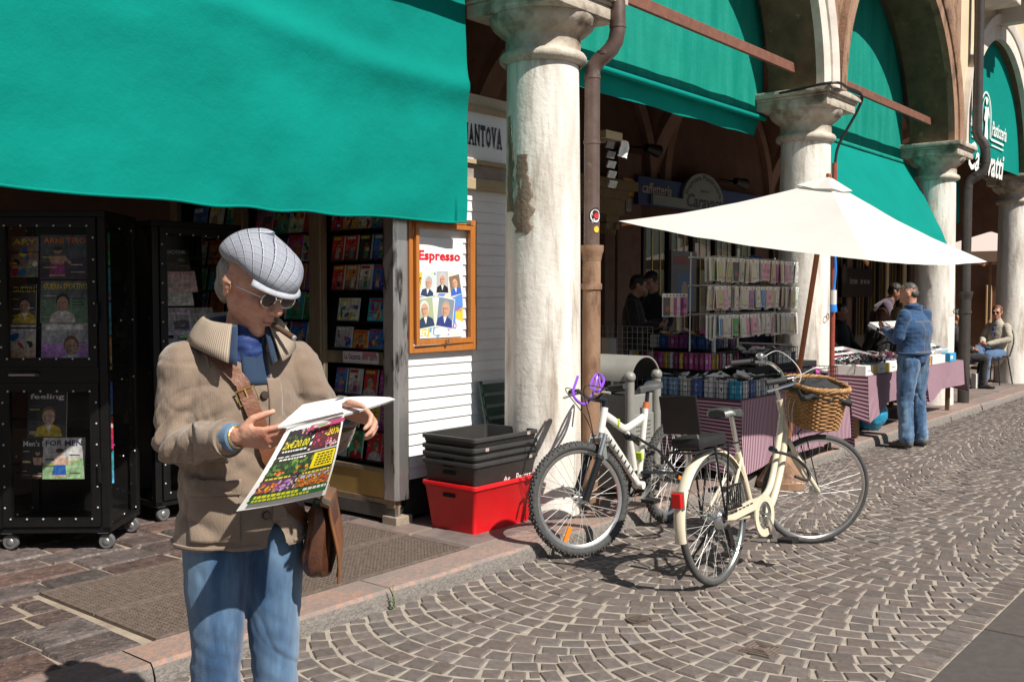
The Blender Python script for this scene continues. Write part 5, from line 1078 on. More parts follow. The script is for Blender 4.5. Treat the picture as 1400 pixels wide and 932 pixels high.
for k in range(N+1):
    q = math.pi*k/N
    for y, rr in ((-.20,.20),(.20,.20),(.20,.188),(-.20,.188)): vs.append((-rr*math.cos(q), y, .84+rr*.88*math.sin(q)))
m_.add(vs, [(k*4+j, k*4+(j+1)%4, (k+1)*4+(j+1)%4, (k+1)*4+j) for k in range(N) for j in range(4)]).build('dome_lid', M_bin, t, smooth=True)
MB().grid(lambda x, y: (-.186*math.cos(math.pi*x), -.19+.38*y, .84+.186*.88*math.sin(math.pi*x)), 16, 1).build('lid_inner_shade', M_dark, t, smooth='all'); MB().box(-.155,.155,-.155,.155,.741,.745).build('mouth_shade', M_dark, t)  # dark sheets painting in the shade under the dome and at the bin opening
# ================================================================ tables with striped cloths
M_stripe = stripes('striped_cloth', (.44,.30,.34), (.085,.014,.045), 38, 'uv', .85, .5)
M_wood = mat('raw_wood', (.24,.15,.08), (.17,.10,.055), rough=.8, scale=6, stretch=(3,3,.4)); M_tt = .72
def stall_table(label, clabel, a0, a1, b0, b1, drop, dl=.0, legs=True):
    t = thing('trestle_table', label, 'table', W(a0, b0, PZ), ANG); H = M_tt-PZ; w_, d_ = a1-a0, b1-b0
    MB().box(0,w_,0,d_,H-.03,H-.004).build('top', M_wood, t)
    for x in (.10,w_-.10):
        for y in (.14,d_-.10): MB().box(x-.025,x+.025,y-.025,y+.025,0,H-.03).build('leg', M_wood, t)
    c = MB(); uvs = []; dz = lambda s: 0
    def dropf(x, y):   # front
        return (x*w_, -.012-.02*y-.018*math.sin(x*w_*6)*y-.01*noise.noise(Vector((x*9,y*2,a0)))*y, H-y*(drop+dl*max(0,1-x*w_/.5)))
    g0 = len(c.v); 
    def addg(fn, nu, nv, uvf):
        c.grid(fn, nu, nv)
        for j in range(nv+1):
            for i in range(nu+1): uvs.append(uvf(i/nu, j/nv))
    addg(lambda x, y: (x*w_,-.012+y*(d_+.024),H+.002+.002*noise.noise(Vector((x*9,y*9,1)))), 20, 10, lambda x, y: (y*d_, x*w_))
    addg(dropf, 40, 12, lambda x, y: (-y*drop, x*w_))
    sd = lambda x, y: (-.012-.022*y-.02*math.sin(x*d_*8)*y*y, -.012+x*(d_+.024)-.03*y*(1-x), H-y*(drop+dl*max(0,1-x*d_/.45)))
    addg(sd, 30, 12, lambda x, y: (x*d_, -y*drop))
    addg(lambda x, y: (w_+.012+.022*y+.03*y*(1-x), -.012+x*(d_+.024)-.05*y*(1-x), H-y*(drop+.10*max(0,1-x*d_/.45))), 20, 12, lambda x, y: (x*d_, w_+y*drop))
    me = c.mesh('tablecloth', M_stripe, 'all', fix=True); ul = me.uv_layers.new(name='UVMap')
    for l in me.loops: ul.data[l.index].uv = uvs[l.vertex_index]
    o = link('tablecloth', me, None, W(a0,b0,PZ), ANG); tag(o, clabel, 'tablecloth'); return t
T1 = (1.74, 3.95, -.58, 1.0); stall_table('trestle table of the phone case stall', 'purple striped cloth over the phone case table', *T1, .52, .06)
T2 = (4.64, 6.42, -.52, .42); stall_table('trestle table carrying the sunglasses boxes', 'striped pink cloth hanging to a point beside the blue bags', *T2, .30, .16)
T3 = (6.50, 8.0, -.52, .42); stall_table('trestle table carrying the tilted sunglasses trays', 'striped pink cloth on the table with tilted trays', *T3, .30, .14)
for a in (4.72,): tag(MB().box(a-.03,a+.03,-.28,-.22,PZ,M_tt-.1).build('wooden_prop', M_wood, loc=A0, rz=ANG), 'raw wooden prop under the striped cloth', 'prop')
# ---- wire baskets with boxes
M_wire = mat('black_wire', (.01,.01,.01), rough=.5); boxcols = [(.60,.60,.58),(.05,.30,.55),(.55,.56,.55),(.03,.33,.55),(.25,.40,.6),(.03,.10,.32),(.5,.48,.42),(.30,.03,.12),(.55,.10,.35),(.03,.03,.035),(.6,.35,.03),(.25,.05,.25)]
colname = ['white','blue','pale grey','turquoise','light blue','navy','beige','dark red','pink','black','orange','purple']
pm = {}
def packmesh(w_, d_, h_, ci, seed=0):
    key = (round(w_,3), round(d_,3), round(h_,3), ci, seed)
    if key not in pm:
        r_ = random.Random(ci*7+seed); mb = MB().box(-w_/2,w_/2,-d_/2,d_/2,0,h_,0,boxcols[ci]); c = boxcols[ci]
        for fn in (lambda x, y, l: (x,-d_/2-l-.0003,y), lambda x, y, l: (-w_/2-l-.0003,-x,y)):
            s_ = Sheet(fn, mb); m_ = min(w_, d_) if fn(1,0,0)[0] != 1 else w_
            s_.rect(-m_*.3,h_*.3,m_*.3,h_*.75,tuple(min(.75,x_*1.5+.12) for x_ in c)).oval(0,h_*.5,m_*.16,h_*.12,r_.choice(boxcols),8)
        pm[key] = mb.mesh('packet', M_print, fix=False)
    return pm[key]
def wire_basket(label, a0, a1, b0, b1, z0, z1, p=.045, m=None, fill=None, grp=None):
    t = thing('wire_basket', label, 'basket', W(a0, b0, z0), ANG); w_, d_, h_ = a1-a0, b1-b0, z1-z0; q = .0021
    def panel(nm, fn, L_):
        mb = MB(); n = max(1, round(L_/p))
        for k in range(n+1): mb.bar(fn(L_*k/n, 0), fn(L_*k/n, h_), q*1.6)
        n2 = max(2, round(h_/p))
        for k in range(n2+1): mb.bar(fn(0, h_*k/n2), fn(L_, h_*k/n2), q*(3 if k in (0,n2) else 1.6))
        tag(mb.build(nm, m or M_wire, t), kind='stuff')
    panel('front_grid', lambda s, z: (s,0,z), w_); panel('back_grid', lambda s, z: (s,d_,z), w_); panel('side_grid', lambda s, z: (0,s,z), d_); panel('side_grid', lambda s, z: (w_,s,z), d_)
    MB().box(0,w_,0,d_,-.004,.0).build('tray', M_wire, t); return t
def fill(a0, a1, b0, b1, z, w_, d_, h_, cols, place, jit=.006, side='u'):
    # boxes along the left (-a) and front (-b) edges, then loose packets in the middle
    n = int((b1-b0)/(d_+.012)); 
    for k in range(n):
        ci = cols[rnd.randrange(len(cols))]; o = link('packet', packmesh(w_, d_, h_, ci), None, W(a0+w_/2+.012, b0+(k+.5)*(b1-b0)/n, z), ANG+rnd.uniform(-.06,.06)); tag(o, f'{colname[ci]} boxed phone accessory {place}', 'packet', 'boxed accessories on the phone case stall')
    n = int((a1-a0-w_)/(d_+.03))
    for k in range(n):
        ci = cols[rnd.randrange(len(cols))]; o = link('packet', packmesh(d_, w_*.5, h_*rnd.uniform(.8,1), ci, 1), None, W(a0+w_+.03+(k+.5)*(a1-a0-w_-.03)/n, b0+w_*.3+.012, z), ANG+rnd.uniform(-.06,.06)); tag(o, f'{colname[ci]} boxed phone accessory {place}', 'packet', 'boxed accessories on the phone case stall')
def loose(n, a0, a1, b0, b1, z, place, cols, s=(.07,.10,.012)):
    for k in range(n):
        ci = cols[rnd.randrange(len(cols))]; o = link('packet', packmesh(s[0], s[1], s[2], ci, 3), None, W(rnd.uniform(a0,a1), rnd.uniform(b0,b1), z+rnd.uniform(0,.035)), rnd.uniform(0,6.28)); o.rotation_euler = (rnd.uniform(-.5,.5), rnd.uniform(-.5,.5), rnd.uniform(0,6.28)); tag(o, f'{colname[ci]} loose packet {place}', 'packet', 'loose packets on the phone case stall')
Z0 = M_tt+.004
wire_basket('low wire basket along the table edge nearest the child seat', 1.77, 2.42, -.56, .30, Z0, Z0+.165); fill(1.77, 2.42, -.56, .30, Z0+.002, .05, .085, .14, [0,1,2,3,4,5,6], 'in the lowest wire basket')
loose(34, 1.86, 2.35, -.45, .25, Z0+.12, 'heaped in the lowest wire basket', [0,2,6,0,2,9])
tag(MB().box(2.44,3.9,-.30,.9,Z0,Z0+.19).build('display_step', M_dark, loc=A0, rz=ANG), 'dark step raising the upper baskets of the stall', 'step')
tag(MB().box(2.62,3.9,-.05,.85,Z0+.19,Z0+.34).build('display_step', M_dark, loc=A0, rz=ANG), 'dark upper step under the third tier of baskets', 'step')
wire_basket('wire basket with red and pink boxes on the middle step', 2.02, 2.60, -.16, .62, Z0+.195, Z0+.335); tag(MB().box(2.04,2.58,-.1,.6,Z0,Z0+.19).build('display_step', M_dark, loc=A0, rz=ANG), 'dark block under the basket with red boxes', 'step'); fill(2.02, 2.6, -.16, .62, Z0+.198, .05, .035, .13, [7,7,8,7,10,0,9], 'in the middle basket')
wire_basket('wire basket of white earphone packets on the middle step', 2.64, 3.5, -.28, .2, Z0+.195, Z0+.335); fill(2.64, 3.5, -.28, .2, Z0+.198, .05, .07, .11, [0,0,2,9], 'in the white packet basket'); loose(22, 2.7, 3.4, -.2, .1, Z0+.30, 'heaped in the white packet basket', [0,0,2,8])
wire_basket('top wire basket with purple and blue cases below the hanging packs', 2.36, 2.95, .05, .62, Z0+.345, Z0+.47); fill(2.36, 2.95, .05, .62, Z0+.348, .05, .08, .11, [11,5,8,0,7], 'in the top basket'); tag(MB().box(2.38,2.60,.08,.6,Z0+.2,Z0+.343).build('display_step', M_dark, loc=A0, rz=ANG), 'dark block under the top basket', 'step')
loose(16, 2.45, 2.9, .12, .55, Z0+.45, 'lying on the top basket', [10,8,11,0])
wire_basket('wire basket at the umbrella pole with pink cases', 2.85, 3.75, -.56, -.31, Z0+.02, Z0+.15); loose(18, 2.9, 3.7, -.53, -.35, Z0+.09, 'in the basket by the umbrella pole', [8,9,7,0])
# silver grid with clip bags at the back corner
t = thing('grid_panel', 'upright silver wire grid at the corner of the stall above the bin', 'grid panel', W(1.9,.30,Z0), ANG); mb = MB(); M_sil = mat('silver_wire', (.45,.45,.44), rough=.4, metal=.6)
for k in range(15): mb.bar((0,k*.05,.0),(0,k*.05,.545),.004)
for k in range(12): mb.bar((0,0,k*.0495),(0,.70,k*.0495),.004)
tag(mb.build('grid', M_sil, t), kind='stuff')
for k, (y, z, c) in enumerate(((.56,.36,(.55,.55,.56)),(.47,.36,(.6,.5,.35)),(.40,.36,(.5,.51,.53)),(.665,.40,(.05,.6,.1)),(.665,.28,(.75,.75,.72)))):
    s_ = Sheet(lambda x, yy, l: (-l, -x, yy)); s_.mb.box(-.006,0,-.04,.04,-.08,.08,0,c); s_.oval(0,-.01,.02,.03,(.55,.42,.25) if k == 1 else (.35,.35,.36),8)
    tag(s_.mb.build('clip_bag', M_print, loc=W(1.9,.30+y,Z0+z), rz=ANG), ('clear bag of grey clips on the wire grid','clear bag with a beige part on the wire grid','clear bag nearest the red boxes on the wire grid','green packet hanging on the wire grid behind the pipe','white packet hanging below the green one on the grid')[k], 'packet')
# ---- rack of hanging phone cases
rk = thing('display_rack', 'tall silver display rack hung with three tiers of phone cases', 'rack', W(1.95,-.02,Z0), ANG); RW = 1.62
for x in (0, RW): MB().tube([(x,0,.35),(x*.985+.01,.0,1.16)], .007, 10).build('upright', M_sil, rk, smooth=True)
MB().tube([(RW*.28,.02,.19),(RW*.28,.02,.5)], .018, 10).build('stand', mat('white_metal', (.7,.7,.68), rough=.4), rk); MB().tube([(RW*.55,.02,.19),(RW*.55,.02,1.22)], .014, 10).build('mast', M_sil, rk)
tiers = ((1.115, 'top'), (.885, 'middle'), (.65, 'lowest')); NC = 16; casecol = [(.60,.58,.53),(.50,.47,.42),(.62,.60,.56),(.30,.04,.22),(.05,.30,.06),(.62,.30,.42),(.05,.22,.5),(.5,.42,.3),(.45,.5,.42),(.03,.03,.035),(.5,.06,.08),(.35,.22,.4)]
casen = ['white','grey','clear','purple','green','pink','blue','beige','mint','black','red','lilac']; cm = {}
M_case = printmat('clear_packet', .2, coat=.3)
def casemesh(ci, v):
    if (ci, v) not in cm:
        r_ = random.Random(ci*3+v); w_, h_ = .078, .188; mb = MB(); mb.box(-w_/2,w_/2,-.003,.003,-h_,0,0,(.72,.70,.66)); mb.box(-w_/2+.008,w_/2-.008,-.009,.009,-h_+.006,-.030,0,casecol[ci]); mb.box(-w_/2-.001,w_/2+.001,-.004,.004,-.022,.002,0,(.76,.75,.71))
        s_ = Sheet(lambda x, y, l: (x,-.0095-l,y), mb); s_.oval(r_.uniform(-.01,.01),-.10-r_.uniform(0,.03),.018,.022,tuple(min(.75,c*.5+r_.choice((.02,.3))) for c in casecol[ci]),9); s_.rect(-.024,-.165,.024,-.15,tuple(c*.6 for c in casecol[ci])); s_.oval(0,-.014,.010,.006,(.1,.1,.1),8)
        cm[(ci, v)] = mb.mesh('phone_case', M_case, fix=False)
    return cm[(ci, v)]
for z, tn in tiers:
    MB().tube([(-.02,.0,z),(RW+.02,.0,z)], .009, 8).build('hook_bar', M_sil, rk)
    for c in range(NC):
        x = .05+(RW-.1)*c/(NC-1); MB().bar((x,0,z),(x,-.24,z+.012),.004).build('hook', M_sil, rk)
        n = rnd.randint(4,6)
        for k in range(n):
            ci = rnd.choice((0,0,1,2,2,2,3,4,5,5,6,7,7,8,9,10,11)); o = link('phone_case', casemesh(ci, rnd.randrange(2)), None, W(1.95+x+rnd.uniform(-.03,.03), -.02-.235+k*.026, Z0+z-.004), ANG); o.rotation_euler = (rnd.uniform(-.06,.08), rnd.uniform(-.09,.09), ANG+rnd.uniform(-.3,.3)); o.scale = (1, 1, rnd.uniform(.9,1.08)); tag(o, f'{casen[ci]} phone case in a clear packet on the {tn} tier of the rack', 'phone case', 'phone cases hanging on the rack')
for k in range(6):               # side row
    ci = rnd.randrange(12); o = link('phone_case', casemesh(ci, 0), None, W(1.93-.03*k+.05, .06+.014*k, Z0+.82), ANG-.5); tag(o, f'{casen[ci]} phone case hanging off the end of the rack', 'phone case', 'phone cases hanging at the end of the rack')
# ================================================================ white market umbrella
Lc = at_depth(845,303,8.0); Fc = at_depth(1186,356,6.52); Rc = at_depth(1348,358,7.99); Bc = Lc+Rc-Fc; Ap = at_depth(1130,247,7.92); Cn = (Lc+Rc)/2
ub = thing('market_umbrella', 'big white market umbrella tilted over the phone case stall', 'umbrella', (0,0,0)); M_canv = mat('white_canvas', (.72,.71,.67), (.67,.66,.62), rough=.8, scale=2, bump=.15, bscale=14); translucent(M_canv, .22)
corners = [Lc, Fc, Rc, Bc]; top = MB(); und = MB()
for i in range(4):
    p, q = corners[i], corners[(i+1)%4]; N = 14; vs = []; fs = []
    for j in range(N+1):
        t_ = j/N
        for k in range(N+1):
            s_ = k/N; e = p.lerp(q, s_); x = Ap.lerp(e, t_); x = x + Vector((0,0,-.028*math.sin(math.pi*s_)*t_ - .04*math.sin(math.pi*t_))) + Vector((0,0,.006*noise.noise(x*5))); vs.append(x)
    for j in range(N):
        for k in range(N): fs.append((j*(N+1)+k, j*(N+1)+k+1, (j+1)*(N+1)+k+1, (j+1)*(N+1)+k))
    MB().add(vs, fs).build('canopy_panel', M_canv, ub, smooth='all', fix=False)
vent = MB()
for i in range(4):
    p, q = corners[i], corners[(i+1)%4]; a = Ap+(p-Ap)*.15+Vector((0,0,.010)); b = Ap+(q-Ap)*.15+Vector((0,0,.010)); tp = Ap+Vector((0,0,.03)); m2 = (a+b)/2+Vector((0,0,-.015)); vent.add([tp, a, m2, b], [(0,1,2),(0,2,3)])
vent.build('vent_cap', M_canv, ub)
nn = ((Rc-Lc).cross(Bc-Fc)).normalized(); M_pole = mat('varnished_wood', (.40,.13,.045), (.32,.10,.035), rough=.4, scale=10, stretch=(2,2,.3))
foot = on_ground(1071, 666, 0); MB().tube([foot, Ap+(Ap-foot).normalized()*.03], .021, 14).build('pole', M_pole, ub, smooth=True); MB().tube([foot+Vector((0,0,0)), foot+Vector((0,0,.05)), foot+Vector((0,0,.30))], [.20,.20,.035], 20).build('base', M_castiron, ub)
hubp = Ap.lerp(foot, .12); MB().ell(Ap+Vector((0,0,.038)), (.022,.022,.014), 10, 8).build('finial', M_pole, ub, smooth=True)
for c in corners: MB().bar(Ap+Vector((0,0,-.11)), Ap.lerp(c,.985)+Vector((0,0,-.035)), .022, .014).build('rib', M_pole, ub); MB().bar(Ap.lerp(foot,.22), Ap.lerp(c,.55)+Vector((0,0,-.10)), .018, .012).build('strut', M_pole, ub)
# ================================================================ sunglasses stall
gcols = [(.02,.02,.022),(.25,.02,.03),(.03,.06,.22),(.55,.55,.53),(.10,.05,.03),(.04,.16,.08),(.35,.08,.2)]; gname = ['black','red','blue','white','brown','green','pink']; gm = {}
def glassesmesh(ci):
    if ci not in gm:
        mb = MB(); c = gcols[ci]
        for s in (-1,1):
            mb.ell((s*.033,0,.0),(.028,.006,.021),10,6,None,0,(.015,.015,.018)); mb.tube([(s*.033+.029*math.cos(q),-.003,.022*math.sin(q)) for q in [k*math.pi/5 for k in range(10)]], .0026, 5, closed=True, col=c); mb.tube([(s*.062,0,.008),(s*.066,.06,.008),(s*.064,.12,-.006)], .003, 5, col=c)
        mb.tube([(-.008,-.003,.006),(.008,-.003,.006)], .003, 5, col=c); gm[ci] = mb.mesh('sunglasses', M_case, fix=False)
    return gm[ci]
def tray(label, a0, a1, b0, b1, z0, h_, m, tilt=0):
    t = thing('display_tray', label, 'tray', W((a0+a1)/2, b0, z0), ANG); w_, d_ = (a1-a0)/2, b1-b0; M_ = Matrix.Rotation(tilt,4,'X')
    xf(MB().box(-w_,w_,0,d_,0,.006), M_).build('floor', m, t)
    for bx in ((-w_,w_,0,.008,0,h_),(-w_,w_,d_-.008,d_,0,h_),(-w_,-w_+.008,.008,d_-.008,0,h_),(w_-.008,w_,.008,d_-.008,0,h_)): xf(MB().box(*bx), M_).build('side', m, t)
    return t
M_card = mat('white_card', (.72,.71,.68), rough=.7); Zt = M_tt+.005
M_yel = mat('yellow_card', (.65,.42,.02), rough=.6)
for k, (a0, a1, yel) in enumerate(((4.66,5.0,1),(5.02,5.36,2),(5.38,5.72,1),(5.74,6.1,0))):
    bx = thing('card_box', ('white card box with yellow end, first beside the column','white card box with yellow stripe in the sunglasses row','white card box third along the sunglasses row','white card box under the denim sleeve')[k], 'box', W(a0,-.50,Zt), ANG)
    MB().box(0,a1-a0,0,.35,0,.10).build('carton', M_card, bx, bevel=.003)
    if yel: MB().box((a1-a0)*.62,(a1-a0)*.99,-.002,.34,.004,.096).build('yellow_end', M_yel, bx)
    s_ = Sheet(lambda x, y, l: (x, -.0015-l, y)); s_.text('- - -', .05, .04, .15, .055, (.15,.15,.15), .02); s_.mb.build('print', M_print, bx)
for k in range(95):
    ci = rnd.choice((0,0,0,4,4,3,3,1,2,5,6)); a = rnd.uniform(4.68,6.3); b = rnd.uniform(-.46,-.12); o = link('sunglasses', glassesmesh(ci), None, W(a, b, Zt+.115+rnd.uniform(0,.045)), 0); o.rotation_euler = (rnd.uniform(-1.4,.2), rnd.uniform(-.3,.3), ANG+rnd.uniform(-.9,.9)); tag(o, f'{gname[ci]} framed sunglasses heaped on the card boxes', 'sunglasses', 'sunglasses heaped on the stall')
tray('long white tray of sunglasses behind the heap', 4.75, 6.3, -.08, .38, Zt+.06, .05, M_card, R(12))
for r_ in range(3):
    for c in range(11):
        ci = rnd.choice((0,0,0,4,1,6)); o = link('sunglasses', glassesmesh(ci), None, W(4.84+c*.138, .0+r_*.14, Zt+.10+r_*.03), ANG+rnd.uniform(-.15,.15)); o.rotation_euler = (R(-65), 0, ANG+rnd.uniform(-.2,.2)); tag(o, f'{gname[ci]} framed sunglasses laid in the long white tray', 'sunglasses', 'sunglasses in the long tray')
for q, (a0, a1, lab) in enumerate(((6.75,7.22,'tilted white tray of sunglasses behind the denim jacket'),(7.26,7.75,'tilted white tray of sunglasses at the far table end'))):
    tray(lab, a0, a1, -.40, .32, Zt+.10, .05, M_card, R(28))
    for r_ in range(5):
        for c in range(3): 
            y = .08+r_*.125; o = link('sunglasses', glassesmesh(0), None, W(a0+.08+c*.15, -.40+y*math.cos(R(28)), Zt+.13+y*math.sin(R(28))), ANG); o.rotation_euler = (R(-60),0,ANG); tag(o, 'black framed sunglasses laid in rows on ' + ('the tray behind the denim jacket' if q == 0 else 'the tray at the far table end'), 'sunglasses', 'sunglasses in the tilted trays')
for k, (a0, a1, c, lab) in enumerate(((6.55,6.75,(.65,.3,.03),'orange and white card box beside the denim jacket'),(6.8,7.3,(.7,.7,.68),'long white card box under the tilted trays'),(7.5,7.75,(.03,.35,.6),'bright blue box at the far table end'))):
    s_ = Sheet(lambda x, y, l: (x,-l,y)); s_.mb.box(0,a1-a0,0,.10,0,.10,0,c); s_.rect(.02,.03,(a1-a0)*.5,.07,(.75,.75,.73)); tag(s_.mb.build('card_box', M_print, loc=W(a0,-.51,Zt), rz=ANG), lab, 'box')
# pile of caps beside the column
for k, (a, b, z, c, lab) in enumerate((( 4.95,.12,.20,(.70,.72,.68),'white cap on top of the pile by the conduit'),(5.08,.20,.20,(.45,.62,.25),'pale green cap on the pile by the conduit'),(4.92,.18,.10,(.62,.63,.66),'grey white cap under the green one'),(5.12,.12,.10,(.03,.3,.6),'blue cap under the pile'),(5.25,.18,.06,(.3,.5,.08),'lime visor at the edge of the pile'))):
    t = thing('cap', lab, 'cap', W(a, b, Zt+z), ANG); m = mat('cap_cloth', c, rough=.8); MB().lathe([(.095,0),(.095,.03),(.085,.07),(.055,.10),(.0,.112)], 16).build('crown', m, t, smooth=True); MB().prism([(.09*math.cos(q),-.05-.12*math.sin(q)) for q in [math.pi*i/10 for i in range(11)]], 0, .008, 'z').build('peak', m, t)
tag(MB().box(4.82,5.32,.0,.30,Zt,Zt+.09).build('cardboard_tray', M_card, loc=A0, rz=ANG), 'white tray under the pile of caps', 'tray')
# blue bags under the table
M_bag = mat('blue_plastic_bag', (.012,.20,.36), (.02,.28,.45), rough=.22, scale=6, bump=.8, bscale=16, bdist=.03)
for k, (a, b, r_, lab) in enumerate(((5.05,-.05,(.26,.20,.20),'crumpled blue plastic bag under the table beside the prop'),(5.50,-.22,(.22,.20,.19),'tied blue plastic bag under the table by the denim legs'),(4.80,.12,(.16,.15,.15),'small blue plastic bag deep under the table'))):
    mb = MB().ell((0,0,r_[2]*.85), r_, 40, 26)
    for i, p in enumerate(mb.v):
        v = Vector(p); d = 1 + .22*noise.noise(v*7+Vector((k*9,0,0))) + .12*abs(noise.noise(v*17)); mb.v[i] = (p[0]*d, p[1]*d, max(0, r_[2]*.85+(p[2]-r_[2]*.85)*d))
    mb.tube([(.05,0,r_[2]*1.6),(.1,.02,r_[2]*1.9),(.16,.0,r_[2]*2.0)], [.03,.015,.04], 8)
    tag(mb.build('plastic_bag', M_bag, loc=W(a,b,PZ), rz=ANG, smooth='all'), lab, 'bag')
# ================================================================ café chairs, table, far umbrella
M_iron = mat('dark_iron', (.02,.018,.016), rough=.45)
def cafe_chair(label, a, b, rz):
    t = thing('cafe_chair', label, 'chair', W(a,b,PZ), rz)
    MB().tube(arc((0,0,.45), .0, 0, 1, 1), .001, 3) if False else None
    MB().lathe([(.0,.445),(.19,.445),(.205,.455),(.205,.465),(.19,.472),(.0,.472)], 24).build('seat', M_dkwood, t, smooth=True)
    for x, y in ((-.15,-.14),(.15,-.14),(-.15,.14),(.15,.14)): MB().tube([(x*.9,y*.9,.45),(x*1.3,y*1.3,0)], .011, 8).build('leg', M_iron, t, smooth=True)
    MB().tube(smooth_path([(-.17,.12,.45),(-.19,.20,.70),(-.12,.25,.88),(0,.26,.92),(.12,.25,.88),(.19,.20,.70),(.17,.12,.45)]), .011, 8).build('back_loop', M_iron, t, smooth=True)
    for x in (-.06,.06): MB().tube([(x,.15,.46),(x*1.1,.25,.89)], .007, 6).build('back_spindle', M_iron, t)
    return t
sm = to_ab(at_depth(1362, 500, 16.3)); SA, SB = sm[0], sm[1]
face = math.atan2(-.60,-.80)       # seated man looks left, towards the street
def rz_for(dx, dy): return math.atan2(dy, dx) + math.pi/2       # people and chairs face local -y
cafe_chair('dark café chair under the man with sunglasses', SA, SB, rz_for(-.85,-.55))
wa, wb_ = to_ab(at_depth(1308, 500, 15.6)); cafe_chair('dark café chair under the woman in black', wa, wb_, rz_for(.9,-.1))
t = thing('cafe_table', 'small round café table between the seated couple', 'table', W(SA-.55, SB+.95, PZ), ANG)
MB().lathe([(0,.70),(.32,.70),(.33,.715),(.32,.73),(0,.73)], 28).build('top', M_dkwood, t, smooth=True); MB().tube([(0,0,.0),(0,0,.70)], .025, 10).build('stem', M_iron, t); MB().lathe([(0,.03),(.2,.02),(.22,0)], 24).build('foot', M_iron, t)
for k, (dx, dy, r_, h_, c, lab) in enumerate(((.0,-.1,.04,.13,(.7,.7,.68),'white napkin holder on the café table'),(.14,0,.035,.10,(.5,.03,.02),'red box on the café table'),(-.12,.05,.03,.15,(.7,.45,.1),'orange drink glass on the café table'))):
    o = MB().lathe([(0,0),(r_*.8,0),(r_,h_*.6),(r_,h_),(r_*.9,h_),(r_*.75,.01)], 14).build(('napkin_holder','box','glass')[k], mat('ware', c, rough=.3), loc=W(SA-.55+dx, SB+.95+dy, PZ+.73)); tag(o, lab, ('napkin holder','box','glass')[k])
c_ = at_depth(1352, 317, 19.5); t = thing('cafe_umbrella', 'pale café umbrella with valance farther along the arcade', 'umbrella', (c_.x, c_.y, PZ), ANG); hz = c_.z-PZ; m_c = mat('pale_canvas', (.60,.50,.46), rough=.85)
cs = [(-1.0,-1.0),(1.0,-1.0),(1.0,1.0),(-1.0,1.0)]
for i in range(4):
    (x0,y0),(x1,y1) = cs[i], cs[(i+1)%4]; MB().add([(0,0,hz),(x0,y0,hz-.42),(x1,y1,hz-.42)], [(0,1,2)]).build('canopy_panel', m_c, t); MB().add([(x0,y0,hz-.42),(x1,y1,hz-.42),(x1,y1,hz-.62),(x0,y0,hz-.62)], [(0,1,2,3)]).build('valance', mat('valance', (.42,.28,.20), rough=.85), t)
MB().tube([(0,0,0),(0,0,hz)], .03, 12).build('pole', M_wood, t); MB().lathe([(0,.05),(.3,.05),(.32,0)], 20).build('base', M_iron, t)
aa, zz = on_b(1353, 400, 2.4); tag(MB().box(-.35,.35,-.02,.02,0,1.25).build('menu_board', mat('tan_panel', (.42,.26,.13), rough=.7), loc=W(aa, 2.4, PZ+.45), rz=ANG, bevel=.01), 'tan panel board standing in the café behind the seated man', 'panel')
# ================================================================ people (local frame: faces -y, +x is the person's left, z up)
from mathutils.bvhtree import BVHTree
def limb(mb, pts, rad, n=16, sub=4, ref=(1,0,0), ends=True):
    P = [Vector(p) for p in pts]; Rr = [Vector((r_, r_)) if isinstance(r_, (int, float)) else Vector(r_) for r_ in rad]
    Q = smooth_path(P, sub); S_ = [Vector((v.x, v.y)) for v in smooth_path([(r_.x, r_.y, 0) for r_ in Rr], sub)]
    mb.tube(Q, [(max(.002,v.x), max(.002,v.y)) for v in S_], n, ref=ref)
    if ends:
        for p, r_ in ((P[0], Rr[0]), (P[-1], Rr[-1])): m_ = min(r_); mb.ell(p, m_*.97, 12, 8)
    return mb
def remesh(mb, vox, smooth=4, name='body', fac=.5):
    me = mb.mesh('tmp', [], fix=True); o = link('tmp', me); md = o.modifiers.new('r','REMESH'); md.mode = 'VOXEL'; md.voxel_size = vox
    if smooth: s_ = o.modifiers.new('s','SMOOTH'); s_.iterations = smooth; s_.factor = fac
    dg = bpy.context.evaluated_depsgraph_get(); dg.update(); ne = bpy.data.meshes.new_from_object(o.evaluated_get(dg)); ne.name = name
    bpy.data.objects.remove(o); bpy.data.meshes.remove(me); ne.polygons.foreach_set('use_smooth', [True]*len(ne.polygons)); return ne
def displace(me, fn):
    ns = [v.normal.copy() for v in me.vertices]
    for v, n in zip(me.vertices, ns): v.co = v.co + n*fn(v.co, n)
    me.update(); return me
def bvh(me): return BVHTree.FromPolygons([v.co.copy() for v in me.vertices], [list(p.vertices) for p in me.polygons])
def project_to(tree, p, d, off):       # drop a point onto a surface along d, standing off by `off`
    h = tree.ray_cast(Vector(p), Vector(d).normalized())
    return (h[0] + h[1]*off) if h[0] is not None else Vector(p)
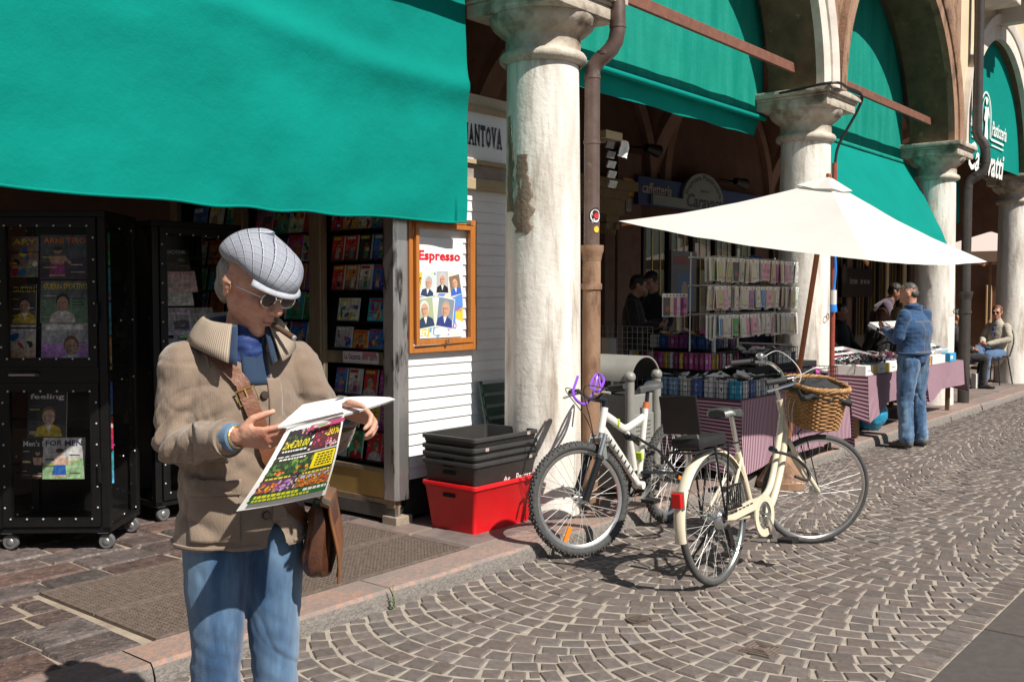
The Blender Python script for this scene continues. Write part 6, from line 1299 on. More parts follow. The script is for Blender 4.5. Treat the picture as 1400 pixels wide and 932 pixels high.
def hand(mb, w_, d, n, side, curl=(.5,.7,.5), s=1., thumb=(.75,.35), spread=.05):
    d = Vector(d).normalized(); n = Vector(n); n = (n - d*n.dot(d)).normalized(); t = d.cross(n)*side; w_ = Vector(w_)   # n: way the fingers curl; t: thumb side
    mb.tube([w_-d*.02*s, w_+d*.02*s, w_+d*.055*s, w_+d*.088*s], [(.019*s,.027*s),(.017*s,.034*s),(.015*s,.041*s),(.013*s,.040*s)], 12, ref=n); mb.ell(w_+d*.085*s, (.013*s,.013*s,.013*s), 8, 6)
    for i, (o_, L_, r_) in enumerate(((.030,.92,.0088),(.0105,1.0,.009),(-.0095,.95,.0087),(-.029,.76,.0076))):
        p = w_ + d*(.086-.004*abs(i-1))*s + t*o_*s; a = 0; pts = [p - d*.012*s]; dirv = (d + t*spread*(1.2-i*.8)).normalized(); pts.append(p)
        for l_, c in zip((.043,.027,.021), curl):
            a += c*(1+.08*i); q = dirv*math.cos(a) + n*math.sin(a); pts.append(pts[-1] + q*l_*L_*s)
        mb.tube(pts, [r_*1.05*s, r_*1.08*s, r_*.98*s, r_*.9*s, r_*.74*s], 9, ref=n); mb.ell(pts[-1], r_*.74*s, 8, 6)
    p = w_ + d*.022*s + t*.026*s; q1 = (d*.6 + t*thumb[0] + n*thumb[1]).normalized(); q2 = (d*.95 + t*.25*thumb[0] + n*thumb[1]*.8).normalized()
    pts = [p, p+q1*.040*s, p+q1*.040*s+q2*.032*s, p+q1*.04*s+q2*.056*s]; mb.tube(pts, [.0135*s,.0115*s,.0105*s,.008*s], 9, ref=n); mb.ell(pts[-1], .008*s, 8, 6)
    return pts
def head(mb, c, M, s=1., male=True):
    T = lambda p: Vector(c) + M @ (Vector(p)*s); E = lambda p, r_, rot=None: mb.ell(T(p), tuple(x*s for x in r_), 18, 12, M @ rot if rot else M)
    E((0,.016,.032),(.075,.094,.088)); E((0,-.012,-.02),(.064,.078,.088)); E((0,-.022,-.058),(.050,.062,.048)); E((0,-.058,-.092),(.026,.026,.022)); E((0,-.012,-.080),(.045,.055,.025))
    for x in (-1,1):
        E((x*.034,-.066,-.018),(.022,.016,.020)); E((x*.030,-.078,.026),(.026,.012,.009)); E((x*.075,.014,-.004),(.009,.020,.031), Matrix.Rotation(x*.35,3,'Z')); E((x*.078,.020,.008),(.009,.016,.018)); E((x*.0115,-.096,-.030),(.009,.010,.008))
        E((x*.029,-.074,.006),(.013,.010,.0095))
    mb.tube([T((0,-.078,.020)), T((0,-.094,.0)), T((0,-.112,-.022)), T((0,-.104,-.033))], [.008*s,.0095*s,.0125*s,.009*s], 10); E((0,-.110,-.026),(.0125,.011,.010))
    E((0,-.087,-.056),(.021,.009,.0055)); E((0,-.085,-.067),(.018,.009,.0062)); E((0,-.082,-.046),(.018,.008,.010))
def rotm(yaw=0, pitch=0, roll=0):      # yaw > 0 turns to the person's left, pitch > 0 looks down
    return Matrix.Rotation(R(yaw),3,'Z') @ Matrix.Rotation(R(pitch),3,'X') @ Matrix.Rotation(R(roll),3,'Y')
M_skin = mat('skin', (.50,.27,.185), (.42,.20,.13), rough=.5, scale=22, bump=.12, bscale=220, spec=.4, bdist=.004); M_skin2 = mat('skin_tan', (.58,.32,.225), (.50,.25,.17), rough=.5, scale=26, bump=.35, bscale=90, c3=(.52,.19,.13), s3=16, lo3=.5, hi3=.66, spec=.45, bdist=.006)
def fabric(name, c1, c2, bs=500, bump=.25, sc_=6, **kw): return mat(name, c1, c2, rough=.9, scale=sc_, bump=bump, bscale=bs, sheen=.2, **kw)
M_denim = fabric('denim', (.018,.058,.135), (.032,.090,.19), 420, .35, 10, c3=(.17,.28,.41), s3=2.6, lo3=.40, hi3=.66, stretch=(2.2,2.2,.5)); M_denim_dk = fabric('dark_denim', (.014,.052,.13), (.024,.078,.18), 420, .35, 8, c3=(.035,.095,.19), s3=7, lo3=.58, hi3=.72)
M_jblack = fabric('black_cloth_coat', (.008,.008,.009), (.012,.012,.013)); M_hairg = mat('grey_hair', (.16,.14,.125), (.30,.28,.26), rough=.6, scale=70, stretch=(1,1,.25), bump=.6, bscale=160); M_hairb = mat('dark_hair', (.012,.009,.007), (.025,.018,.013), rough=.5, scale=60, bump=.5, bscale=140); M_hairr = mat('auburn_hair', (.10,.033,.014), (.15,.055,.025), rough=.5, scale=50, bump=.5, bscale=120, stretch=(1,1,.2)); M_blond = mat('blond_hair', (.42,.30,.17), (.32,.21,.11), rough=.5, scale=50, bump=.5, bscale=120, stretch=(1,1,.2))
M_shoe = mat('brown_shoe', (.05,.03,.022), (.075,.045,.032), rough=.5, scale=18); M_lens = mat('dark_lens', (.012,.012,.012), rough=.08, coat=.5); M_navy = fabric('navy_knit', (.01,.014,.035), (.015,.02,.05))
# default standing joints
def joints(**kw):
    J = dict(hip=.90, rs=(-.175,0,1.39), ls=(.175,0,1.39), re=(-.23,.02,1.12), le=(.23,.02,1.12), rw=(-.23,-.10,.88), lw=(.23,-.10,.88), rh=(-.09,0,.90), lh=(.09,0,.90), rk=(-.10,-.02,.50), lk=(.10,-.02,.50), ra=(-.10,.02,.085), la=(.10,.02,.085), neck=(0,.01,1.46), head=(0,-.02,1.615), pel=(0,0,.93), chest=(0,0,1.25), hr=rotm())
    J.update(kw); return J
def person(label, loc, rz, J, skin=None, vox=.009, scale=1., top=None, topm=None, legm=None, hairm=None, hair='short', shoe=None, hands=None, legs=True, woman=False, topz=None, wr=.006, fat=1., hscale=1., legw=1., hairt=0.):
    t = thing('person', label, 'person', loc, rz); t.scale = (scale,)*3; V = Vector; pel, ch, nk = V(J['pel']), V(J['chest']), V(J['neck']); b = MB()
    limb(b, [pel-V((0,0,.05)), pel.lerp(ch,.4), ch, ch.lerp(nk,.72), nk], [(.14,.095),(.125,.09),(.15,.10),(.12,.075),(.055,.055)])
    limb(b, [nk-V((0,0,.03)), nk.lerp(V(J['head']),.5), V(J['head'])-V((0,-.01,.03))], [.057,.052,.052])
    head(b, J['head'], J['hr'], hscale)
    for s in 'rl':
        sd = -1 if s == 'r' else 1
        limb(b, [J[s+'s'], V(J[s+'s']).lerp(V(J[s+'e']),.5), J[s+'e'], V(J[s+'e']).lerp(V(J[s+'w']),.35), J[s+'w']], [.046,.038,.030,.033,.023])
        hd = (hands or {}).get(s) or dict(d=V(J[s+'w'])-V(J[s+'e']), n=(-sd*.6,-.5,.2))
        hand(b, J[s+'w'], hd['d'], hd['n'], hd.get('side', 1 if s == 'r' else -1), hd.get('curl',(.5,.6,.4)), .98, hd.get('thumb',(.75,.35)), hd.get('spread',.05))
        if legs: limb(b, [J[s+'h'], V(J[s+'h']).lerp(V(J[s+'k']),.5), J[s+'k'], V(J[s+'k']).lerp(V(J[s+'a']),.4), J[s+'a']], [.075,.066,.05,.05,.034])
        if legs: limb(b, [V(J[s+'a']), V(J[s+'a'])+V((0,-.07,-.035)), V(J[s+'a'])+V((0,-.15,-.05))], [.034,.034,.025])
    me = remesh(b, vox, 5, 'body', .5 if vox > .006 else .6); me.materials.append(skin or M_skin); bo = link('body', me, t); out = dict(root=t, body=bo)
    if topm:
        c = MB(); lowz = topz if topz is not None else pel.z-.08; base = V((pel.x, pel.y, lowz)) if topz is not None else pel-V((0,0,.10)); f = fat; w_ = .9 if woman else 1
        limb(c, [base, base.lerp(ch,.45), ch, ch.lerp(nk,.62), nk-V((0,0,.005))], [(.175*f*w_,.132*f),(.165*f*w_,.125*f),(.185*f*w_,.135*f),(.145*w_,.10),(.075,.075)], 24)
        for s in 'rl': limb(c, [V(J[s+'s'])*1.0, V(J[s+'s']).lerp(V(J[s+'e']),.5), J[s+'e'], V(J[s+'e']).lerp(V(J[s+'w']),.5), V(J[s+'e']).lerp(V(J[s+'w']),.93)], [.069,.064,.058,.053,.046], 18)
        cm_ = remesh(c, max(vox*.85,.0055), 6, 'top'); displace(cm_, lambda p, n: wr*(noise.noise(V((p.x*9,p.y*9,p.z*16)))*.9 + noise.noise(V((p.x*20,p.y*20,p.z*34)))*.5))
        cm_.materials.append(topm); out['top'] = link(top or 'jacket', cm_, t)
    if legm and legs:
        c = MB(); limb(c, [pel+V((0,0,.03)), pel-V((0,0,.03))], [(.130,.10),(.145,.112)], 20)
        for s in 'rl': limb(c, [V(J[s+'h'])+V((0,0,.02)), V(J[s+'h']).lerp(V(J[s+'k']),.5), J[s+'k'], V(J[s+'k']).lerp(V(J[s+'a']),.5), V(J[s+'k']).lerp(V(J[s+'a']),.96)], [(.098*legw,.10*legw),.086*legw,.071*legw,.066*legw,.064*legw], 18)
        cm_ = remesh(c, max(vox*.85,.0055), 5, 'trousers'); kz = (J['rk'][2]+J['lk'][2])/2
        _cr = lambda x: (1-abs(math.sin(x)))**3
        displace(cm_, lambda p, n: -wr*.9*_cr(p.z*15+abs(p.x)*20+2.4*noise.noise(p*5)) * (.35+math.exp(-((p.z-kz)/.12)**2)) - wr*.7*_cr(p.z*7-p.y*30+2*noise.noise(p*4+V((5,0,0))))*.6 + wr*(noise.noise(V((p.x*8,p.y*8,p.z*9+3)))*.9 + noise.noise(V((p.x*13,p.y*13,p.z*24+p.x*14)))*.45*(1 + 1.2*math.exp(-((p.z-kz)/.10)**2) + 1.5*math.exp(-((p.z-J['ra'][2]-.06)/.08)**2))))
        cm_.materials.append(legm); out['legs'] = link('trousers', cm_, t)
    if shoe and legs:
        for s in 'rl':
            a = V(J[s+'a']); c = MB(); limb(c, [a+V((0,.03,-.035)), a+V((0,-.05,-.035)), a+V((0,-.13,-.055)), a+V((0,-.18,-.058))], [.044,(.046,.044),(.047,.03),(.036,.024)]); cm_ = remesh(c, .009, 3, 'shoe')
            for v in cm_.vertices: v.co.z = max(v.co.z, a.z-.083)
            cm_.materials.append(shoe); sh_ = link('shoe', cm_, t)
    if hairm:
        hc = V(J['head']); HM = J['hr']; c = MB(); T = lambda p: hc + HM @ V(p)
        if hair in ('short','cap'): c.ell(T((0,.024,.040)), (.082-hairt,.098-hairt,.089-hairt), 20, 14, HM); c.ell(T((0,.05,-.015)), (.070-hairt,.062-hairt,.060-hairt), 16, 10, HM)
        if hair == 'long':
            c.ell(T((0,.024,.040)), (.086,.100,.092), 20, 14, HM); limb(c, [T((0,.06,.02)), T((0,.085,-.06)), T((0,.09,-.17)), T((0,.08,-.26))], [(.085,.05),(.092,.045),(.085,.04),(.05,.02)], 14)
            for x in (-1,1): limb(c, [T((x*.07,.02,.03)), T((x*.082,.02,-.06)), T((x*.075,.03,-.16))], [.03,.032,.02], 10)
        cm_ = remesh(c, .008, 2, 'hair'); inv = HM.transposed()
        def hf(p, n):
            q = inv @ (p-hc); cut = 0
            if q.y < -.035 and q.z < .075: cut = -.03          # clear the face
            return cut + .005*noise.noise(p*60)
        displace(cm_, hf); cm_.materials.append(hairm); out['hair'] = link('hair', cm_, t)
    return out
def shades(t, J, m=None):
    hc = Vector(J['head']); HM = J['hr']; mb = MB()
    for x in (-1,1): mb.ell(hc + HM @ Vector((x*.032,-.092,.006)), (.026,.006,.018), 14, 8, HM); mb.tube([hc + HM @ Vector(p) for p in ((x*.056,-.088,.012),(x*.076,-.03,.014),(x*.08,.015,.008))], .0028, 6)
    mb.tube([hc + HM @ Vector(p) for p in ((-.01,-.096,.008),(.01,-.096,.008))], .003, 6); return mb.build('sunglasses', m or M_lens, t, smooth=True)
# ---------------------------------------------------------------- the man reading a newspaper
V = Vector; RP = V((-.77,2.83,0)); RRZ = R(30); RM = TR(RP) @ Matrix.Rotation(RRZ,4,'Z'); RI = RM.inverted()
def loc_(px, py, Y): return RI @ at_depth(px, py, Y)
def ldir(x, y, z): return RI.to_3x3() @ V((x,y,z))
HR = rotm(26, 23, 3)
J = joints(rs=(-.158,.012,1.335), ls=(.158,.012,1.33), re=(-.185,-.02,1.125), le=(.24,-.07,1.13), rw=loc_(322,598,2.56), lw=loc_(468,562,2.63), rh=(-.078,0,.86), lh=(.078,0,.86), rk=(-.085,-.01,.50), lk=(.085,.0,.50), neck=(0,-.005,1.425), head=(.02,-.062,1.552), pel=(0,0,.93), chest=(0,.01,1.22), hr=HR)
hands = {'r': dict(d=ldir(.98,-.15,-.02), n=ldir(.1,.75,.55), side=1, curl=(.35,.55,.5), thumb=(.5,.55), spread=.02), 'l': dict(d=ldir(.80,-.38,-.10), n=ldir(-.25,-.6,-.65), side=-1, curl=(.55,.75,.6), thumb=(.7,.2), spread=.03)}
M_jacket = mat('beige_corduroy', (.185,.132,.094), (.24,.178,.130), rough=.95, scale=5, bump=.5, bscale=300, c3=(.315,.243,.183), s3=9, lo3=.56, hi3=.72, sheen=.3, bstretch=(1,1,.06), stretch=(1,1,.7), bdist=.006)
P1 = person('man in grey plaid flat cap and beige jacket reading a newspaper', RP, RRZ, J, M_skin2, .0042, hands=hands, top='jacket', topm=None, legm=M_denim, hairm=None, legs=True, shoe=M_shoe, wr=.0045, hscale=1.07)
t1 = P1['root']
displace(P1['body'].data, lambda p, n: (.0016*noise.noise(p*55) - .0016*(1-abs(noise.noise(V((p.x*30,p.y*30,p.z*75)))))**6) if (p-V(J['head'])).length < .14 else .0006*noise.noise(p*120))
# jacket
c = MB(); limb(c, [(0,.01,.83),(0,.01,1.0),(0,.01,1.20),(0,.01,1.325),(0,.005,1.385),(0,-.0,1.43)], [(.194,.156),(.176,.138),(.182,.136),(.162,.110),(.120,.096),(.080,.082)], 28, ends=False)
for s in 'rl':
    limb(c, [J[s+'s'], V(J[s+'s']).lerp(V(J[s+'e']),.5)+V((0,.012,0)), V(J[s+'e'])+V((0,.015,-.01)), V(J[s+'e']).lerp(V(J[s+'w']),.5), V(J[s+'e']).lerp(V(J[s+'w']),.84)], [.072,.064,.058,.052,.047], 20)
jm = remesh(c, .0052, 6, 'jacket')
def folds(p, n):
    d = 0
    for s in 'rl':                      # sleeve: rings of folds round the elbow, long drag lines on the upper arm
        e = V(J[s+'e']); k = math.exp(-((p-e).length/.13)**2); ax = (V(J[s+'w'])-V(J[s+'s'])).normalized(); q = (p-e).dot(ax)
        d += k*.0062*math.sin(q*95 + 5*noise.noise(p*9)) + k*.003*math.sin(q*190+3*noise.noise(p*13))
        sh_ = V(J[s+'s']); k2 = math.exp(-((p-sh_-V((0,0,-.09))).length/.12)**2); d += k2*.0035*math.sin((p.z*.8+p.x*.5*(1 if s == 'l' else -1))*70 + 2*noise.noise(p*8))
    tw = math.exp(-((p.z-1.0)/.16)**2); d += tw*.008*noise.noise(V((p.x*7,p.y*7,p.z*20+p.x*12)))
    d += .004*noise.noise(V((p.x*12,p.y*12,p.z*9))) + .0028*noise.noise(V((p.x*30,p.y*30,p.z*26)))
    d += .007*noise.noise(V((p.x*9,p.y*9,1.7)))*max(0, (1.0-p.z)/.16)
    return d
def crease(x): return (1-abs(math.sin(x)))**3
def folds2(p, n):
    d = folds(p, n)
    for s in 'rl':
        e = V(J[s+'e']); sd_ = -1 if s == 'r' else 1; r_ = p-e; k = math.exp(-(r_.length/.11)**2)
        d -= k*.010*crease(r_.z*38 + r_.y*26*1 + r_.x*14*sd_ + 1.6*noise.noise(p*8)); d -= k*.006*crease(r_.z*24 - r_.y*40 + 1.5*noise.noise(p*9+V((3,0,0))))
        u2 = p - V(J[s+'s']).lerp(e,.55); k2 = math.exp(-(u2.length/.12)**2); d -= k2*.007*crease(u2.z*22 + u2.y*15 + sd_*u2.x*10 + 1.8*noise.noise(p*6))
        fa = p - e.lerp(V(J[s+'w']),.55); k3 = math.exp(-(fa.length/.10)**2); ax = (V(J[s+'w'])-e).normalized(); d -= k3*.006*crease(fa.dot(ax)*34 + fa.z*20 + 1.5*noise.noise(p*9))
    if abs(p.x) < .2 and p.z < 1.33:
        d -= .006*crease(p.z*17 + p.x*16 + 2.2*noise.noise(p*5))*math.exp(-((p.z-1.02)/.2)**2); d -= .004*crease(p.z*9 - p.x*24 + 2*noise.noise(p*4))*math.exp(-((p.z-1.15)/.2)**2)
    return d
displace(jm, folds2)
bmj = bmesh.new(); bmj.from_mesh(jm)             # jacket fronts part below the last button
bmesh.ops.delete(bmj, geom=[f_ for f_ in bmj.faces if (lambda c_: c_.y < -.02 and c_.z < .90 and abs(c_.x-.055) < (.90-c_.z)*.55 and c_.z > .80)(f_.calc_center_median()) or f_.calc_center_median().z < .832], context='FACES')
for v_ in bmj.verts:
    if v_.is_boundary and v_.co.y < -.02 and .835 < v_.co.z < .905:
        w_ = max(0, .90-v_.co.z)*.55; w_ = .034*(1-math.exp(-w_*60)) ; v_.co.x = .055 + (w_ if v_.co.x > .055 else -w_)
bmj.to_mesh(jm); bmj.free()
jm.materials.append(M_jacket); jk = link('jacket', jm, t1); tree = bvh(jm)
def patch(name, fn, nu, nv, off, m, parent, th=.004, dirv=None):       # cloth patch lying on the jacket: fn(u,v) -> start point outside, ray dir
    mb = MB(); vs = [project_to(tree, *fn(i/nu, j/nv), off) for j in range(nv+1) for i in range(nu+1)]
    mb.add(vs, [(j*(nu+1)+i, j*(nu+1)+i+1, (j+1)*(nu+1)+i+1, (j+1)*(nu+1)+i) for j in range(nv) for i in range(nu)]); o = mb.build(name, m, parent, smooth='all'); sd = o.modifiers.new('s','SOLIDIFY'); sd.thickness = th; sd.offset = 1; return o
FRN = V((0,1,0))
def front(x0, x1, z0, z1, yaw=0, slant=0):
    ca, sa = math.cos(R(yaw)), math.sin(R(yaw)); d = V((-sa, ca, 0)); sdv = V((ca, sa, 0))
    return lambda u, v: (sdv*(x0+(x1-x0)*u) - d*.5 + V((0,.01,z0+(z1-z0)*v+slant*u)), d)
patch('placket', front(.010,.052,.905,1.30,14), 6, 40, .003, M_jacket, jk, .003)
patch('patch_pocket', front(-.150,-.025,.858,1.0,-8), 16, 16, .003, M_jacket, jk, .005); patch('pocket_flap', front(-.154,-.02,.985,1.03,-8), 16, 6, .009, M_jacket, jk, .005)
patch('chest_pocket', front(.075,.16,1.10,1.20,16), 10, 10, .002, M_jacket, jk, .003); patch('chest_flap', front(.072,.163,1.185,1.205,16), 10, 4, .005, M_jacket, jk, .004)
patch('chest_pocket', front(-.15,-.055,1.08,1.19,-6), 10, 10, .002, M_jacket, jk, .003)
M_seam = mat('jacket_seam', (.33,.26,.195), (.26,.2,.15), rough=.95, scale=30)
hem = []
for k in range(65):
    a = 2*math.pi*k/64; d = V((-math.cos(a), -math.sin(a), 0)); pp_ = project_to(tree, V((0,.01,.842))-d*.5, d, .001); (hem.append(pp_) if not (pp_.y < -.02 and abs(pp_.x-.055) < .05) and pp_.xy.length < .4 else None)
i_g = max(range(len(hem)-1), key=lambda q_: (hem[q_+1]-hem[q_]).length); hem = hem[i_g+1:-1] + hem[:i_g+1]
MB().tube(hem, .0048, 6).build('hem', M_jacket, jk, smooth=True)
M_btn = mat('brown_button', (.05,.035,.03), rough=.35)
for z in (1.255,1.13,1.0,.925):
    p = project_to(tree, V((.030,-.5,z)), FRN, .006); MB().lathe([(0,.004),(.009,.004),(.0115,.001),(.0115,-.003)], 16, p, M=Matrix.Rotation(R(90),3,'X')).build('button', M_btn, jk, smooth=True)
for s in 'r':                                 # shoulder seams
    pts = [project_to(tree, V(J[s+'s'])+V((.05,0,0))+V((0,math.cos(a)*.3,math.sin(a)*.3)), V((0,-math.cos(a),-math.sin(a))), .0015) for a in [R(-40+k*13) for k in range(18)]]; MB().tube(pts, .0028, 6).build('seam', M_seam, jk, smooth=True)
# cuffs
for s in 'rl':
    e, w_ = V(J[s+'e']), V(J[s+'w']); q = e.lerp(w_,.83); d = (w_-e).normalized(); MB().tube([q-d*.012, q+d*.004, q+d*.012, q+d*.006], [.050,.053,.051,.042], 20).build('cuff', M_jacket, jk, smooth=True)
    q2 = e.lerp(w_,.99); MB().tube([q, q2, q2+d*.004], [.040,.037,.033], 18).build('shirt_cuff', M_denim, t1, smooth=True)
# corduroy collar, shirt collar, scarf
M_cord = stripes('corduroy_collar', (.37,.30,.23), (.21,.165,.125), 60, 'uv', .95, .55)
M_shirt = fabric('dark_denim_shirt', (.008,.024,.055), (.013,.035,.080), 420, .3, 8)
def collar(z, r0, h, flare, a_open, m, name, drop, nstr=1, tilt=.0, cy=.0):
    c = MB(); uv_ = []; N = 56; K_ = 8
    for i in range(N+1):
        f = i/N; a = R(-90) + R(a_open) + (2*math.pi-2*R(a_open))*f; e = abs(2*f-1)**3         # e -> 1 at the front points
        for j in range(K_+1):
            q = j/K_
            if q < .4: rr = r0 + .010*q/.4; zz = z + h*(q/.4)
            else: g_ = (q-.4)/.6; rr = r0 + .012 + flare*g_; zz = z + h - (h*.75+drop*e)*g_ + .008*math.sin(g_*math.pi)
            rr += .004*noise.noise(V((math.cos(a)*3, math.sin(a)*3, q*3)))
            c.v.append((rr*math.cos(a)*1.02, cy + rr*math.sin(a)*.98 - .022*e*q, zz + tilt*math.sin(a))); uv_.append((q, f*2.0))
    for i in range(N):
        for j in range(K_): c.f.append([i*(K_+1)+j, i*(K_+1)+j+1, (i+1)*(K_+1)+j+1, (i+1)*(K_+1)+j]); c.m.append(0); c.c.append(None)
    me = c.mesh(name, m, 'all', fix=True); ul = me.uv_layers.new(name='UVMap')
    for l in me.loops: ul.data[l.index].uv = uv_[l.vertex_index]
    o = link(name, me, t1); sd = o.modifiers.new('s','SOLIDIFY'); sd.thickness = .006; return o
collar(1.388, .088, .084, .046, 30, M_cord, 'collar', .045, tilt=.016, cy=-.004)
collar(1.380, .077, .086, .030, 24, M_shirt, 'shirt_collar', .05, tilt=.012, cy=-.01)
M_scarf = mat('blue_scarf', (.005,.02,.10), (.010,.035,.15), rough=.7, scale=45, bump=.3, bscale=40)
c = MB(); limb(c, [(0,-.035,1.33),(0,-.045,1.38),(.005,-.042,1.418)], [(.056,.058),(.058,.056),(.056,.052)], 20); sm_ = remesh(c, .005, 2, 'scarf'); displace(sm_, lambda p, n: .006*noise.noise(V((p.x*30,p.y*30,p.z*60)))); sm_.materials.append(M_scarf); link('scarf', sm_, t1)
patch('shirt_front', front(-.042,.030,1.285,1.40,10), 8, 10, .002, M_shirt, t1, .003)
# head details
hc = V(J['head']); T = lambda p: hc + HR @ V(p)
HS = 1.07; T = lambda p: hc + HR @ (V(p)*HS)
c = MB(); c.ell(T((0,.034,.02)), (.0790,.096,.078), 20, 14, HR); c.ell(T((0,.062,-.025)), (.064,.056,.054), 16, 10, HR)
hm = remesh(c, .0045, 2, 'hair'); HI = HR.transposed()
displace(hm, lambda p, n: (-.03 if (HI @ (p-hc)).y < -.012 else 0) + .0045*noise.noise(V((p.x*90,p.y*90,p.z*40)))); hm.materials.append(M_hairg); link('hair', hm, t1)
for x in (-1,1):                               # sideburn stubble, eyes, brows
    MB().tube([T((x*.012,-.092,.034)), T((x*.032,-.092,.040)), T((x*.052,-.082,.033))], [.003,.0045,.0025], 6).build('eyebrow', M_hairg, t1)
M_lip = mat('lip', (.30,.10,.08), rough=.5)
MB().tube([T((-.020,-.0885,-.0605)), T((0,-.0965,-.0600)), T((.020,-.0885,-.0605))], [.002,.0038,.002], 8).build('lips', M_lip, t1, smooth=True)
gl = MB()
for x in (-1,1):
    gl.tube([T((x*.033+.025*math.cos(a), -.097, .004+.019*math.sin(a))) for a in [k*math.pi/8 for k in range(16)]], .0016, 6, closed=True); gl.tube([T(p) for p in ((x*.058,-.094,.010),(x*.078,-.05,.011),(x*.086,.012,.004))], .0016, 6)
gl.tube([T((-.010,-.098,.006)), T((0,-.102,.009)), T((.010,-.098,.006))], .0016, 6); go = gl.build('spectacles', M_chrome, t1, smooth=True)
ln = MB()
for x in (-1,1): ln.ell(T((x*.033,-.097,.004)), (.0245,.0015,.0185), 16, 8, HR)
ln.build('lenses', mat('tinted_lens', (.035,.018,.015), rough=.06, coat=.6), t1, smooth=True)
cg = T((.010,-.094,-.062)); cd = HR @ V((.25,-.95,-.12)).normalized(); MB().tube([cg, cg+cd*.058, cg+cd*.074], [.0072,.0085,.0085], 12).build('cigar', mat('cigar', (.055,.026,.014), (.08,.04,.02), rough=.8, scale=60), t1, smooth=True); MB().tube([cg+cd*.073, cg+cd*.080], .0078, 12).build('cigar_ash', mat('ash', (.3,.29,.28), rough=.95), t1)
# flat cap
m = mat('plaid_cap', (.52,.54,.58), rough=.9); nt_ = m.node_tree; N_ = nt_.nodes; L_ = nt_.links; b_ = N_['Principled BSDF']; tcn = N_.new('ShaderNodeTexCoord')
def lines(axis, freq, lo_, hi_, col, prev, ph=0):
    sp = N_.new('ShaderNodeSeparateXYZ'); L_.new(tcn.outputs['UV'], sp.inputs[0]); a = N_.new('ShaderNodeMath'); a.operation = 'MULTIPLY_ADD'; a.inputs[1].default_value = freq; a.inputs[2].default_value = ph; L_.new(sp.outputs[axis], a.inputs[0])
    f = N_.new('ShaderNodeMath'); f.operation = 'FRACT'; L_.new(a.outputs[0], f.inputs[0]); g1 = N_.new('ShaderNodeMath'); g1.operation = 'GREATER_THAN'; g1.inputs[1].default_value = lo_; g2 = N_.new('ShaderNodeMath'); g2.operation = 'LESS_THAN'; g2.inputs[1].default_value = hi_
    L_.new(f.outputs[0], g1.inputs[0]); L_.new(f.outputs[0], g2.inputs[0]); mu = N_.new('ShaderNodeMath'); mu.operation = 'MULTIPLY'; L_.new(g1.outputs[0], mu.inputs[0]); L_.new(g2.outputs[0], mu.inputs[1]); mx = N_.new('ShaderNodeMix'); mx.data_type = 'RGBA'; L_.new(mu.outputs[0], mx.inputs[0])
    if isinstance(prev, tuple): mx.inputs[6].default_value = (*prev,1)
    else: L_.new(prev, mx.inputs[6])
    mx.inputs[7].default_value = (*col,1); return mx.outputs[2]
q = lines(0, 42, 0, .09, (.035,.04,.07), (.25,.265,.305)); q = lines(0, 42, .12, .18, (.40,.42,.46), q); q = lines(0, 42, .50, .54, (.30,.31,.38), q); q = lines(1, 42, .0, .07, (.07,.08,.12), q); q = lines(1, 42, .08, .14, (.40,.42,.46), q); L_.new(q, b_.inputs['Base Color'])
c = MB(); uv_ = []; NU, NV = 48, 20
for j in range(NV+1):
    ph = math.pi/2*(j/NV)*1.22 - math.pi/2*.22                          # from the tucked underside up to the crown
    for i in range(NU):
        a = 2*math.pi*i/NU; cx, sy = math.cos(a), math.sin(a); fr = max(0, -sy)
        rx, ry = .096, .122 + .010*fr; zz = .056*math.sin(ph) if ph > 0 else .030*math.sin(ph)*1.9
        k_ = max(.0, math.cos(ph))**.75 if ph > 0 else .80+.20*math.cos(ph*3)
        x = rx*k_*cx; y = ry*k_*sy + .004 - .016*max(0,math.sin(ph)); z = .080 + zz + .040*(1-fr)*(.5+.5*sy)*0 - .036*(fr**1.6)*k_ + .024*max(0,sy)*max(0,math.sin(ph)) - .016*max(0,sy)*k_
        d_ = .004*noise.noise(V((x*18,y*18,z*18))) + .0025*math.sin(a*8)*max(0,1-abs(ph))*.8
        c.v.append(T((x*(1+d_*8), y*(1+d_*8), z+d_))); sr = (1-j/NV)*.185; ux_, uy_ = sr*cx*.9, sr*sy; uv_.append((ux_*.80-uy_*.60+.5, ux_*.60+uy_*.80+.5))
for j in range(NV):
    for i in range(NU): c.f.append([j*NU+i, j*NU+(i+1)%NU, (j+1)*NU+(i+1)%NU, (j+1)*NU+i]); c.m.append(0); c.c.append(None)
me = c.mesh('cap', m, 'all'); ul = me.uv_layers.new(name='UVMap')
for l in me.loops: ul.data[l.index].uv = uv_[l.vertex_index]
cap = link('cap', me, t1)
br = MB(); uv2 = []
for i in range(21):
    a = R(-90-58+116*i/20); e = math.cos(a+R(90))
    for r_, z in ((.92,.012),(1.0,.010),(1.10,.002),(1.15,-.004)): br.v.append(T((.086*r_*math.cos(a), .114*r_*math.sin(a)-.004, .045+z-.014*e*r_)))
for i in range(20):
    for j in range(3): br.f.append([i*4+j, i*4+j+1, (i+1)*4+j+1, (i+1)*4+j]); br.m.append(0); br.c.append(None)
bo_ = br.build('cap_peak', mat('cap_peak_cloth', (.30,.31,.35), (.40,.42,.46), rough=.9, scale=90), t1, smooth='all'); bo_.modifiers.new('s','SOLIDIFY').thickness = .004
# wrist chain and ring
e, w_ = V(J['re']), V(J['rw']); d = (w_-e).normalized(); MB().tube([w_ + d*.004 + (Matrix.Rotation(a, 3, d) @ d.orthogonal().normalized())*.0285 for a in [k*math.pi/10 for k in range(20)]], .0032, 6, closed=True).build('bracelet', M_gold, t1)
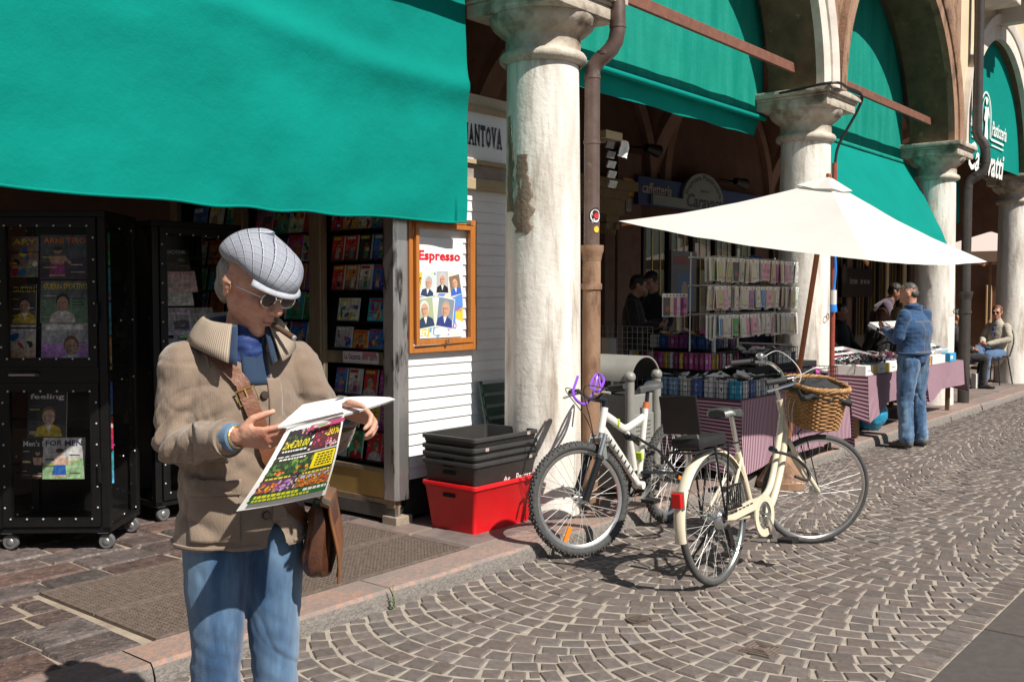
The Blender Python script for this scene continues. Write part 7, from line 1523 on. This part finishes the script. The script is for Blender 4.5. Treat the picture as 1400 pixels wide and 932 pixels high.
# shoulder bag with strap across the chest
bag = thing('shoulder_bag', 'brown leather shoulder bag on a strap at the reading man\'s hip', 'bag', RP, RRZ); M_leather = mat('brown_leather', (.055,.02,.010), (.095,.036,.016), rough=.38, scale=14, bump=.3, bscale=60, c3=(.045,.014,.007), s3=7, lo3=.55, hi3=.68); M_strap = mat('strap_leather', (.17,.062,.026), (.12,.042,.018), rough=.45, scale=20, bump=.25, bscale=70)
pts = []; 
ctrl = [(-.115,.06,1.43),(-.125,-.02,1.42),(-.10,-.2,1.37),(-.055,-.25,1.30),(0,-.26,1.21),(.06,-.27,1.11),(.12,-.26,1.02),(.17,-.22,.95),(.22,-.10,.89)]
for p in smooth_path(ctrl, 5):
    cpt = V((p.x*.12,.01,min(p.z,1.30)-.02)); dd = (cpt-p).normalized(); pts.append(project_to(tree, p-dd*.4, dd, .006))
mb = MB()
for i in range(len(pts)-1):
    pass
nr = [ (tree.find_nearest(p)[1] or V((0,-1,0))) for p in pts ]
vs = []
for i, p in enumerate(pts):
    tg = (pts[min(i+1,len(pts)-1)]-pts[max(i-1,0)]).normalized(); w2 = tg.cross(nr[i]).normalized()*.019; vs += [p-w2, p-w2+nr[i]*.004, p+w2+nr[i]*.004, p+w2]
fs = [(i*4+j, i*4+(j+1)%4, (i+1)*4+(j+1)%4, (i+1)*4+j) for i in range(len(pts)-1) for j in range(4)]
MB().add(vs, fs).build('strap', M_strap, bag, smooth=True)
i0 = 17; p, n_, tg = pts[i0], nr[i0], (pts[i0+1]-pts[i0-1]).normalized(); w2 = tg.cross(n_).normalized(); bk_ = [p+n_*.006+w2*sx*.026+tg*sy*.020 for sx, sy in ((-1,-1),(1,-1),(1,1),(-1,1))]; MB().tube(bk_, .0032, 6, closed=True).tube([p+n_*.008-tg*.02, p+n_*.008+tg*.018], .0025, 6).build('buckle', M_gold, bag)
i1 = i0+5; mb = MB(); vs = []
for i in range(i0, i0+11):
    p, n_ = pts[i], nr[i]; tg = (pts[i+1]-pts[i-1]).normalized(); w2 = tg.cross(n_).normalized()*(.021 if i < i0+10 else .012); vs += [p-w2+n_*.005, p-w2+n_*.009, p+w2+n_*.009, p+w2+n_*.005]
MB().add(vs, [(i*4+j, i*4+(j+1)%4, (i+1)*4+(j+1)%4, (i+1)*4+j) for i in range(10) for j in range(4)] + [(0,1,2,3),(40,41,42,43)]).build('strap_tab', M_strap, bag, smooth=True)
# the bag body, seen from its gusseted end, hanging at the left hip
bc = RI @ at_depth(437, 730, 2.90); BX = ldir(1,.1,0).normalized(); BY = ldir(-.1,1,0).normalized(); BZ = V((0,0,1))
mb = MB(); NU, NV = 64, 40; sg = lambda v, e: math.copysign(abs(v)**e, v)
for j in range(NV+1):
    ph = -math.pi/2 + math.pi*j/NV
    for i in range(NU):
        a = 2*math.pi*i/NU; x = sg(math.cos(a),.45)*sg(math.cos(ph),.35); y = sg(math.sin(a),.40)*sg(math.cos(ph),.35); z = sg(math.sin(ph),.45)
        th = .040*(1 - .38*max(0,z)**2 + .10*(z < -.3)); X_ = x*th + .006*math.sin(z*3.0); Y_ = y*.140*(1-.08*z)
        if y < -.5: Y_ += .020*(abs(math.cos(x*4.6))**1.5)*(1-z*z*.6)*min(1,(abs(y)-.5)*3)             # gusset folds at the open end
        X_ += .004*noise.noise(V((x*2,y*3,z*3))); mb.v.append(bc + BX*X_ + BY*Y_ + BZ*(z*.108))
for j in range(NV):
    for i in range(NU): mb.f.append([j*NU+i, j*NU+(i+1)%NU, (j+1)*NU+(i+1)%NU, (j+1)*NU+i]); mb.m.append(0); mb.c.append(None)
mb.build('pouch', M_leather, bag, smooth='all')
M_tan = mat('tan_leather', (.20,.085,.03), (.13,.05,.018), rough=.35, scale=9, bump=.2, bscale=50)
def flap(u, v):
    y = -.150+.300*u; o_ = .044 + .016*math.sin(v*4.2+.6)*(1-.4*abs(2*u-1)) + .010*(1-v)*(u < .25); return bc + BX*(o_*(1 if v < .93 else .4)) + BY*(y*(1-.06*v)) + BZ*(-.112+.232*v)
fo_ = MB().grid(flap, 16, 26).build('front_flap', M_tan, bag, smooth='all'); sd = fo_.modifiers.new('s','SOLIDIFY'); sd.thickness = .005
MB().tube([flap(0, k/26) for k in range(27)], .0045, 8).build('flap_edge', M_tan, bag, smooth=True)
MB().tube([pts[-1], bc + BX*.0 + BY*-.05 + BZ*.11], .008, 8).build('strap_end', M_strap, bag)
# newspaper
M_news = printmat('newsprint', .65); npz = thing('newspaper', 'folded newspaper with flower advertisements in the reading man\'s hands', 'newspaper', (0,0,0))
TLp, TRp, BRp, BLp = at_depth(394,586,2.47), at_depth(470,566,2.52), at_depth(442,678,2.56), at_depth(320,701,2.44)
NW, NH = .30, .36
def npage(x, y, l):                     # x 0..1 left to right, y 0..1 bottom to top, bulging page
    p = BLp.lerp(BRp, x).lerp(TLp.lerp(TRp, x), y); n = (TRp-BLp).cross(TLp-BRp).normalized(); n = n if n.y < 0 else -n
    return p + n*(.012*math.sin(math.pi*y) + .006*math.sin(x*3.1) + l) + V((0,0,0))
MB().grid(lambda u, v: npage(u, v, 0), 14, 16).build('front_page', M_paper, npz, smooth='all', fix=False)
for k in range(3): MB().grid(lambda u, v: npage(u+.012*(k+1)*(1-v)-.01, v-.01*(k+1)*(1-v)*.5, -.003*(k+1)), 8, 12).build('inner_page', M_paper, npz, smooth='all', fix=False)
s_ = Sheet(npage, step=.00003)
def small_print(x0, y0, x1, y1, c):           # lines too small to read in the photograph: word-length dashes
    x = x0; g_ = random.Random(int(x0*1000+y0*7777))
    while x < x1:
        w_ = g_.uniform(.02,.06); s_.rect(x, y0, min(x1, x+w_), y1, c); x += w_+.012
def R2(x0, y0, x1, y1, c, n=6): s_.rect(x0, y0, x1, y1, c, n)
R2(.05,.09,.965,.96,(.018,.014,.014),10); fl = random.Random(4)
def flowers(x0, y0, x1, y1, cols, n, r_=(.010,.022)):
    for k in range(n): s_.oval(fl.uniform(x0,x1), fl.uniform(y0,y1), fl.uniform(*r_), fl.uniform(*r_)*.8, fl.choice(cols), 7, fl.uniform(0,3))
GRN = [(.04,.13,.03),(.08,.2,.04),(.03,.09,.03)]; PNK = [(.55,.08,.2),(.6,.3,.35),(.45,.02,.06)]; ORG = [(.65,.18,.02),(.7,.35,.03),(.5,.08,.02)]; PUR = [(.25,.06,.4),(.4,.2,.5),(.3,.1,.35)]
R2(.05,.66,.50,.955,(.03,.022,.022),6); R2(.53,.66,.965,.955,(.10,.03,.035),6)
flowers(.30,.70,.48,.94,GRN,26); flowers(.28,.86,.46,.95,PNK,14); flowers(.08,.70,.25,.90,GRN,14); flowers(.55,.70,.90,.93,PNK+[(.25,.02,.02)],46); flowers(.78,.67,.95,.75,[(.7,.45,.45),(.6,.3,.35)],16)
R2(.05,.66,.965,.675,(.02,.02,.02),4); s_.text('2x€20.00', .07, .745, .46, .835, (.75,.62,.02), .01, .1).text('-20%', .70, .80, .95, .895, (.75,.62,.02), .01, .1)
small_print(.10, .70, .46, .72, (.7,.7,.68)); R2(.05,.405,.965,.64,(.035,.04,.022),6); flowers(.07,.42,.62,.58,GRN+[(.2,.3,.05),(.12,.25,.05)],60,(.014,.035)); flowers(.10,.42,.62,.50,[(.6,.05,.03),(.65,.3,.03)],18)
R2(.63,.43,.95,.625,(.78,.62,.01),4)
for k in range(5): small_print(.68, .585-k*.032, .92, .604-k*.032, (.06,.05,.01))
small_print(.12,.605,.5,.625,(.7,.7,.66)); R2(.05,.375,.965,.40,(.02,.02,.018),4); small_print(.08,.378,.40,.397,(.75,.62,.05)); small_print(.56,.378,.95,.397,(.75,.62,.05))
R2(.05,.205,.50,.37,(.10,.05,.07),6); R2(.52,.205,.965,.37,(.25,.14,.06),6); flowers(.07,.215,.30,.33,ORG,36); flowers(.26,.22,.48,.34,PUR+[(.6,.4,.5)],36); flowers(.54,.215,.94,.33,ORG+[(.6,.1,.02)],60); flowers(.56,.31,.94,.36,[(.55,.5,.6),(.45,.4,.5)],14)
R2(.05,.09,.965,.20,(.02,.12,.03),6); small_print(.08,.15,.6,.185,(.7,.62,.03)); small_print(.66,.15,.95,.185,(.75,.75,.7)); small_print(.08,.105,.75,.135,(.6,.55,.03))
s_.mb.build('print', M_news, npz, smooth='all', fix=False)
# upper folded pages, fanning from the right hand to the left hand
A_, B_, C_, D_ = at_depth(378,584,2.46), at_depth(468,563,2.50), at_depth(540,546,2.60), at_depth(414,552,2.66)
for k in range(3):
    MB().grid(lambda u, v: A_.lerp(C_, u).lerp(D_.lerp(C_+V((-.02,.05,.0)), u), v*(.96-.04*k)) + V((0,0,-.0022*k+.010*math.sin(u*3.1)-.004*v*k - .018*math.sin(u*3.14)*(1-v))), 14, 6).build('folded_page', M_paper, npz, smooth='all', fix=False)
st_ = Sheet(lambda x, y, l: A_.lerp(C_, x).lerp(D_.lerp(C_+V((-.02,.05,.0)), x), y) + V((0,-l,-.030+.010*math.sin(x*3.1)-.018*math.sin(x*3.14)*(1-y)-.012)), step=.0003)
MB().grid(lambda u, v: A_.lerp(B_, u).lerp(TLp.lerp(TRp, u), v) + V((0,-.004,0)), 8, 3).build('page_fold', M_paper, npz, smooth='all', fix=False)
mb = Sheet(lambda x, y, l: at_depth(420,578,2.475).lerp(at_depth(520,553,2.56), x) + V((0,-.010-l,-.022*y+.004))); mb.rect(.05,.55,.5,1.0,(.40,.05,.14),3).oval(.2,.78,.12,.16,(.55,.5,.45),12).oval(.2,.78,.08,.10,(.1,.25,.06),10); mb.mb.build('pink_strip', M_news, npz, fix=False)
# ---------------------------------------------------------------- the other people
# man in denim at the sunglasses stall, seen from behind
DP = on_ground(1250, 612, 0); f = .94
JD = joints(rs=(-.20,.01,1.375), ls=(.20,.01,1.375), re=(-.22,-.03,1.12), le=(.235,-.05,1.13), rw=(-.07,-.27,1.20), lw=(.06,-.29,1.22), rk=(-.12,-.02,.50), lk=(.12,-.015,.50), ra=(-.14,.02,.085), la=(.14,.02,.085), neck=(0,-.02,1.45), head=(0,-.065,1.585), hr=rotm(14,30,0))
PD = person('man in a denim jacket and jeans looking down at the sunglasses stall', DP, rz_for(-.62,.78), JD, M_skin, .0085, .97, 'denim_jacket', M_denim_dk, M_denim, mat('salt_pepper_hair', (.03,.026,.023), (.085,.078,.07), rough=.6, scale=90), 'short', mat('suede_shoe', (.10,.085,.07), (.07,.058,.05), rough=.85, scale=20), hands={'r': dict(d=(.5,-.8,.2), n=(.5,.2,.6)), 'l': dict(d=(-.4,-.85,.2), n=(-.5,.2,.6))}, topz=.965, wr=.009, fat=1.2, legw=1.2, hairt=.009)
tD = bvh(PD['top'].data); M_stitch = mat('tan_stitch', (.30,.22,.13), rough=.8)
def seamD(pts, r_=.0032):
    MB().tube([project_to(tD, *p, .001) for p in pts], r_, 5).build('seam', M_stitch, PD['top'])
B_ = V((0,-1,0))
seamD([(V((-.15+.3*k/14,.5,1.31)), B_) for k in range(15)]); seamD([(V((-.155+.31*k/14,.5,1.0)), B_) for k in range(15)])
for x in (-.075,.075): seamD([(V((x*(1-.25*(1-k/14)),.5,1.0+.31*k/14)), B_) for k in range(15)])
wb = []
for k in range(33):
    a = 2*math.pi*k/32; d = V((-math.cos(a), -math.sin(a), 0)); wb.append(project_to(tD, V((0,0,.985))-d*.5, d, .002))
MB().tube(wb[:-1], (.010), 8, closed=True).build('waistband', M_denim_dk, PD['top'], smooth=True)
cl = MB(); 
def colD(u, v): a = R(-60+300*u); rr = .074+.010*v; return (rr*math.cos(a), -.012+rr*math.sin(a), 1.425+.055*v)
co = MB().grid(colD, 30, 4).build('collar', M_denim_dk, PD['top'], smooth='all'); co.modifiers.new('s','SOLIDIFY').thickness = .01
MB().tube([(.165*math.cos(2*math.pi*k/24), .122*math.sin(2*math.pi*k/24), .945) for k in range(24)], .016, 8, closed=True).build('dark_sweater_hem', M_navy, PD['root'], smooth=True)
tL = bvh(PD['legs'].data)
for x0 in (-.115,.035):
    pk = [(x0,.92),(x0+.08,.92),(x0+.08,.83),(x0+.04,.80),(x0,.83)]; MB().tube([project_to(tL, V((x,.5,z)), B_, .001) for x, z in pk], .0028, 5, closed=True).build('back_pocket_seam', M_stitch, PD['legs'])
gs = link('sunglasses', glassesmesh(0), None); gs.matrix_world = TR(DP) @ Matrix.Rotation(rz_for(-.62,.78),4,'Z') @ TR((0,-.40*f,1.25*f)); tag(gs, 'black sunglasses held up by the man in denim', 'sunglasses')
# two men in black behind the bin, bent over a phone
p3 = at_depth(866, 470, 11.3); p3.z = PZ
JA = joints(re=(-.22,-.06,1.13), le=(.22,-.06,1.13), rw=(-.06,-.29,1.14), lw=(.07,-.29,1.14), head=(0,-.06,1.60), hr=rotm(10,24,0))
hd2 = {'r': dict(d=(.5,-.8,.1), n=(.4,.2,.7)), 'l': dict(d=(-.4,-.85,.1), n=(-.4,.2,.7))}
person('man in black with short dark hair looking at a phone, back half turned', p3, rz_for(.93,-.25), JA, M_skin, .010, .97, 'jacket', M_jblack, M_jblack, M_hairb, 'short', M_jblack, hands=hd2)
p4 = at_depth(893, 470, 11.7); p4.z = PZ
JB = joints(re=(-.22,-.06,1.13), le=(.22,-.06,1.13), rw=(-.08,-.28,1.12), lw=(.06,-.28,1.12), head=(0,-.06,1.60), hr=rotm(-5,30,0))
person('man in black with sunglasses on his head facing the other one', p4, rz_for(-.55,-.80), JB, M_skin, .010, 1.0, 'jacket', M_jblack, M_jblack, M_hairb, 'short', M_jblack, hands=hd2)
ph = MB().box(-.035,.035,-.005,.005,-.07,.07).build('phone', M_blackp, loc=p3 + V((.34,-.10,1.13)), rz=.6); tag(ph, 'black phone held between the two men in black', 'phone')
# vendor with a blue cap behind the case rack
p5 = at_depth(1031, 500, 10.3); p5.z = PZ; JV = joints(hr=rotm(0,14,0)); PV = person('vendor in dark clothes and a blue cap standing behind the case rack', p5, rz_for(.1,-1), JV, M_skin, .011, 1.06, 'pullover', M_navy, M_jblack, M_hairb, 'short', M_jblack)
hv = V(JV['head']); c = MB(); c.ell(hv+V((0,.012,.058)), (.095,.115,.085), 20, 12); c.prism([(.085*math.cos(q), -.06-.13*math.sin(q)) for q in [math.pi*i/12 for i in range(13)]], hv.z+.045, hv.z+.057, 'z'); c.build('blue_cap', fabric('blue_cap_cloth', (.02,.06,.20), (.03,.085,.26)), PV['root'], smooth=True)
# seated man with sunglasses
ps = W(SA, SB, PZ)
def seated(**kw):
    d = dict(pel=(0,.0,.53), chest=(0,.06,.82), neck=(0,.05,1.06), head=(0,.02,1.205), rs=(-.155,.06,.965), ls=(.155,.06,.965), re=(-.23,.0,.76), le=(.23,.0,.76), rw=(-.12,-.22,.66), lw=(.12,-.22,.66), rh=(-.09,0,.50), lh=(.09,0,.50), rk=(-.11,-.42,.50), lk=(.11,-.42,.50), ra=(-.11,-.40,.085), la=(.11,-.40,.085), hr=rotm()); d.update(kw); return d
JS = seated(rk=(-.07,-.40,.60), ra=(.16,-.52,.34), la=(.08,-.44,.085), lk=(.12,-.42,.50), rw=(-.10,-.22,.70), lw=(.02,-.28,.67), hr=rotm(18,4,0))
M_beige = fabric('beige_blazer', (.36,.32,.25), (.44,.395,.315)); M_blue_tr = fabric('blue_trousers', (.05,.10,.20), (.07,.135,.25))
PS = person('seated man in a beige blazer and sunglasses with crossed legs', ps, rz_for(-.85,-.55), JS, M_skin, .010, .97, 'blazer', M_beige, M_blue_tr, M_hairr, 'short', M_shoe, wr=.006)
shades(PS['root'], JS); tS = bvh(PS['top'].data)
vs = [project_to(tS, V((-.035+.07*u+.0*v,-.5,.80+.23*v)), V((0,1,0)), .004) for v in (0,.25,.5,.75,1) for u in (0,.5,1)]; MB().add(vs, [(j*3+i, j*3+i+1, j*3+i+4, j*3+i+3) for j in range(4) for i in range(2)]).build('patterned_shirt', mat('patterned_shirt', (.55,.55,.62), (.05,.06,.25), rough=.8, scale=30, lo=.47, hi=.53), PS['root'], smooth='all')
pw = W(wa, wb_, PZ); JW = seated(hr=rotm(0,5,0), head=(0,-.01,1.205)); person('seated woman with dark hair in a black top beside the table', pw, rz_for(.92,-.25), JW, M_skin, .011, .93, 'top', M_jblack, M_jblack, M_hairb, 'short', M_jblack, woman=True)
bag_ = MB().box(-.10,.10,-.05,.05,0,.24).build('tote_bag', mat('white_tote', (.6,.6,.57), rough=.7), loc=pw + V((.30,-.12,0)), rz=.4, bevel=.02); tag(bag_, 'pale tote bag on the floor between the seated pair', 'bag')
# café guests between the second and third columns
for px, Y, hm_, hs, topm_, lab, dirv, wm in ((1203,13.6,M_hairr,'long',M_jblack,'seated woman with long auburn hair and black top at the café',(-.3,.95),True),(1224,13.9,M_blond,'long',fabric('light_top', (.4,.38,.35), (.45,.43,.4)),'seated woman with long blond hair beside the denim man',(-.2,.97),True),(1152,14.2,M_hairb,'short',M_jblack,'dark haired guest seated deep in the café shade',(.6,-.8),False)):
    q = at_depth(px, 500, Y); q.z = PZ; person(lab, q, rz_for(*dirv), seated(), M_skin, .012, .96 if wm else 1, 'top', topm_, M_jblack, hm_, hs, M_jblack, woman=wm); qa, qb = to_ab(q); cafe_chair(('dark café chair under the auburn haired woman','dark café chair under the blond woman','dark café chair under the guest in the shade')[(px > 1200)*1 - (px > 1210)*0 + 0 if px != 1203 else 0] if px != 1152 else 'dark café chair under the guest in the shade', qa, qb, rz_for(*dirv))
q = at_depth(1194, 480, 14.6); q.z = PZ; JK = joints(chest=(0,-.10,1.20), neck=(0,-.22,1.37), head=(0,-.30,1.50), rs=(-.17,-.18,1.31), ls=(.17,-.18,1.31), re=(-.21,-.28,1.06), le=(.21,-.28,1.06), rw=(-.12,-.45,.98), lw=(.12,-.45,.98), hr=rotm(0,25,0))
person('standing man in a mauve shirt bending over the café guests', q, rz_for(.9,-.35), JK, M_skin, .011, 1.0, 'shirt', fabric('mauve_shirt', (.09,.06,.085), (.12,.085,.11)), M_jblack, M_hairb, 'short', M_jblack)
